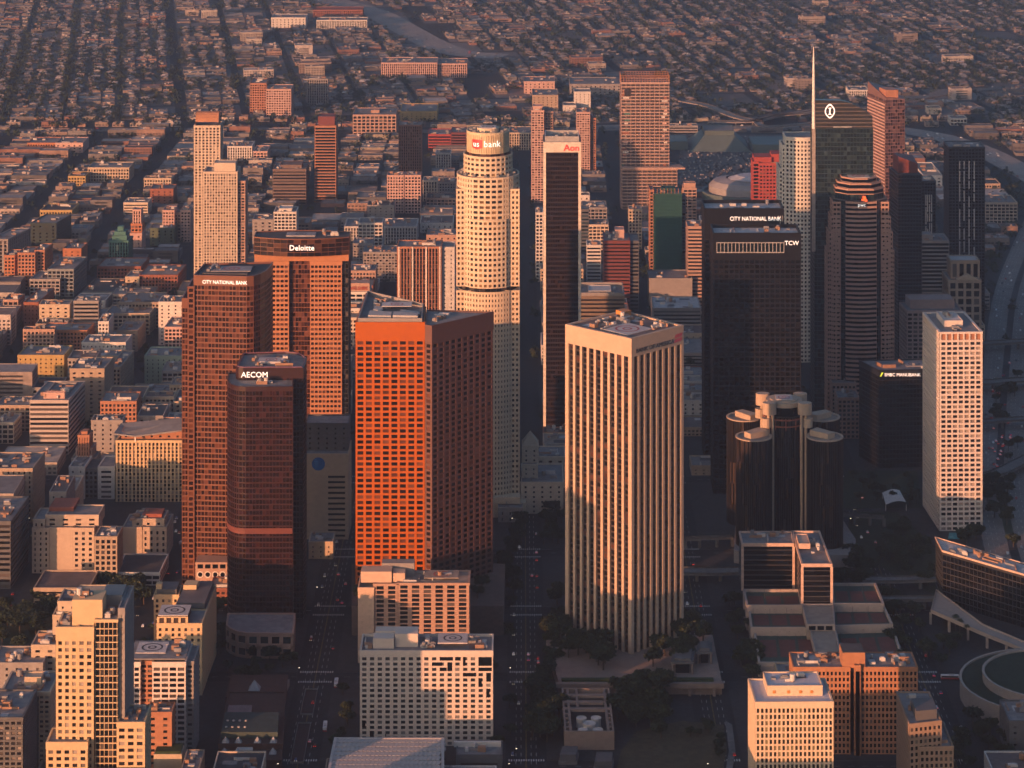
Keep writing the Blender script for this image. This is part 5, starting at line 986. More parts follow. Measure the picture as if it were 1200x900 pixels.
# black office
sb = S(MATS['metal_dark'], MATS['glass_black'], 3.7, 40, 0, .7, .1, .3, .3, MATS['roof_grey'])
q1 = ((168.2,1993.1),(205.5,1993.1),(207.1,2020.2),(168.2,2020.2)); q2 = ((207,1948.2),(228,1948.2),(227.4,2021.2),(207.3,2021.2))
t = tower('office_building', 'black glass L-shaped office with pale frame edges above the sports courts', q1, 45, sb, 12, clutter=5); vol(t, q2, 12, 45, sb); FR = mat('frame_pink', (.55, .40, .32), .7)
for q in (q1, q2):
    g = G(); g.ring(q, 44, 46.4, .5, -.7)
    obj('roof_frame', g, FR, t)
    for i in (0, 1): a = q[i]; g = G(); g.box(a[0] - .9, a[1] - .8, 12, a[0] + .9, a[1] + .5, 44); obj('corner_frame', g, FR, t)
penthouse(t, sub(q2, .05, .45, .45, .75), 0, 0, 1, 1, 46, 3.5, FR); roof_kit(t, sub(q2, .4, .1, .9, .9), 46, 6)
# red brick slabs
p, z = (((177.9,1725.4),(213.5,1725.4),(213.6,1751.4),(178,1751.4)),54.5); stBr = S(mat('clay_brick', (.38, .18, .095), .85, .15, .08, streak=.1), MATS['glass_dark'], 3.75, 2.5, 1.15, 1.5, .3, .25, .8, MATS['roof_grey'], crown=1.5)
t = bld('apartment_building', 'red-brown brick apartment slabs with tall central stair tower behind the pale gold tower', (p, z), stBr, 10); p2_, z2 = (((220.5,1725.4),(256.1,1725.4),(256.2,1751.4),(220.6,1751.4)),54.5); vol(t, p2_, 0, z2, stBr); roof_kit(t, p2_, z2, 9)
q = [lerp(p[1], p[2], -.1), lerp(p2_[0], p2_[3], -.1), p2_[3], p[2]]; q = [(q[0][0] + .8, q[0][1]), (q[1][0] - .8, q[1][1]), (q[2][0] - .8, q[2][1]), (q[3][0] + .8, q[3][1])]; vol(t, sub(q, .0, .2, .38, .9), 0, z - 2, dict(STY['slate_few'])); vol(t, sub(q, .4, 0, 1, .95), 0, z + 2, dict(stBr, bay=9, pw=6, crown=3)); g = G(); bx = rect(q[0][0] - 5.5, q[0][1] + 3, q[1][0] + 3.5, q[0][1] + 19); g.prism(bx, z, z + 9.5); obj('penthouse', g, MATS['clay_brick'], t); g = G(); g.prism(off(bx, -.3), z + 9.5, z + 9.9); obj('penthouse_roof', g, MATS['roof_dark'], t)
# pale gold tower
pg_ = ((139.5,1562.2),(183.6,1562.9),(182.8,1598),(138.5,1597.3)); stPg = S(mat('bone_wall', (.60, .47, .34), .75, .06, .05, streak=.05), glass('glass_moss', (.025, .028, .02), (.12, .11, .06), .35, rough=.12), 3.58, 2.4, 1.05, 1.05, .45, .35, .9, mat('roof_lilac', (.55, .52, .55), .8, .06), crown=2.5)
t = tower('apartment_tower', 'pale gold ribbed apartment tower with lilac-white roof at bottom right', pg_, 95, stPg, clutter=0); q = sub(pg_, .18, .3, .9, .92)
g = G(); g.prism(q, 95, 100); g.ring(q, 100, 101, .1, -.5); obj('penthouse', g, MATS['bone_wall'], t); g = G(); g.prism(off(q, -.6), 100, 100.3); obj('penthouse_roof', g, MATS['roof_lilac'], t)
for u in (.12, .38, .6, .8): a = lerp(q[0], q[1], u); g = G(); g.box(a[0] - .8, a[1] - .35, 96.6, a[0] + .8, a[1] - .15, 98.2); obj('vent', g, MATS['rig_orange'], t)
roof_kit(t, sub(q, .05, .2, .95, .9), 100.3, 4)
# grey-tan block right of it
pk = ((235.3,1669.7),(255.1,1669.7),(255.3,1624.3),(235.8,1619.1)); pk = [pk[3], pk[2], pk[1], pk[0]]; t = tower('apartment_building', 'stepped tan apartment building with two roof levels at bottom right', pk, 60, dict(STY['sand'], wall=mat('umber_wall', (.30, .21, .15), .8, .12), fh=3.6, bay=2.8, pw=1.3), clutter=9)
pk2 = ((242,1620),(261.9,1621.2),(261.8,1658.8),(241.4,1657.5)); vol(t, pk2, 0, 46, dict(STY['sand'], wall=MATS['umber_wall'], fh=3.6, bay=2.8, pw=1.3)); roof_kit(t, pk2, 46, 9); g = G(); g.prism(sub(pk, .25, .1, .9, .5), 60, 66); obj('penthouse', g, MATS['slate'], t)
# slanted black office at the right edge with pale roof
ql = ((315.7,2000.4),(373.1,1941.3),(377.3,1963),(315.2,2029.3)); t = tower('office_building', 'dark office with long slanting pale roof and ring mark at the right edge', ql, 38, S(mat('shaded_panel', (.028, .03, .034), .6), MATS['glass_black'], 4.5, 3.5, .3, .7, .3, .4, .3, MATS['roof_light'], crown=2), clutter=9)  # grey panels near black: their shade is put into the colour
g = G(); g.ring(ql, 37.6, 39, .9, .2); obj('roof_edge', g, FR, t); c = lerp(ql[0], ql[1], .38); c = (c[0], c[1] + 12); g = G(); n = 24
for i in range(n):
    a, b = 2 * math.pi * i / n, 2 * math.pi * (i + 1) / n; g.poly([(c[0] + r * math.cos(q), c[1] + r * math.sin(q), 38.15) for r, q in ((7, a), (8, a), (8, b), (7, b))])
obj('landing_mark', g, MATS['paint_dark'], t)
# curved garden hall
cx, cy_ = (358.2,1813.8); t = thing('garden_hall', 'curved cream hall with planted roof and pale rims at the right edge', 'hall', (cx, cy_, 0))
def arc(r, k=1.0): return [(cx + r * math.cos(a), cy_ + k * r * math.sin(a)) for a in [2 * math.pi * i / 40 for i in range(40)]]
GR = mat('roof_lawn', (.025, .04, .025), .95, .3, .2); HW = mat('hall_wall', (.36, .30, .26), .8, .12, .06, streak=.1)
g = G(); g.prism(arc(60), 0, 12, cap=False); g.ring(arc(60), 12, 13.2, .4, -1.2); obj('outer_wall', g, HW, t); g = G(); g.poly([(x, y, 12) for x, y in arc(59.5)]); obj('planted_roof', g, GR, t)
g = G(); g.prism(arc(45), 12, 17, cap=False); g.ring(arc(45), 17, 18.2, .4, -1.2); obj('inner_wall', g, HW, t); g = G(); g.poly([(x, y, 17) for x, y in arc(44.5)]); obj('planted_roof', g, GR, t)
wq = ((300,1955.4),(328.5,1911.1),(359.1,1868.7),(362.8,1881.5),(332.3,1926.2),(310.3,1998.2)); t = thing('walkway', 'white raised walkway leading to the curved garden hall', 'walkway', (*cen(wq), 0)); g = G(); g.prism(wq, 8.5, 10, bottom=True); g.ring(wq, 10, 11.2, .2, -.4); obj('deck', g, HW, t)
for k in range(6): a = lerp(wq[0], wq[2], k / 5.5); g = G(); g.box(a[0] - .8, a[1] + .5, 0, a[0] + .8, a[1] + 3, 8.4); obj('column', g, HW, t)
bld('office_building', 'dark-roofed low block at the lower right corner', (((312.9,1717.4),(340.8,1717.4),(340.9,1751.4),(313,1751.4)),23.6), dict(STY['slate_few'], roof=MATS['roof_grey']), 7)
# library with pyramid, church front
p, z = (((7.6,2208.5),(41.4,2208.5),(41.6,2258.5),(7.8,2258.5)),24.8); t = bld('library', 'cream stepped library with pyramid-topped tower between the round and fin towers', (p, z), 'cream_few', 4); p, z = (((8.3,2221.8),(20.8,2221.8),(20.9,2243.8),(8.4,2243.8)),35.4); vol2(t, p, z, 'cream_few'); vol2(t, sub(p, .0, .3, 1.05, 1.05), z + 13, 'cream_few', z); q = sub(p, .0, .3, 1.05, 1.05); c = cen(q); g = G()
for i in range(4): g.poly([(*q[i], z + 14), (*q[(i + 1) % 4], z + 14), (*c, z + 24)])
obj('pyramid_roof', g, MATS['sand'], t)
bld('hall', 'low cream wing right of the library tower', (((19.9,2276.4),(44.1,2276.4),(44.2,2306.4),(20,2306.4)),25.6), 'cream_few', 3)

# ---------------------------------------------------------------- old quarter, left of the towers
HB = 'historic block'
def lb(label, pz, st, clutter=6, name='brick_building', cat='building', ph=None, blank=()): return bld(name, label, pz, st, clutter, ph=ph, blank=blank, cat=cat)
t = lb('pale banded office block with sloping lit edge beside the diagonal street', (((-418.6,2371),(-385.3,2371),(-380.5,2432.8),(-413.8,2432.8)),46.7), dict(STY['white_wall_band'], wall=mat('band_stone', (.42, .37, .34), .75, .08), bh=2.0, fh=4.1, bd=.25), 7, 'office_building'); p, z = (((-418.6,2371),(-385.3,2371),(-380.5,2432.8),(-413.8,2432.8)),46.7); penthouse(t, p, .3, .12, .85, .2, z, 5, MATS['pink_wall']); g = G(); g.ring(sub(p, .25, .3, .85, .9), z, z + 1.5, 0, -.5); obj('roof_curb', g, MATS['grey_conc'], t)
p, z = (((-324.1,2239.7),(-270.2,2239.7),(-268.9,2265.6),(-322.8,2265.6)),49.7)
t = lb('tall balconied apartment block with tilted slab roof left of the red glass tower', (p, z), dict(STY['cream_apt'], wall=MATS['gold_wall'], bay=3.1, pw=1.5, bh=.7, pd=1.0, bd=.5), 0, 'apartment_building')
q = off(p, 2); g = G()
za, zb = z + 7, z + 12; top = [(*q[0], za), (*lerp(q[0], q[1], .3), za - 2), (*q[1], zb - 2), (*q[2], zb), (*q[3], za)]
g.poly(top); g.poly([(x, y, w - 1.2) for x, y, w in reversed(top)])
for i in range(5): a, b = top[i], top[(i + 1) % 5]; g.poly([(a[0], a[1], a[2] - 1.2), (b[0], b[1], b[2] - 1.2), b, a])
obj('slab_roof', g, MATS['roof_grey'], t); vol2(t, sub(p, .05, .25, .97, .9), z + 5.5, dict(STY['brick_few'], wall=MATS['terracotta'])); a = lerp(q[0], q[1], .3); g = G(); g.box(a[0] - .5, a[1] + .2, z, a[0] + .5, a[1] + 1.2, z + 4.5); obj('roof_post', g, MATS['white_paint'], t)
# stepped lit tower and its white slabs
t = lb('small stepped stone tower glowing at its top between white slabs', (((-364.3,2246.5),(-351.7,2246.5),(-350.2,2276.4),(-362.9,2276.4)),26), 'white_wall_few', 4); p, z = (((-340.5,2246.5),(-327.1,2246.5),(-325.6,2276.4),(-339,2276.4)),26); vol2(t, p, z, dict(STY['white_wall_few'], bay=99)); p, z = (((-351.7,2248.7),(-341.2,2248.7),(-339.9,2274.7),(-350.4,2274.7)),23.9); vol2(t, p, z, 'slate')
p, z = (((-367.1,2276.4),(-347.1,2276.4),(-346.1,2296.3),(-366.1,2296.3)),24.2); vol2(t, p, z, 'tan'); p, z = (((-363.5,2276.4),(-350.7,2276.4),(-349.8,2294.3),(-362.6,2294.3)),32); vol2(t, sub(p, 0, .1, 1, 1), z, 'pink_stone_rib'); p, z = (((-361.4,2276.4),(-352.8,2276.4),(-352.1,2290.3),(-360.7,2290.3)),43.4); vol2(t, p, z, dict(STY['terracotta_rib'], bay=2.4)); g = G(); g.prism(sub(p, .2, .2, .8, .8), z, z + 3); obj('finial', g, MATS['terracotta'], t)
p, z = (((-350,2304.7),(-334.2,2304.7),(-333.2,2324.6),(-349,2324.6)),14.4); vol2(t, p, z, 'sand')
# big hotel with three wings
p, z = (((-362.7,2065),(-316.2,2065),(-315.1,2099),(-361.6,2099)),33.6); stB_ = dict(STY['cream'], wall=mat('hotel_cream', (.46, .37, .29), .8, .1, .05, streak=.1), gl=MATS['glass_dark'], fh=4.2, bay=4.6, pw=3.0, bh=2.0, crown=1.2)
t = lb('great cream hotel block with lit attic storey and blank brick centre', (sub(p, 0, 0, .27, 1), z), stB_, 4, 'hotel'); vol(t, sub(p, .272, .02, .66, 1), 0, z, dict(stB_, bay=99), blank=(0,)); vol(t, sub(p, .662, 0, 1, 1), 0, z, stB_); vol(t, sub(p, .19, .18, 1.05, .9), z, z + 8, dict(stB_, bay=9, pw=6)); vol(t, sub(p, .0, .1, .185, .9), z, z + 5.5, stB_); g = G(); g.prism(sub(p, .2, .5, .6, 1.2), z + 8, z + 11); obj('tiled_roof', g, MATS['roof_red'], t)
p, z = (((-299,2098.1),(-265.5,2098.1),(-264.5,2130.1),(-298,2130.1)),23.6); vol(t, sub(p, 0, 0, .45, 1), 0, z, dict(stB_, bay=99), blank=(0,)); vol(t, sub(p, .452, 0, 1, 1), 0, z, stB_); vol(t, sub(p, .2, .15, .92, .8), z, z + 5, dict(stB_, bay=9, pw=6)); roof_kit(t, p, z + 5, 6); g = G(); g.prism(sub(p, .4, .3, .85, .75), z + 5, z + 8); obj('tiled_roof', g, MATS['roof_red'], t)
lb('narrow grey stone block standing forward of the great cream hotel', (((-310.9,2034.8),(-294.4,2034.8),(-293.7,2058.8),(-310.2,2058.8)),36.9), dict(STY['pink_stone_grid'], wall=MATS['tan'], bay=4, pw=1.6), 5, 'office_building')
lb('open parking deck with white parapets right of the narrow grey block', (((-296.2,2038.5),(-263.1,2038.5),(-261.8,2080.5),(-294.9,2080.5)),8.9), dict(STY['white_wall_grid'], fh=3.2, bay=6, pw=.7, bh=1.5, roof=MATS['roof_dark']), 0, 'parking_structure', 'parking'); lb('low parking deck with parked cars before the great cream hotel', (((-349.7,1998.2),(-309.7,1998.2),(-308.5,2036.2),(-348.5,2036.2)),11.2), dict(STY['tan_band'], fh=3.2, roof=MATS['roof_brown']), 0, 'parking_structure', 'parking')
lb('beige office block with punched windows at the left edge', (((-422.3,2186.8),(-384.1,2186.8),(-381.9,2230.8),(-420.1,2230.8)),42.4), dict(STY['tan'], bay=4.4, pw=3), 10, 'office_building'); lb('grey sloping block at the far left edge below the beige office', (((-399.9,2031.1),(-373.2,2031.1),(-370.2,2091),(-396.9,2091)),49.5), 'slate_band', 5, 'office_building')
T_ = [
 ('ochre painted block with scattered windows at far left', (((-469.6,2595.1),(-425.8,2595.1),(-423.3,2631),(-467.1,2631)),28.4), dict(STY['ochre_few'], bay=5, pw=3.6), 5), ('white block with one row of roof-level windows behind an orange parapet', (((-418.5,2657.1),(-376.1,2657.1),(-374.1,2687),(-416.4,2687)),24.9), dict(STY['white_wall_few'], bay=4, pw=2.6), 5),
 ('yellow-orange terraced block catching low sun before the white block', (((-416.8,2595.1),(-372.2,2595.1),(-370.7,2617),(-415.3,2617)),27.6), dict(STY['ochre_few'], wall=MATS['sand']), 6), ('dark sided tall block with cream front by the diagonal street', (((-397.8,2457.5),(-367.1,2457.5),(-364.3,2497.4),(-395.1,2497.4)),51.5), dict(STY['sand_few'], wall=MATS['tan']), 5), ('narrow cream block deep in the diagonal street', (((-372.3,2524.4),(-362.1,2524.4),(-358,2584.3),(-368.2,2584.3)),35.5), 'tan', 3),
 ('mint green painted block with cream roof house', (((-349,2595.1),(-313,2595.1),(-311.1,2629),(-347.1,2629)),27.6), dict(STY['mint_few'], bay=5.5, pw=4.2), 3), ('grey stone office block with cluttered flat roof above the balconied block', (((-347.9,2468.4),(-310.1,2468.4),(-307.6,2512.3),(-345.4,2512.3)),23.1), dict(STY['pink_stone_grid'], wall=MATS['tan'], bay=5), 12), ('tall narrow grey gothic block beside the mint green one', (((-310,2473.9),(-297.6,2473.9),(-296,2503.8),(-308.3,2503.8)),32.5), dict(STY['pink_stone'], wall=MATS['tan'], bay=2.8, pw=1.4), 4),
 ('cream low block with big square openings at the left edge', (((-453.8,2404.3),(-438.8,2404.3),(-436.9,2432.3),(-451.9,2432.3)),18), 'cream_grid', 3), ('yellow-tan block with tall windows left of the banded office', (((-462.3,2441.3),(-431,2441.3),(-429,2471.2),(-460.3,2471.2)),22.9), dict(STY['ochre_grid'], wall=MATS['tan']), 4), ('low brown brick shed behind the yellow-tan block', (((-470.7,2535.9),(-439,2535.9),(-436.3,2575.8),(-468,2575.8)),11.9), 'brick_few', 5),
 ('orange brick block of arched windows, widest of the old quarter', (((-465.9,2695.8),(-419.5,2695.8),(-417.1,2725.7),(-463.4,2725.7)),27), dict(STY['orange_brick'], bay=3.2), 4), ('pink-white grid block left of the red glass tower', (((-342.9,2695.8),(-324.3,2695.8),(-322.1,2735.7),(-340.6,2735.7)),30.3), dict(STY['white_wall_grid'], wall=MATS['pink_wall'], bay=3.8), 6), ('beige block with few windows and dark roof, old quarter', (((-456.9,2790.5),(-417.7,2790.5),(-415.2,2824.4),(-454.4,2824.4)),18.3), dict(STY['sand_few'], bay=5.5, pw=4), 4), ('tan block with large framed windows right of the beige block', (((-416,2790.5),(-370.6,2790.5),(-367.9,2826.4),(-413.3,2826.4)),20.9), dict(STY['tan_grid'], wall=MATS['sand']), 6),
 ('slate block with cream cornice before the tan framed block', (((-393.9,2722.2),(-373.4,2722.2),(-370.5,2762),(-390.9,2762)),20.4), 'tan_few', 4), ('grey eight-storey block with orange roof house', (((-405.6,2815.2),(-364.2,2815.2),(-361.2,2859.1),(-402.5,2859.1)),26.4), dict(STY['pink_stone'], wall=MATS['tan']), 6), ('white L-shaped block with stepped parapet', (((-460.9,2869.7),(-427.8,2869.7),(-425.2,2903.6),(-458.4,2903.6)),15.2), 'white_wall_few', 6),
 ('red brick block with long blank side by the cross street', (((-500.1,2797.5),(-485.2,2797.5),(-479.8,2859.2),(-494.6,2859.2)),30.6), dict(STY['brick_few'], bay=4, pw=3), 3), ('slim grid block with orange-lit top at far left', (((-527,2829.5),(-512,2829.5),(-509.9,2855.4),(-524.9,2855.4)),25.6), 'pink_stone_grid', 3), ('orange-lit brick block of three bays at far left', (((-556.6,2993.3),(-545.3,2993.3),(-542.5,3023.1),(-553.8,3023.1)),35.5), 'orange_brick', 2), ('salmon brick block with deep light court beside the three-bay block', (((-540.1,2985.2),(-521.5,2985.2),(-518.7,3015.1),(-537.3,3015.1)),40.1), 'terracotta', 2), ('taller salmon corner block at the end of the light court', (((-523.8,2993.3),(-512.6,2993.3),(-509.4,3027.1),(-520.6,3027.1)),41.2), 'terracotta', 2),
 ('teal-grey warehouse block with long right side', (((-502.1,2953.5),(-474.4,2953.5),(-469.6,3013.3),(-497.2,3013.3)),29.5), dict(STY['grey_conc_grid'], wall=mat('blue_conc', (.2, .22, .23), .8)), 5), ('grey grid-window block before the teal-grey warehouse', (((-520.1,2945.7),(-487.9,2945.7),(-484.6,2985.6),(-516.9,2985.6)),20.3), 'grey_conc_grid', 5), ('small block with glowing orange blank wall', (((-509.9,3101.8),(-489.5,3101.8),(-487.1,3131.7),(-507.4,3131.7)),19.4), 'orange_brick_few', 2),
 ('long low brick loft with strip windows behind the flat dark roof', (((-458.9,3021.7),(-410.8,3021.7),(-407.6,3065.6),(-455.8,3065.6)),17), 'brick', 4), ('brown loft block with long window row and lit end', (((-405.5,2969.3),(-363.7,2969.3),(-360.2,3019.2),(-401.9,3019.2)),19.5), 'brick', 4), ('plain tan block before the brown loft', (((-419.8,2965.3),(-405,2965.3),(-402.8,2995.3),(-417.6,2995.3)),18.5), 'sand_few', 2), ('broad flat dark-roofed store', (((-459.4,2922.5),(-413.7,2922.5),(-409.4,2982.3),(-455.1,2982.3)),12.8), dict(STY['slate_few'], roof=MATS['roof_dark']), 5),
 ('twin-winged cream hotel, left wing', (((-412.9,3227.9),(-399.4,3227.9),(-398.7,3251.9),(-412.1,3251.9)),37.3), 'pink_wall', 2), ('twin-winged cream hotel, right wing', (((-391.4,3227.9),(-380.3,3227.9),(-379.5,3251.9),(-390.6,3251.9)),37.3), 'pink_wall', 2), ('recessed dark middle of the twin-winged cream hotel', (((-400.4,3237.3),(-392.7,3237.3),(-392.1,3257.3),(-399.8,3257.3)),32.4), 'tan', 0),
 ('dark green glass box at the old quarter edge', (((-562.4,3190.8),(-532.5,3190.8),(-523.3,3240),(-553.2,3240)),29.9), dict(STY['slate_few'], wall=mat('green_dark', (.03, .045, .042), .4)), 2), ('ribbed concrete tower front at the left edge', (((-582.7,3046.6),(-562.7,3046.6),(-548.1,3104.8),(-568.1,3104.8)),41.9), dict(STY['grey_conc_rib'], bay=5, pw=2.4), 4),
 ('yellow brick block with window rows, upper left', (((-581.4,3364.6),(-542.5,3364.6),(-540,3404.5),(-578.9,3404.5)),9.5), 'ochre', 2), ('long low peach warehouse with small windows, upper left', (((-677.1,3814.8),(-637.8,3814.8),(-636.4,3859.7),(-675.7,3859.7)),11.9), 'orange_brick', 2), ('pale pink warehouse end joined to the peach one', (((-636.7,3808.2),(-598.6,3808.2),(-597.2,3853.2),(-635.3,3853.2)),13.1), 'pink_wall_few', 2), ('tan loft with window grid by the avenue, upper left', (((-558.9,3598.7),(-504.9,3598.7),(-503.7,3638.7),(-557.7,3638.7)),18), 'sand', 3), ('small ochre block left of the tan loft', (((-580.1,3569.8),(-557.8,3569.8),(-556.8,3599.8),(-579.2,3599.8)),12.3), 'ochre', 1),
 ('cream flat block with dark band, upper left', (((-481.3,3385.1),(-451.7,3385.1),(-450.8,3415.1),(-480.4,3415.1)),14.8), 'cream_band', 3), ('brick block behind the twin-winged hotel', (((-456.9,3448.1),(-427.8,3448.1),(-426.8,3478),(-455.9,3478)),19.4), 'brick_few', 2), ('green tiled roof block behind the twin-winged hotel', (((-425.2,3209.2),(-397.1,3209.2),(-396.3,3235.2),(-424.4,3235.2)),20.1), dict(STY['slate_few'], wall=mat('moss_wall', (.09, .12, .08), .8)), 2),
 ('brown block with terraced roof in the centre-left gap', (((-272,3223.2),(-239.7,3223.2),(-239.3,3257.2),(-271.5,3257.2)),23.2), 'pink_stone_grid', 6), ('pale block between the bowed crown and the pinstriped slab', (((-177.4,3154.6),(-149.8,3154.6),(-149.5,3184.6),(-177.1,3184.6)),37.5), 'white_wall_grid', 6), ('grey stepped apartment block right of the bowed crown', (((-180.3,3101.8),(-159,3101.8),(-158.6,3131.8),(-179.9,3131.8)),25.2), 'grey_conc_apt', 6), ('white courtyard apartments below the pink hotel', (((-197.1,3218.5),(-112.6,3218.5),(-112.1,3264.5),(-196.6,3264.5)),20.1), dict(STY['white_wall_rib'], wall=MATS['unit_light']), 16), ('grey courtyard apartments before the white ones', (((-164.5,3025.9),(-126.7,3025.9),(-126.3,3059.8),(-164.1,3059.8)),32.1), 'grey_conc_apt', 12),
 ('rose roofed theatre block left of the round tower', (((-97.2,3110.5),(-62.2,3110.5),(-61.8,3144.5),(-96.8,3144.5)),33), 'pink_stone_few', 6), ('cream block at the foot of the pink hotel', (((-112.8,3469.6),(-95.4,3469.6),(-95.1,3495.6),(-112.4,3495.6)),26), 'cream_rib', 3), ('tan block beyond the avenue near the round tower crown', (((-3.6,3827.9),(26.3,3827.9),(26.9,3877.9),(-3,3877.9)),23.9), dict(STY['sand_rib'], wall=MATS['sand']), 3),
 ('grey terraced block in the gap above the pinstriped slab', (((-174.4,2937.9),(-146.9,2937.9),(-146.5,2967.9),(-174.1,2967.9)),31.2), 'pink_stone', 6), ('low concrete deck by the cross street in the centre', (((-10.9,2186.8),(8.2,2186.8),(8.6,2216.8),(-10.6,2216.8)),10.9), 'grey_conc_few', 2),
]
for i, (lab, p, z, st, c) in enumerate([(a[0],) + tuple(a[1]) + tuple(a[2:]) for a in T_]):
    lb(lab, (p, z), st, c, 'office_building' if i % 3 else 'brick_building')
t = lb('teal tiled art deco tower with clock and green roof house', (((-455.6,3088.9),(-434.4,3088.9),(-433.1,3114.9),(-454.3,3114.9)),30.9), dict(STY['slate_rib'], wall=MATS['teal_tile'], bay=3, pw=1.4), 0); p, z = (((-455.6,3088.9),(-434.4,3088.9),(-433.1,3114.9),(-454.3,3114.9)),30.9); g = G(); q = sub(p, .12, .15, .9, .85); g.prism(q, z, z + 6); g.prism(sub(q, .1, .1, .9, .9), z + 6, z + 10); g.prism(sub(q, .3, .3, .7, .7), z + 10, z + 15); obj('roof_house', g, MATS['teal_tile'], t); g = G(); g.box(p[0][0] + 8, p[0][1] - 1.2, z - 10, p[0][0] + 10.5, p[0][1] - .6, z - 4); obj('clock_sign', g, MATS['mint'], t)
t = lb('slim white tower with glowing stepped top in the old quarter', (((-441.6,3154.6),(-427.8,3154.6),(-426.6,3178.6),(-440.4,3178.6)),25.6), 'pink_wall_few', 0); p, z = (((-441.6,3154.6),(-427.8,3154.6),(-426.6,3178.6),(-440.4,3178.6)),25.6); vol2(t, sub(p, .05, .2, .95, .9), z + 10, 'orange_brick'); vol2(t, sub(p, .18, .3, .82, .8), z + 26, dict(STY['pink_wall_rib'], bay=2.6))

# unseen blocks added below view so their low-sun shade lies over the terraces
bld('shade_block', 'long pale courthouse on the near side of the avenues, wider of two', (rect(-252, 1400, -92, 1440), 88), 'sand_rib', 8)
bld('shade_block', 'pale civic hall on the near side of the avenues, lower of two', (rect(-84, 1400, 92, 1436), 78), 'cream_rib', 8)

# ---------------------------------------------------------------- the rest of the city
# plaza under the rust-orange tower
pq = ((-113.6,1933.9),(-6,1933.9),(-5.1,2023.7),(-63.5,2031.1),(-118.9,2023.7))
g = G(); g.prism(pq, 0, 21); occ(pq); tag(obj('plaza_podium', g, mat('plaza_brown', (.12, .09, .08), .9, .25)), 'dark raised plaza with trees under the rust-orange tower', 'plaza')
for b in (((-175.1,1697.7),(-135.3,1697.7),(-146.7,1892.8),(-192.2,1892.8)), ((-21.3,1704.2),(2.1,1704.2),(2.7,2186.8),(-27.3,2186.8)), ((17,1697.7),(136.9,1697.7),(166.3,2128.2),(26.6,2128.2)), ((127,2012.7),(167.3,2012.7),(191.6,2304.7),(145.5,2304.7)), ((233.4,1697.7),(339.5,1697.7),(446.5,2304.7),(272.4,2235.2)), ((-372.2,1861.1),(-309.4,1861.1),(-285.6,2031.1),(-402.5,2012.7)), ((-6.7,2128.2),(41.2,2128.2),(36,2304.7),(4.3,2304.7)), ((0,1594.3),(229.2,1594.3),(245.6,1786.3),(17.9,1786.3)), ((276.6,2212.9),(345.8,2212.9),(360.4,2353.4),(294.2,2353.4)), ((359.1,2128.2),(425.6,2128.2),(516,2663.5),(457.8,2663.5)), ((107.8,3448.1),(215.5,3448.1),(209.3,3524.6),(110.1,3524.6)),
          ((-244.4,2031.1),(-119.3,2031.1),(-129.6,2304.7),(-261,2169.8)), ((-127.3,1697.7),(-99.7,1697.7),(-114.2,2031.1),(-139.6,2031.1))): occ(b, 0)
PAL = [(.27, .23, .21), (.20, .18, .17), (.36, .31, .27), (.15, .135, .13), (.30, .20, .155), (.42, .38, .34), (.23, .125, .095), (.31, .27, .21), (.11, .105, .105), (.47, .42, .39), (.035, .035, .038), (.165, .155, .155), (.21, .20, .20), (.30, .28, .275), (.12, .115, .115), (.26, .20, .17)]
def palette(name, cols, rough=.88):
    m = bpy.data.materials.new(name); m.use_nodes = True; n = m.node_tree; b = n.nodes['Principled BSDF']
    at = n.nodes.new('ShaderNodeAttribute'); at.attribute_name = 'tint'; r = n.nodes.new('ShaderNodeValToRGB'); r.color_ramp.interpolation = 'CONSTANT'
    e = r.color_ramp.elements; k = len(cols)
    while len(e) < k: e.new(1.0)
    for i, c in enumerate(cols): e[i].position = i / k; 
    for i, c in enumerate(cols): e[i].color = (*c, 1)
    ns = n.nodes.new('ShaderNodeTexNoise'); ns.inputs['Scale'].default_value = .15; ns.inputs['Detail'].default_value = 5
    ge = n.nodes.new('ShaderNodeNewGeometry'); n.links.new(ge.outputs['Position'], ns.inputs['Vector'])
    mr = n.nodes.new('ShaderNodeMapRange'); mr.inputs[1].default_value = .3; mr.inputs[2].default_value = .7; mr.inputs[3].default_value = .72; mr.inputs[4].default_value = 1.2
    n.links.new(ns.outputs['Fac'], mr.inputs[0]); sc = n.nodes.new('ShaderNodeVectorMath'); sc.operation = 'SCALE'
    n.links.new(at.outputs['Fac'], r.inputs[0]); n.links.new(r.outputs[0], sc.inputs[0]); n.links.new(mr.outputs[0], sc.inputs['Scale']); n.links.new(sc.outputs[0], b.inputs['Base Color'])
    b.inputs['Roughness'].default_value = rough; b.inputs['Specular IOR Level'].default_value = .2
    return m
def P2(x, y, z=0.0): D_ = 3200 * (695 - z) / (y + 405); return ((x - 600) * D_ / 3200, D_)
NP = len(PAL); PM = palette('city_paint', PAL)
def tv(i): return (i + .5) / NP
WALLS = [0, 2, 4, 5, 6, 7, 0, 2, 7, 1, 9, 15]; ROOFS = [12, 13, 13, 11, 12, 9, 14, 11, 12, 15, 5]
def put(g, f, q): k = len(g.f); f(q) if q else f(); 
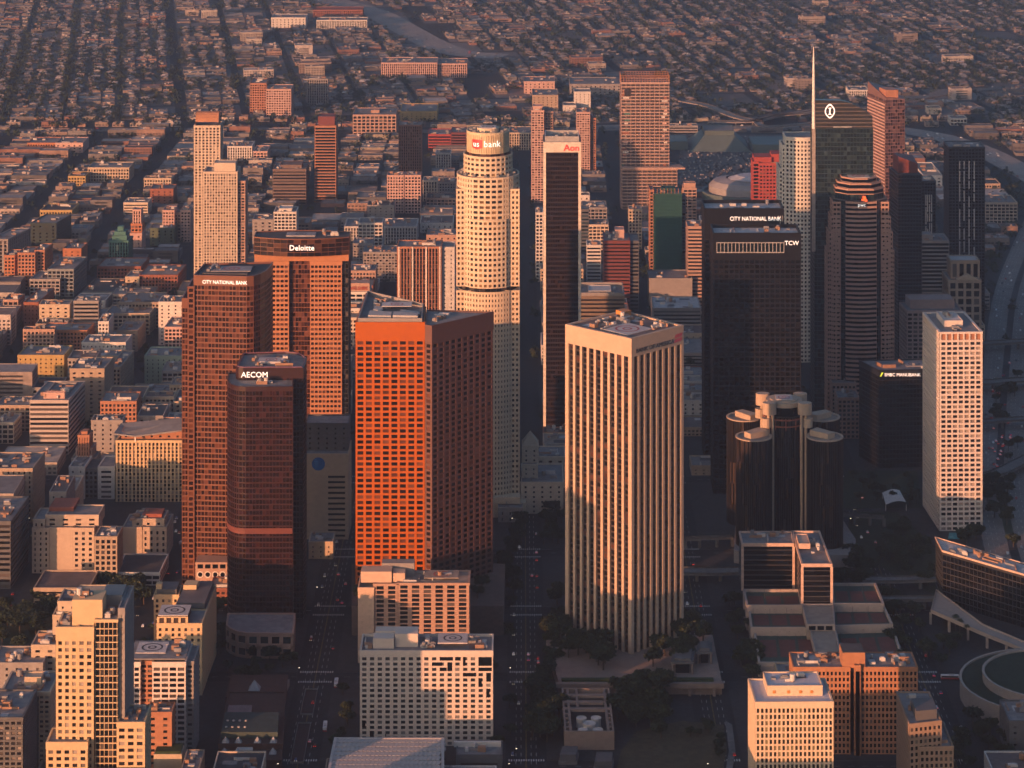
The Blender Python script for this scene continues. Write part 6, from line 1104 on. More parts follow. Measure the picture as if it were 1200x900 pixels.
def simple(g, q, z, rng, windows=True, gable=False, dim=False):
    """one small building: walls, roof, window strips, roof huts"""
    wc, rc = tv(rng.choice((1, 3, 11, 14, 15, 12, 1, 8, 0, 4, 6, 3) if dim else WALLS)), tv(rng.choice(ROOFS)); n = 4  # dim: far walls darkened in colour, standing in for haze and tree shade
    for i in range(4):
        a, b = q[i], q[(i + 1) % 4]; g.poly([(*a, 0), (*b, 0), (*b, z), (*a, z)], wc)
    if gable:
        rc = tv(rng.choice([3, 4, 14, 15, 6, 12, 1])); h = rng.uniform(1.4, 2.6); e = off(q, .5); m0, m1 = lerp(e[0], e[3], .5), lerp(e[1], e[2], .5)
        if rng.random() < .5: e = [e[1], e[2], e[3], e[0]]; m0, m1 = lerp(e[0], e[3], .5), lerp(e[1], e[2], .5)
        a, b = lerp(m0, m1, .22), lerp(m0, m1, .78)
        g.poly([(*e[0], z), (*e[1], z), (*b, z + h), (*a, z + h)], rc); g.poly([(*e[2], z), (*e[3], z), (*a, z + h), (*b, z + h)], rc); g.poly([(*e[3], z), (*e[0], z), (*a, z + h)], rc); g.poly([(*e[1], z), (*e[2], z), (*b, z + h)], rc)
        return
    g.poly([(x, y, z - .6) for x, y in q], rc)
    i_ = off(q, -.4)
    for i in range(4):
        a, b = q[i], q[(i + 1) % 4]; c, d = i_[(i + 1) % 4], i_[i]; g.poly([(*a, z), (*b, z), (*c, z), (*d, z)], wc); g.poly([(*d, z), (*c, z), (*c, z - .6), (*d, z - .6)], wc)
    w = math.hypot(q[1][0] - q[0][0], q[1][1] - q[0][1]); d = math.hypot(q[2][0] - q[1][0], q[2][1] - q[1][1])
    for _ in range(rng.choice((0, 1, 2, 3, 4)) if w > 9 else 0):
        a, b = min(rng.uniform(1.5, 5), w * .4), min(rng.uniform(1.5, 5), d * .4); u, v = rng.uniform(.05, .9 - a / w), rng.uniform(.05, .9 - b / d); s = sub(q, u, v, u + a / w, v + b / d); hh = rng.uniform(.8, 2.6); c = tv(rng.choice([12, 13, 9, 11, 4]))
        for i in range(4): g.poly([(*s[i], z - .6), (*s[(i + 1) % 4], z - .6), (*s[(i + 1) % 4], z + hh), (*s[i], z + hh)], c)
        g.poly([(x, y, z + hh) for x, y in s], c)
    if windows and z > 5:
        for i in ((0, 1, 3) if z > 9 else (0,)):
            a, b = q[i], q[(i + 1) % 4]; L = math.hypot(b[0] - a[0], b[1] - a[1]) or 1; nx, ny = (b[1] - a[1]) / L, -(b[0] - a[0]) / L
            if (nx * a[0] + ny * a[1]) > 0: continue
            st = rng.choice((0, 1, 1)); 
            for k in range(int((z - 2) / 3.7)):
                z0 = 1.4 + k * 3.7
                nb = 1 if st == 0 else max(1, int(L / 4.2))
                for m in range(nb):
                    s0, s1 = (m + .22) / nb, (m + .78) / nb; p, r_ = lerp(a, b, s0), lerp(a, b, s1); g.poly([(p[0] + nx * .12, p[1] + ny * .12, z0), (r_[0] + nx * .12, r_[1] + ny * .12, z0), (r_[0] + nx * .12, r_[1] + ny * .12, z0 + 1.8), (p[0] + nx * .12, p[1] + ny * .12, z0 + 1.8)], tv(10))
R2 = random.Random(11)
LOT = ((214.9,3581.3),(402.9,3581.3),(438.2,3950.3),(246.9,3950.3)); LX = (min(p[0] for p in LOT), min(p[1] for p in LOT), max(p[0] for p in LOT), max(p[1] for p in LOT)); OCC.append(LX)
for b in (((-309.7,2065),(-247.8,2065),(-269.3,2244.2),(-333.1,2244.2)), ((-274.3,1950.9),(-224.4,1950.9),(-241.3,2098.1),(-268.8,2098.1))): occ(b, 0)
big, rest, trees = [], G(), []
def inview(x, y, m=40): return abs(x) < y * 600 / 3200 + m
for q in BLOCKS:
    x0, y0, x1, y1 = q[0][0] + 3, q[0][1] + 3, q[1][0] - 3, q[2][1] - 3
    if not (inview((x0 + x1) / 2, y1, 130)) or y1 < 1650: continue
    cxm, cym = (x0 + x1) / 2, (y0 + y1) / 2
    old = cxm < -190 and cym < 2900; core = cym < 3050
    nx_ = R2.choice((2, 3)) if core else R2.choice((2, 3, 3)); ny_ = R2.choice((3, 4, 5)) if core else R2.choice((4, 5, 6, 7))
    xs = [x0 + (x1 - x0) * (i + (R2.uniform(-.18, .18) if 0 < i < nx_ else 0)) / nx_ for i in range(nx_ + 1)]
    for i in range(nx_):
        ys = [y0 + (y1 - y0) * (j + (R2.uniform(-.22, .22) if 0 < j < ny_ else 0)) / ny_ for j in range(ny_ + 1)]
        for j in range(ny_):
            a0, a1, b0, b1 = xs[i] + R2.choice((.2, .2, 2, 4)), xs[i + 1] - R2.choice((.2, .2, 2, 5)), ys[j] + R2.choice((.2, .2, 3)), ys[j + 1] - R2.choice((.2, .2, 3, 6))
            if a1 - a0 < 6 or b1 - b0 < 6: continue
            if not free(a0, b0, a1, b1):
                m = (a0 + a1) / 2; ok = False
                for (c0, c1, d0, d1) in ((a0, m - .5, b0, b1), (m + .5, a1, b0, b1), (a0, a1, b0, (b0 + b1) / 2), (a0, a1, (b0 + b1) / 2, b1)):
                    if c1 - c0 > 8 and d1 - d0 > 8 and free(c0, d0, c1, d1): a0, a1, b0, b1 = c0, c1, d0, d1; ok = True; break
                if not ok: continue
            r = R2.random()
            if r < (.13 if core else .2):
                for _ in range(R2.randint(1, 5)): trees.append((R2.uniform(a0, a1), R2.uniform(b0, b1), R2.uniform(5, 11)))
                continue
            if old: z = R2.choice((9, 12, 16, 20, 24, 30, 34, 40)) * R2.uniform(.9, 1.1)
            elif core: z = R2.choice((7, 9, 12, 15, 18, 24)) * R2.uniform(.9, 1.1)
            else: z = R2.choice((4.5, 5, 6, 7, 8, 9, 12)) * R2.uniform(.9, 1.1) * (1.8 if R2.random() < .05 else 1)
            if cym < 2000: z = min(z, 14)
            if -40 < cxm < 340 and cym < 2600: z = min(z, 13)
            big.append((z * (a1 - a0) / b0 ** 2 * 1e3 + (a1 - a0) * (b1 - b0) / b0 ** 2 * 60 / 1e1, rect(a0, b0, a1, b1), z))
    # street trees round the far blocks
    for _ in range(R2.randint(6, 16) if cym > 2700 else R2.randint(2, 6)):
        if R2.random() < .6: t_ = (R2.choice((x0 - 6, x1 + 6)), R2.uniform(y0, y1))
        else: t_ = (R2.uniform(x0, x1), R2.choice((y0 - 5, y1 + 5)))
        if free(t_[0] - 3, t_[1] - 3, t_[0] + 3, t_[1] + 3): trees.append((*t_, R2.uniform(5, 12)))
# far suburbs beyond the freeway, on a grid turned eight degrees
ca, sa = math.cos(math.radians(8)), math.sin(math.radians(8)); OX, OY = -491, 4081
def loc(u, v): return (OX + u * ca - v * sa, OY + u * sa + v * ca)
far_lots = G()  # far ground tones lightened in colour, standing in for haze
us = [-92, 7, 100, 192]
while us[-1] < 2300: us.append(us[-1] + 83 + R2.choice((3, 2, 2, 4, 12, 3)))
while us[0] > -1300: us.insert(0, us[0] - 83 - R2.choice((3, 2, 2, 4, 12, 3)))
vs = [-620 + 125 * k for k in range(26)]
H_ROOF = [12, 13, 12, 15, 4, 11, 13, 12, 9, 0]  # far roofs paled in colour to stand in for the mauve haze
def house(g, q, z, rng):
    wc, rc, h = tv(rng.choice([1, 3, 11, 14, 15, 8, 14, 3, 3, 12, 0])), tv(rng.choice(H_ROOF)), rng.uniform(1.4, 2.4)  # house walls darkened in colour in place of tree shade
    for i in range(4): a, b = q[i], q[(i + 1) % 4]; g.poly([(*a, 0), (*b, 0), (*b, z), (*a, z)], wc)
    e = off(q, .8)
    if rng.random() < .5: e = e[1:] + e[:1]
    m0, m1 = lerp(e[0], e[3], .5), lerp(e[1], e[2], .5); k = rng.choice((0, .25, .3)); a, b = lerp(m0, m1, k), lerp(m0, m1, 1 - k)
    g.poly([(*e[0], z), (*e[1], z), (*b, z + h), (*a, z + h)], rc); g.poly([(*e[2], z), (*e[3], z), (*a, z + h), (*b, z + h)], rc); g.poly([(*e[3], z), (*e[0], z), (*a, z + h)], rc if k else wc); g.poly([(*e[1], z), (*e[2], z), (*b, z + h)], rc if k else wc)
def T3(x, y, h0=5, h1=12):
    if free(x - 2, y - 2, x + 2, y + 2): trees.append((x, y, R2.uniform(h0, h1)))
for u_ in us:
    for v in vs:
        u = u_ + (((round(v / 125) * 37) % 5) * 19 if u_ > 420 else 0)
        c = loc(u + 45, v + 55)
        if c[1] < 4055 or c[1] > 6500 or not inview(c[0], c[1], 110): continue
        rt = c[0] > 60; r = R2.random()
        kind = 'houses' if r < (.72 if rt or (u < -60 and v < 1000) else .3) else 'sheds' if r < .92 else 'flats' if r < .985 else 'lot'
        ju, jv = R2.uniform(-6, 6), R2.uniform(-8, 8)
        gq = [loc(u, v), loc(u + 81, v), loc(u + 81, v + 115), loc(u, v + 115)]; far_lots.poly([(*p, .05) for p in gq], tv(R2.choice((3, 14, 1, 11, 3, 15))))
        if kind == 'houses':
            for side in (0, 1, 2):
                cv = R2.uniform(2, 8)
                while cv < 112:
                    d, w = R2.uniform(7, 11), R2.uniform(8, 16); u0 = 6 + R2.uniform(0, 7) if side == 0 else 78 - w - R2.uniform(0, 7) if side == 1 else 30 + R2.uniform(0, 10); t_ = R2.uniform(-.9, .9)
                    q = [loc(u + u0, v + cv), loc(u + u0 + w, v + cv + t_), loc(u + u0 + w - t_, v + cv + d), loc(u + u0 - t_, v + cv + d)]; xs = [p[0] for p in q]; ys = [p[1] for p in q]
                    if free(min(xs), min(ys), max(xs), max(ys)) and R2.random() < .88: house(rest, q, R2.uniform(2.8, 4.6), R2)
                    for _ in range(3): T3(*loc(u + R2.uniform(0, 92), v + cv + R2.uniform(-4, d)), 5, 11)
                    cv += d + R2.uniform(2.0, 9)
            for _ in range(5): T3(*loc(u - 4 + R2.choice((0, 84)) + R2.uniform(-3, 3), v + R2.uniform(-4, 118)), 6, 14)
        elif kind == 'sheds':
            cu = R2.uniform(0, 6)
            while cu < 70:
                w = R2.uniform(14, 38); cv = R2.uniform(0, 8)
                while cv < 100:
                    d = R2.uniform(13, 38); e1, e2 = min(cu + w - 2, 82), min(cv + d - 3, 116); q = [loc(u + cu, v + cv), loc(u + e1, v + cv), loc(u + e1, v + e2), loc(u + cu, v + e2)]; xs = [p[0] for p in q]; ys = [p[1] for p in q]
                    if free(min(xs), min(ys), max(xs), max(ys)) and R2.random() < .8: simple(rest, q, R2.choice((4, 4.5, 5, 6, 7)) * R2.uniform(.9, 1.1), R2, dim=True)
                    if R2.random() < .6: T3(*loc(u + cu + R2.uniform(-3, w), v + cv - 3))
                    cv += d + R2.uniform(0, 9)
                cu += w
            for _ in range(3): T3(*loc(u - 4 + R2.choice((0, 84)) + R2.uniform(-3, 3), v + R2.uniform(-4, 118)), 6, 12)
        elif kind == 'flats':
            for k in range(R2.randint(1, 3)):
                w, d = R2.uniform(22, 60), R2.uniform(16, 28); u0, v0 = R2.uniform(2, 80 - w), 8 + k * 36; q = [loc(u + u0, v + v0), loc(u + u0 + w, v + v0), loc(u + u0 + w, v + v0 + d), loc(u + u0, v + v0 + d)]; xs = [p[0] for p in q]; ys = [p[1] for p in q]
                if free(min(xs), min(ys), max(xs), max(ys)): simple(rest, q, R2.uniform(10, 19), R2)
            for _ in range(22): T3(*loc(u + R2.uniform(0, 86), v + R2.uniform(0, 118)), 6, 13)
        else:
            for _ in range(R2.choice((6, 30))): T3(*loc(u + R2.uniform(0, 86), v + R2.uniform(0, 118)), 7, 14)
for k in range(420):
    x, y = P2(R2.uniform(1150, 1230), R2.uniform(225, 560)); T3(x, y, 6, 12)
for k in range(160):
    x, y = P2(R2.uniform(1060, 1200), R2.uniform(160, 235)); T3(x, y, 6, 12)
OCC.remove(LX)
for x in range(-900, 900, 26):
    for y in (4016, 4062):
        q = rect(x, y + R2.uniform(-3, 3), x + R2.uniform(12, 24), y + R2.uniform(9, 15))
        if R2.random() < .75 and free(q[0][0], q[0][1], q[2][0], q[2][1]): simple(rest, q, R2.uniform(4, 8), R2)
        for _ in range(3): T3(x + R2.uniform(0, 26), y + R2.uniform(-9, 20), 6, 12)
big.sort(key=lambda b: -b[0]); KEYS = ['white_wall', 'cream', 'tan', 'grey_conc', 'brick', 'pink_wall', 'sand', 'pink_stone', 'tan_grid', 'grey_conc_grid', 'sand_few', 'grey_conc_few', 'white_wall_few', 'tan_few', 'pink_stone_grid', 'terracotta', 'grey_conc_band']
WORD = {'white_wall': 'white', 'cream': 'cream', 'tan': 'tan', 'grey_conc': 'grey concrete', 'brick': 'red brick', 'pink_wall': 'pink', 'sand': 'sand-coloured', 'pink_stone': 'brown stone', 'terracotta': 'terracotta'}
seen = 0
def short(l):
    w = l.replace(',', ' ,').split(); out = []
    for x in w:
        if x in (',', 'glowing', 'with', 'beside', 'behind', 'before', 'at', 'by', 'in', 'of', 'left', 'right', 'standing', 'catching', 'near', 'above', 'below', 'under', 'joined', 'just', 'tapering', 'into', 'between', 'from', 'on', 'farthest', 'widest', 'upper', 'old'): break
        out.append(x)
    return ' '.join(out)
MARKS = []
for o in SC.objects:
    if o.parent is None and 'category' in o and o['category'] not in ('tree', 'car'):
        s_ = short(o['label']); 
        if 2 <= len(s_.split()) <= 6: MARKS.append((s_, o.location.x, o.location.y))
cnt = {}
for m in MARKS: cnt[m[0]] = cnt.get(m[0], 0) + 1
MARKS = [m for m in MARKS if cnt[m[0]] == 1]; USED = {}
ORD = ['', 'second ', 'third ', 'fourth ', 'fifth ', 'sixth ', 'seventh ', 'eighth ', 'ninth ', 'tenth ', 'eleventh ', 'twelfth ']
def place_label(head, q):
    x, y = cen(q); m = min(MARKS, key=lambda m: (m[1] - x) ** 2 + (m[2] - y) ** 2 * .5); dx, dy = x - m[1], y - m[2]
    rel = ('right of' if dx > 0 else 'left of') if abs(dx) > abs(dy) * .7 else ('behind' if dy > 0 else 'in front of')
    k = (head, rel, m[0]); USED[k] = USED.get(k, -1) + 1
    return '%s%s building %s the %s' % (ORD[USED[k]], head, rel, m[0])
for s, q, z in big:
    if seen < 230 and inview(q[0][0], q[0][1], -5):
        k = R2.choice(KEYS); base = k; 
        for e in ('_grid', '_few', '_band'): base = base.replace(e, '')
        area = 'in the old quarter left of the towers' if q[0][0] < -190 and q[0][1] < 2950 else 'in the flats beyond the towers' if q[0][1] > 2950 else 'among the towers'
        hgt = 'low' if z < 11 else 'mid-height' if z < 24 else 'tall'; kd = {'_few': 'blank-sided', '_band': 'banded', '_grid': 'grid-fronted'}.get(k.replace(base, ''), 'plain')
        lab = '%s %s %s flat-roofed building standing %s' % (hgt, kd, WORD[base], area)
        lab = place_label(lab.split(' flat-roofed')[0], q)
        t = tower('city_building', lab, q, z, dict(STY[k], roof=MATS[R2.choice(('roof_grey', 'roof_dark', 'roof_tan', 'roof_brown', 'roof_grey'))]), 0, 'plain city buildings ' + area, clutter=0)
        roof_kit(t, q, z, R2.randint(2, 6)); seen += 1
    else: simple(rest, q, z, R2, dim=q[0][1] > 3000 and R2.random() < .7)
obj('city_blocks', rest, PM, None, 'stuff'); obj('city_lots', far_lots, PM, None, 'structure')
# ---------------------------------------------------------------- trees
def leafmat(name, cols):
    m = palette(name, cols, .95); return m
LEAF = leafmat('leaves', [(.022, .036, .018), (.03, .045, .02), (.04, .055, .024), (.028, .04, .026), (.05, .058, .03), (.02, .03, .018)])
BARK = mat('bark', (.07, .05, .035), .95)
rs = np.random.RandomState(5)
def leaf_cloud(n, lobes, size):
    """small leaf-sized faces spread through several lobes of a crown"""
    C = np.array([l[:3] for l in lobes]); r = np.array([l[3] for l in lobes]); k = rs.choice(len(lobes), n, p=r ** 2 / (r ** 2).sum())
    d = rs.normal(size=(n, 3)); d /= np.linalg.norm(d, axis=1)[:, None]; c = C[k] + d * (r[k] * rs.uniform(.55, 1.05, n))[:, None] * np.array([1, 1, .8])
    a = rs.normal(size=(n, 3)); a /= np.linalg.norm(a, axis=1)[:, None]; b = np.cross(a, rs.normal(size=(n, 3))); b /= np.linalg.norm(b, axis=1)[:, None]
    s = size * rs.uniform(.6, 1.3, n)[:, None]
    return np.stack([c + a * s, c - a * s * .5 + b * s * .8, c - a * s * .5 - b * s * .8], 1), rs.rand(n)
def fast(name, tri, tint, m, parent=None, kind=None):
    n = len(tri); me = bpy.data.meshes.new(name); me.vertices.add(n * 3); me.vertices.foreach_set('co', tri.reshape(-1).astype(np.float32)); me.loops.add(n * 3); me.loops.foreach_set('vertex_index', np.arange(n * 3, dtype=np.int32)); me.polygons.add(n); me.polygons.foreach_set('loop_start', np.arange(0, n * 3, 3, dtype=np.int32)); me.update()
    at = me.attributes.new('tint', 'FLOAT', 'FACE'); at.data.foreach_set('value', tint.astype(np.float32)); me.materials.append(m); return me
tri, tin = [], []
for x, y, h in trees:
    if not inview(x, y, 60): continue
    r = h * .42; n = 26 if y < 3200 else 13 if y < 4600 else 9; T, w = leaf_cloud(n, [(x, y, h * .6, r), (x + r * .5, y, h * .5, r * .7), (x - r * .4, y + r * .3, h * .55, r * .7)], r * .5); tri.append(T); tin.append(np.clip(w * .4 + rs.rand() * .6, 0, .99))
me = fast('far_trees', np.concatenate(tri), np.concatenate(tin), LEAF); o = bpy.data.objects.new('far_trees', me); SC.collection.objects.link(o); o['kind'] = 'stuff'
CROWN = []
for k in range(5):
    lob = [(0, 0, 0, 2.6)] + [(2.2 * math.cos(a), 2.2 * math.sin(a), rs.uniform(-1, 1.2), rs.uniform(1.4, 2.2)) for a in rs.uniform(0, 6.3, 6)]
    T, w = leaf_cloud(640, lob, .68); CROWN.append(fast('crown', T, w, LEAF))
g = G(); pr_ = ((.35, 0), (.28, 3), (.2, 5.5))
for (r0, z0), (r1, z1) in zip(pr_, pr_[1:]):
    a, b = circ(0, 0, r0, 7), circ(0, 0, r1, 7)
    for i in range(7): j = (i + 1) % 7; g.poly([(*a[i], z0), (*a[j], z0), (*b[j], z1), (*b[i], z1)])
for a in (0.4, 2.3, 4.4): 
    d = (math.cos(a), math.sin(a)); n_ = (-d[1] * .1, d[0] * .1); g.poly([(n_[0], n_[1], 4), (-n_[0], -n_[1], 4), (d[0] * 2.2 - n_[0], d[1] * 2.2 - n_[1], 6.6), (d[0] * 2.2 + n_[0], d[1] * 2.2 + n_[1], 6.6)])
to = obj('trunk', g, BARK); TR = to.data; bpy.data.objects.remove(to)
def tree(x, y, h, label, group, z=0.14, name='street_tree'):
    t = thing(name, label, 'tree', (x, y, z), group); s = h / 9.5
    a = bpy.data.objects.new('trunk', TR); SC.collection.objects.link(a); a.parent = t; a.scale = (s, s, s)
    b = bpy.data.objects.new('crown', R2.choice(CROWN)); SC.collection.objects.link(b); b.parent = t; b.location = (0, 0, 6.4 * s); k = s * R2.uniform(1.15, 1.45); b.scale = (k, k, s * 1.1); b.rotation_euler = (0, 0, R2.uniform(0, 6.3))
# rows and groves of single trees, where the photograph shows them
def grove(n, poly, h0, h1, label, group, z=0.14):
    xs = [p[0] for p in poly]; ys = [p[1] for p in poly]; k = 0; tries = 0; pts = []
    while k < n and tries < n * 60:
        tries += 1; x, y = R2.uniform(min(xs), max(xs)), R2.uniform(min(ys), max(ys)); ins = False; j = len(poly) - 1
        for i in range(len(poly)):
            if (poly[i][1] > y) != (poly[j][1] > y) and x < (poly[j][0] - poly[i][0]) * (y - poly[i][1]) / (poly[j][1] - poly[i][1]) + poly[i][0]: ins = not ins
            j = i
        if not ins or any((x - a) ** 2 + (y - b) ** 2 < 16 for a, b in pts): continue
        pts.append((x, y)); tree(x, y, R2.uniform(h0, h1) * 1.2, label, group, z); k += 1
def row(n, a, b, h0, h1, label, group, z=0.14, j=1.2):
    for i in range(n): p = lerp(a, b, (i + .5) / n); tree(p[0] + R2.uniform(-j, j), p[1] + R2.uniform(-2, 2), R2.uniform(h0, h1), label, group, z)
grove(20, ((20,1779.2),(31.1,1779.2),(35.5,2031.1),(25.4,2031.1)), 8, 12, 'dark street tree along the avenue left of the fin tower', 'trees along the central avenue', 0.14)
grove(16, ((10.8,1730.7),(29.7,1730.7),(31.7,1845.6),(12.7,1845.6)), 10, 14, 'large dark tree in the row beside the cooling plant', 'trees beside the cooling plant', 0.14)
grove(12, ((28.8,1845.6),(64.6,1845.6),(60.1,1922.2),(33,1922.2)), 11, 15, 'bushy dark tree on the plaza at the left foot of the fin tower', 'trees at the left foot of the fin tower', 8)
grove(12, ((89.4,1845.6),(120.4,1851.8),(137.7,1915.6),(114.5,1928.9)), 10, 14, 'bushy dark tree on the plaza at the right foot of the fin tower', 'trees at the right foot of the fin tower', 8)
grove(18, ((64.4,1747.1),(99.4,1747.1),(108.2,1823),(69.7,1827.4)), 11, 16, 'tall dark tree in the grove right of the cooling plant', 'trees right of the cooling plant', 0.14)
grove(8, ((-20.6,1730.7),(0,1730.7),(0,2012.7),(-17.6,2012.7)), 6, 9, 'small tree on the left pavement of the central avenue', 'trees on the left avenue pavement', 0.14)
grove(10, ((-9.4,2012.7),(2.5,2012.7),(2.7,2148.8),(-8,2128.2)), 8, 12, 'dark tree near the corner right of the rust-orange tower', 'trees right of the rust-orange tower', 0.14)
grove(10, ((-109.1,1939),(-6.1,1939),(-6.2,1985.7),(-111.2,1976.9)), 7, 10, 'dark tree on the raised plaza under the rust-orange tower', 'trees on the raised plaza', 21)
grove(14, ((151.1,1845.6),(168.4,1845.6),(174.1,2003.6),(156.5,2003.6)), 8, 11, 'dark tree beside the lower street left of the sports courts', 'trees left of the sports courts', 0.14)
grove(14, ((260.3,1892.8),(268.8,1845.6),(286.8,2012.7),(275.5,2031.1)), 8, 12, 'dark tree between the sports courts and the right avenue', 'trees right of the sports courts', 0.14)
grove(16, ((231.7,2031.1),(276.1,2031.1),(275.4,2098.1),(252.4,2098.1)), 8, 12, 'dark tree in the garden right of the black L-shaped office', 'trees right of the black office', 0.14)
grove(24, ((260.2,2031.1),(316.1,2031.1),(331.8,2144.6),(293.9,2186.8)), 7, 11, 'dark tree in the garden before the egg-crate tower', 'trees before the egg-crate tower', 0.14)
grove(16, ((342.6,2108.1),(395.3,2108.1),(432.1,2304.7),(399.7,2304.7)), 8, 12, 'dark tree on the slope right of the egg-crate tower', 'trees right of the egg-crate tower', 0.14)
grove(14, ((276.6,2212.9),(329.8,2221.8),(339.9,2314.3),(290.5,2323.9)), 6, 9, 'small tree in the gardens below the black glass bank box', 'trees below the black glass bank box', 0.14)
grove(18, ((-353.4,1884.7),(-334.1,1909),(-333.3,2012.7),(-369.4,2003.6),(-370.3,1942.4)), 8, 13, 'dark tree on the green slope at the lower left', 'trees on the green slope', 0.14)
grove(14, ((-299.9,1991),(-267.5,1991),(-269.7,2031.1),(-304.7,2031.1)), 8, 12, 'dark tree in the dip left of the gold-topped apartments', 'trees left of the gold-topped apartments', 0.14)
grove(10, ((-187.4,1845.6),(-150,1845.6),(-151.1,1896),(-189.3,1892.8)), 6, 9, 'dark tree in the court below the wine-red tower', 'trees below the wine-red tower', 0.14)
grove(8, ((-200.1,1861.1),(-193.1,1861.1),(-214.5,2031.1),(-222.1,2031.1)), 6, 9, 'small tree on the street right of the gold-topped apartments', 'trees right of the gold-topped apartments', 0.14)
grove(8, ((-114.1,1697.7),(-95.5,1697.7),(-108.4,1845.6),(-117.7,1845.6)), 6, 9, 'small tree on the pavement beside the white scattered-window block', 'trees beside the scattered-window block', 0.14)
grove(8, ((109.9,1758.1),(133.1,1704.2),(138.4,1772.1),(116.3,1772.1)), 4, 7, 'small shrub-like tree on the dry park lawn', 'trees on the dry park lawn', 0.3)
grove(14, ((265.3,1697.7),(318.3,1697.7),(332.3,1772.1),(288,1772.1)), 8, 12, 'dark tree at the bottom right beside the avenue', 'trees at the bottom right', 0.14)
grove(10, ((274,1845.6),(305.3,1861.1),(318.2,1976.9),(291.7,1985.7)), 7, 10, 'dark tree beside the avenue left of the curved garden hall', 'trees left of the curved garden hall', 0.14)
grove(9, ((0,2128.2),(8,2128.2),(8.5,2269.4),(1.4,2257.9)), 8, 11, 'dark tree on the avenue corner below the round tower', 'trees below the round tower', 0.14)
grove(8, ((23.9,2128.2),(41.2,2128.2),(38.4,2235.2),(27.9,2235.2)), 8, 11, 'dark tree beside the library', 'trees beside the library', 0.14)
grove(12, ((399.7,2304.7),(441.3,2353.4),(493.5,2632),(464.7,2632)), 7, 10, 'dark tree among the freeway lanes at the right edge', 'trees among the freeway lanes', 0.14)
# palms before the curved hall
g = G(); a, b = circ(0, 0, .28, 6), circ(0.3, 0, .2, 6)
for i in range(6): j = (i + 1) % 6; g.poly([(*a[i], 0), (*a[j], 0), (*b[j], 11), (*b[i], 11)])
to = obj('trunk', g, BARK); PTR = to.data; bpy.data.objects.remove(to)
g = G()
for k in range(14):
    a = 2 * math.pi * k / 14; e = R2.uniform(.2, .9); c, s = math.cos(a), math.sin(a); w = .35
    p0, p1_, p2_ = (.3, 0), (1.5, 1.0 * e), (2.8, -1.2 + e)
    for (r0, h0), (r1, h1) in ((p0, p1_), (p1_, p2_)): g.poly([(r0 * c - w * s, r0 * s + w * c, 11 + h0), (r0 * c + w * s, r0 * s - w * c, 11 + h0), (r1 * c + w * s, r1 * s - w * c, 11 + h1), (r1 * c - w * s, r1 * s + w * c, 11 + h1)], .3 + .04 * k)
to = obj('crown', g, LEAF); PCR = to.data; bpy.data.objects.remove(to)
for x, y in ((1131, 800), (1137, 806), (1143, 800), (1150, 808), (1156, 801), (1163, 806), (1170, 799), (1176, 808), (1183, 803), (1190, 810), (1125, 745), (1133, 752), (1120, 740)):
    X, Y = P2(x, y); t = thing('palm_tree', 'tall palm standing along the cream wall of the curved garden hall', 'palm', (X, Y, .14), 'palms along the curved garden hall')
    for nm, me in (('trunk', PTR), ('crown', PCR)): o = bpy.data.objects.new(nm, me); SC.collection.objects.link(o); o.parent = t; o.rotation_euler = (0, 0, R2.uniform(0, 6))

# ---------------------------------------------------------------- cars, buses, lamps
PAINT = {'white': mat('car_white', (.6, .6, .6), .3, .02), 'black': mat('car_black', (.015, .015, .017), .3, .02), 'silver': mat('car_silver', (.32, .33, .35), .3, .02), 'red': mat('car_red', (.32, .03, .025), .3, .02), 'blue': mat('car_blue', (.04, .08, .2), .3, .02), 'yellow': mat('car_yellow', (.55, .38, .04), .4, .02)}
TYRE = mat('rubber', (.02, .02, .02), .9); HL = glow('headlight_glow', (1, .85, .6), .7); TL = glow('taillight_glow', (1, .05, .03), 1.2)
def loft(prof, hw, hw2=None):
    g = G(); n = len(prof); hw2 = hw2 or [hw] * n
    for i in range(n):
        (y0, z0), (y1, z1) = prof[i], prof[(i + 1) % n]; a, b = hw2[i], hw2[(i + 1) % n]
        g.poly([(-a, y0, z0), (a, y0, z0), (b, y1, z1), (-b, y1, z1)])
    g.poly([(-w, y, z) for (y, z), w in reversed(list(zip(prof, hw2)))]); g.poly([(w, y, z) for (y, z), w in zip(prof, hw2)]); return g
def stock(name, g, m): o = obj(name, g, m); me = o.data; bpy.data.objects.remove(o); return me
BODY = {c: stock('body', loft([(-2.2, .35), (2.2, .35), (2.25, .75), (1.0, .92), (.55, 1.42), (-1.2, 1.45), (-1.9, .95), (-2.25, .85)], .9, [.88, .88, .9, .88, .68, .68, .88, .9]), m) for c, m in PAINT.items()}
CAB = stock('windows', loft([(-1.72, 1.0), (.92, .98), (.5, 1.38), (-1.18, 1.40)], .8, [.915, .915, .715, .715]), MATS['glass_dark'])
g = G(); n = 10
for i in range(n):
    a, b = 2 * math.pi * i / n, 2 * math.pi * (i + 1) / n; g.poly([(-.11, .32 * math.cos(a), .32 * math.sin(a)), (.11, .32 * math.cos(a), .32 * math.sin(a)), (.11, .32 * math.cos(b), .32 * math.sin(b)), (-.11, .32 * math.cos(b), .32 * math.sin(b))][::-1])
for s in (-.11, .11): g.poly([(s, .32 * math.cos(2 * math.pi * i / n), .32 * math.sin(2 * math.pi * i / n)) for i in (range(n) if s > 0 else reversed(range(n)))])
WHEEL = stock('wheel', g, TYRE); g = G(); g.box(-.2, -.04, -.08, .2, .04, .08); LAMP_F = stock('headlight', g, HL); g = G(); g.box(-.2, -.04, -.08, .2, .04, .08); LAMP_R = stock('taillight', g, TL)
def child(t, name, me, loc): o = bpy.data.objects.new(name, me); SC.collection.objects.link(o); o.parent = t; o.location = loc; return o
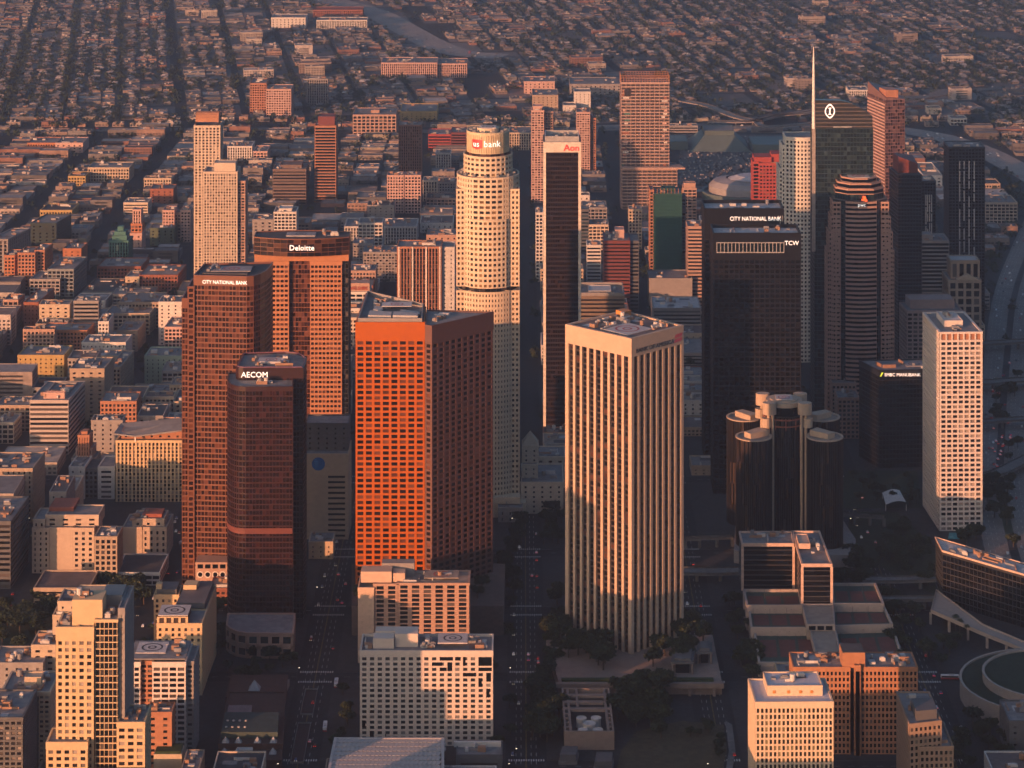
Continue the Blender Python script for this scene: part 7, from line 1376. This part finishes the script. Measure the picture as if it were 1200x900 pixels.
def car(x, y, rz, colour, where, group, z=.0):
    t = thing('car', '%s car %s' % (colour, where), 'car', (x, y, z), group, rz); child(t, 'body', BODY[colour], (0, 0, 0)); child(t, 'windows', CAB, (0, 0, 0.012))
    for sx in (-.82, .82):
        for sy in (-1.35, 1.4): child(t, 'wheel', WHEEL, (sx, sy, .32))
        child(t, 'headlight', LAMP_F, (sx * .75, 2.25, .66)); child(t, 'taillight', LAMP_R, (sx * .75, -2.24, .74))
R3 = random.Random(3); COL = ['white', 'white', 'black', 'silver', 'silver', 'red', 'blue', 'black', 'white']
NAMES = {-133: 'on the wide left avenue with the underpass', 10: 'on the central avenue left of the fin tower', 133: 'on the street between the fin tower and the sports courts', 279: 'on the right avenue beside the sports courts', -262: 'on the street left of the red glass tower', -374: 'on the far left avenue in shade'}
for X, wh in NAMES.items():
    for k in range(26):
        y = R3.uniform(1660, 2290); lane = R3.choice((-4.8, -1.7, 1.7, 4.8, -8.5, 8.5, -8.5, 8.5)); c = R3.choice(COL)
        car(skew(X, y) + lane, y, math.pi if lane < 0 else 0, c, wh, '%s cars %s' % (c, wh))
for k in range(34):
    x, y = P2(R3.uniform(1160, 1186), R3.uniform(420, 560)); c = R3.choice(COL); car(x, y, .05, c, 'on the freeway lanes at the right edge', '%s cars on the right freeway' % c, .31)
for k in range(16):
    q = P2(R3.uniform(44, 100), R3.uniform(672, 686), 11.5); c = R3.choice(COL); car(q[0], q[1], math.pi / 2 * R3.choice((0, 1)), c, 'parked on the deck before the great cream hotel', '%s cars on the parking deck' % c, Z_DECK if 'Z_DECK' in globals() else .2)
for k in range(8):
    x, y = P2(898 + k % 4 * 7, 789 + k // 4 * 8); c = R3.choice(COL); car(x, y, .3, c, 'parked behind the pale gold tower by the brick slabs', '%s cars behind the pale gold tower' % c, .15)
def bus(x, y, rz, lower, label):
    t = thing('bus', label, 'bus', (x, y, 0), None, rz); g = loft([(-6, .4), (6, .4), (6.05, 1.5), (-6.05, 1.5)], 1.27); o = obj('lower_body', g, PAINT[lower]); o.parent = t
    g = loft([(-6.05, 1.5), (6.05, 1.5), (5.9, 3.0), (-6, 3.05)], 1.27); o = obj('upper_body', g, PAINT['white']); o.parent = t
    g = G(); g.box(-1.285, -5.6, 1.65, 1.285, 5.6, 2.6); o = obj('windows', g, MATS['glass_dark']); o.parent = t
    g = G(); g.box(-.8, -3, 3.02, .8, 1, 3.4); o = obj('roof_unit', g, MATS['unit_light']); o.parent = t
    for sx in (-1.2, 1.2):
        for sy in (-3.6, 3.8): w = child(t, 'wheel', WHEEL, (sx, sy, .45)); w.scale = (1.4, 1.4, 1.4)
for (px, py, rz, c, lab) in ((394, 803, .02, 'red', 'red and white bus at the crossing on the left avenue'), (381, 854, .02, 'red', 'red and white bus farther down the left avenue by the orange sign'), (1113, 796, 1.52, 'red', 'red and white bus turning across the right avenue'), (1129, 860, .25, 'silver', 'white bus on the right avenue below the crossing'), (226, 622, -.3, 'silver', 'grey bus on the street left of the red glass tower'), (215, 637, -.3, 'silver', 'second grey bus below it on the same street')):
    x, y = P2(px, py); bus(x, y, rz, c, lab)
# underpass openings in the left avenue
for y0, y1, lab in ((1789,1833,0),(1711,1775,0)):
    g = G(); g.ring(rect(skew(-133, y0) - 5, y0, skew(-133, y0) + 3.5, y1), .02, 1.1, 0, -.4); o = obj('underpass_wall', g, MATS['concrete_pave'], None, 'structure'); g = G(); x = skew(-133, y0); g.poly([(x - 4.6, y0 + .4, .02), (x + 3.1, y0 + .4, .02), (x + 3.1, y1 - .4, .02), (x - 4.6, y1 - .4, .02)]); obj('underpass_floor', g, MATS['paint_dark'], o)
# street lamps with lit heads
g = G(); g.prism(circ(0, 0, .09, 6), 0, 8.5); g.box(-.05, -.05, 8.4, 1.8, .05, 8.5); POLE = stock('pole', g, MATS['metal_dark']); g = G(); g.box(1.3, -.16, 8.25, 1.95, .16, 8.39, bottom=True); HEADL = stock('lamp_head', g, glow('lamp_glow', (1, .8, .55), 3.0))
def lamp(x, y, rz, where, group): t = thing('street_lamp', 'lit street lamp ' + where, 'street lamp', (x, y, .14), group, rz); child(t, 'pole', POLE, (0, 0, 0)); child(t, 'lamp_head', HEADL, (0, 0, 0))
for X, wh in NAMES.items():
    for k in range(4): y = 1690 + k * 160; lamp(skew(X, y) - 12.2, y, 0, wh, 'street lamps ' + wh)
for px, py in ((1180, 594), (772, 842), (966, 575), (1195, 886), (602, 893)): x, y = P2(px, py); lamp(x, y, 0, 'standing alone on the pavement at a corner', 'lone corner lamps')
# metro canopy
q = ((303.3,2215.9),(319.9,2215.9),(318.9,2247.5),(304.8,2247.5)); t = thing('station_canopy', 'small white curved canopy at the corner below the black bank box', 'canopy', (*cen(q), 0)); g = G()
for i in range(6):
    a, b = sub(q, i / 6, 0, (i + 1) / 6, 1)[0:2], sub(q, i / 6, 0, (i + 1) / 6, 1)[2:4]; z0, z1 = 5 + 3 * math.sin(i / 6 * 2.4), 5 + 3 * math.sin((i + 1) / 6 * 2.4); g.poly([(*a[0], z0), (*a[1], z1), (*b[0], z1), (*b[1], z0)])
obj('roof', g, MATS['white_paint'], t)
for p_ in q: g = G(); g.box(p_[0] - .2, p_[1] - .2, 0, p_[0] + .2, p_[1] + .2, 5); obj('post', g, MATS['white_paint'], t)
# red arc sculpture

# small cars on the far freeways and lots
TINY = {}
for c in ('white', 'black', 'silver', 'red'): TINY[c] = stock('body', loft([(-2.2, .3), (2.2, .3), (2.2, .85), (1.1, .95), (.5, 1.45), (-1.4, 1.45), (-2.2, .9)], .9), PAINT[c])
kk = 0
for fine, w, z in LANES:
    if w < 16 or kk > 200: continue
    for _ in range(34):
        i = R3.randrange(len(fine) - 1); a, b = fine[i], fine[i + 1]; p = a.lerp(b, R3.random()); d = (b - a).normalized(); n_ = Vector((-d.y, d.x)); p = p + n_ * R3.uniform(-w / 2 + 2, w / 2 - 2)
        if abs(p.x) > p.y * .19 or p.y > 5600: continue
        c = R3.choice(('white', 'white', 'black', 'silver', 'red')); o = bpy.data.objects.new('car', TINY[c]); SC.collection.objects.link(o); o.location = (p.x, p.y, z + .02); o.rotation_euler = (0, 0, math.atan2(-d.x, d.y)); tag(o, 'tiny %s car on a distant freeway lane' % c, 'car', 'tiny %s cars on distant freeways' % c); kk += 1
g = G(); lots = []
for k in range(900):
    x, y = P2(R3.uniform(795, 955), R3.uniform(160, 214))
    if free(x - 3, y - 3, x + 3, y + 3): y = round(y / 9) * 9; x = round(x / 2.8) * 2.8; c = cen([(x, y)]); g.box(x - .9, y - 2.2, .2, x + .9, y + 2.2, 1.4); g.t[-5:] = [tv(R3.choice((9, 3, 13, 10, 5)))] * 5
obj('parked_cars', g, PM, None, 'stuff')

# ---------------------------------------------------------------- haze (the air itself)
g = G(); g.box(-1420, -60, -3, 1420, 6650, 702, bottom=True)
hz = bpy.data.materials.new('haze_air'); hz.use_nodes = True; n = hz.node_tree
n.nodes.remove(n.nodes['Principled BSDF'])
pv = n.nodes.new('ShaderNodeVolumePrincipled'); pv.inputs['Color'].default_value = (0.76, 0.81, 1.0, 1)
pv.inputs['Density'].default_value = 0.00011; pv.inputs['Anisotropy'].default_value = 0.75
n.links.new(pv.outputs[0], n.nodes['Material Output'].inputs['Volume'])
o = obj('haze', g, hz, None, 'stuff')
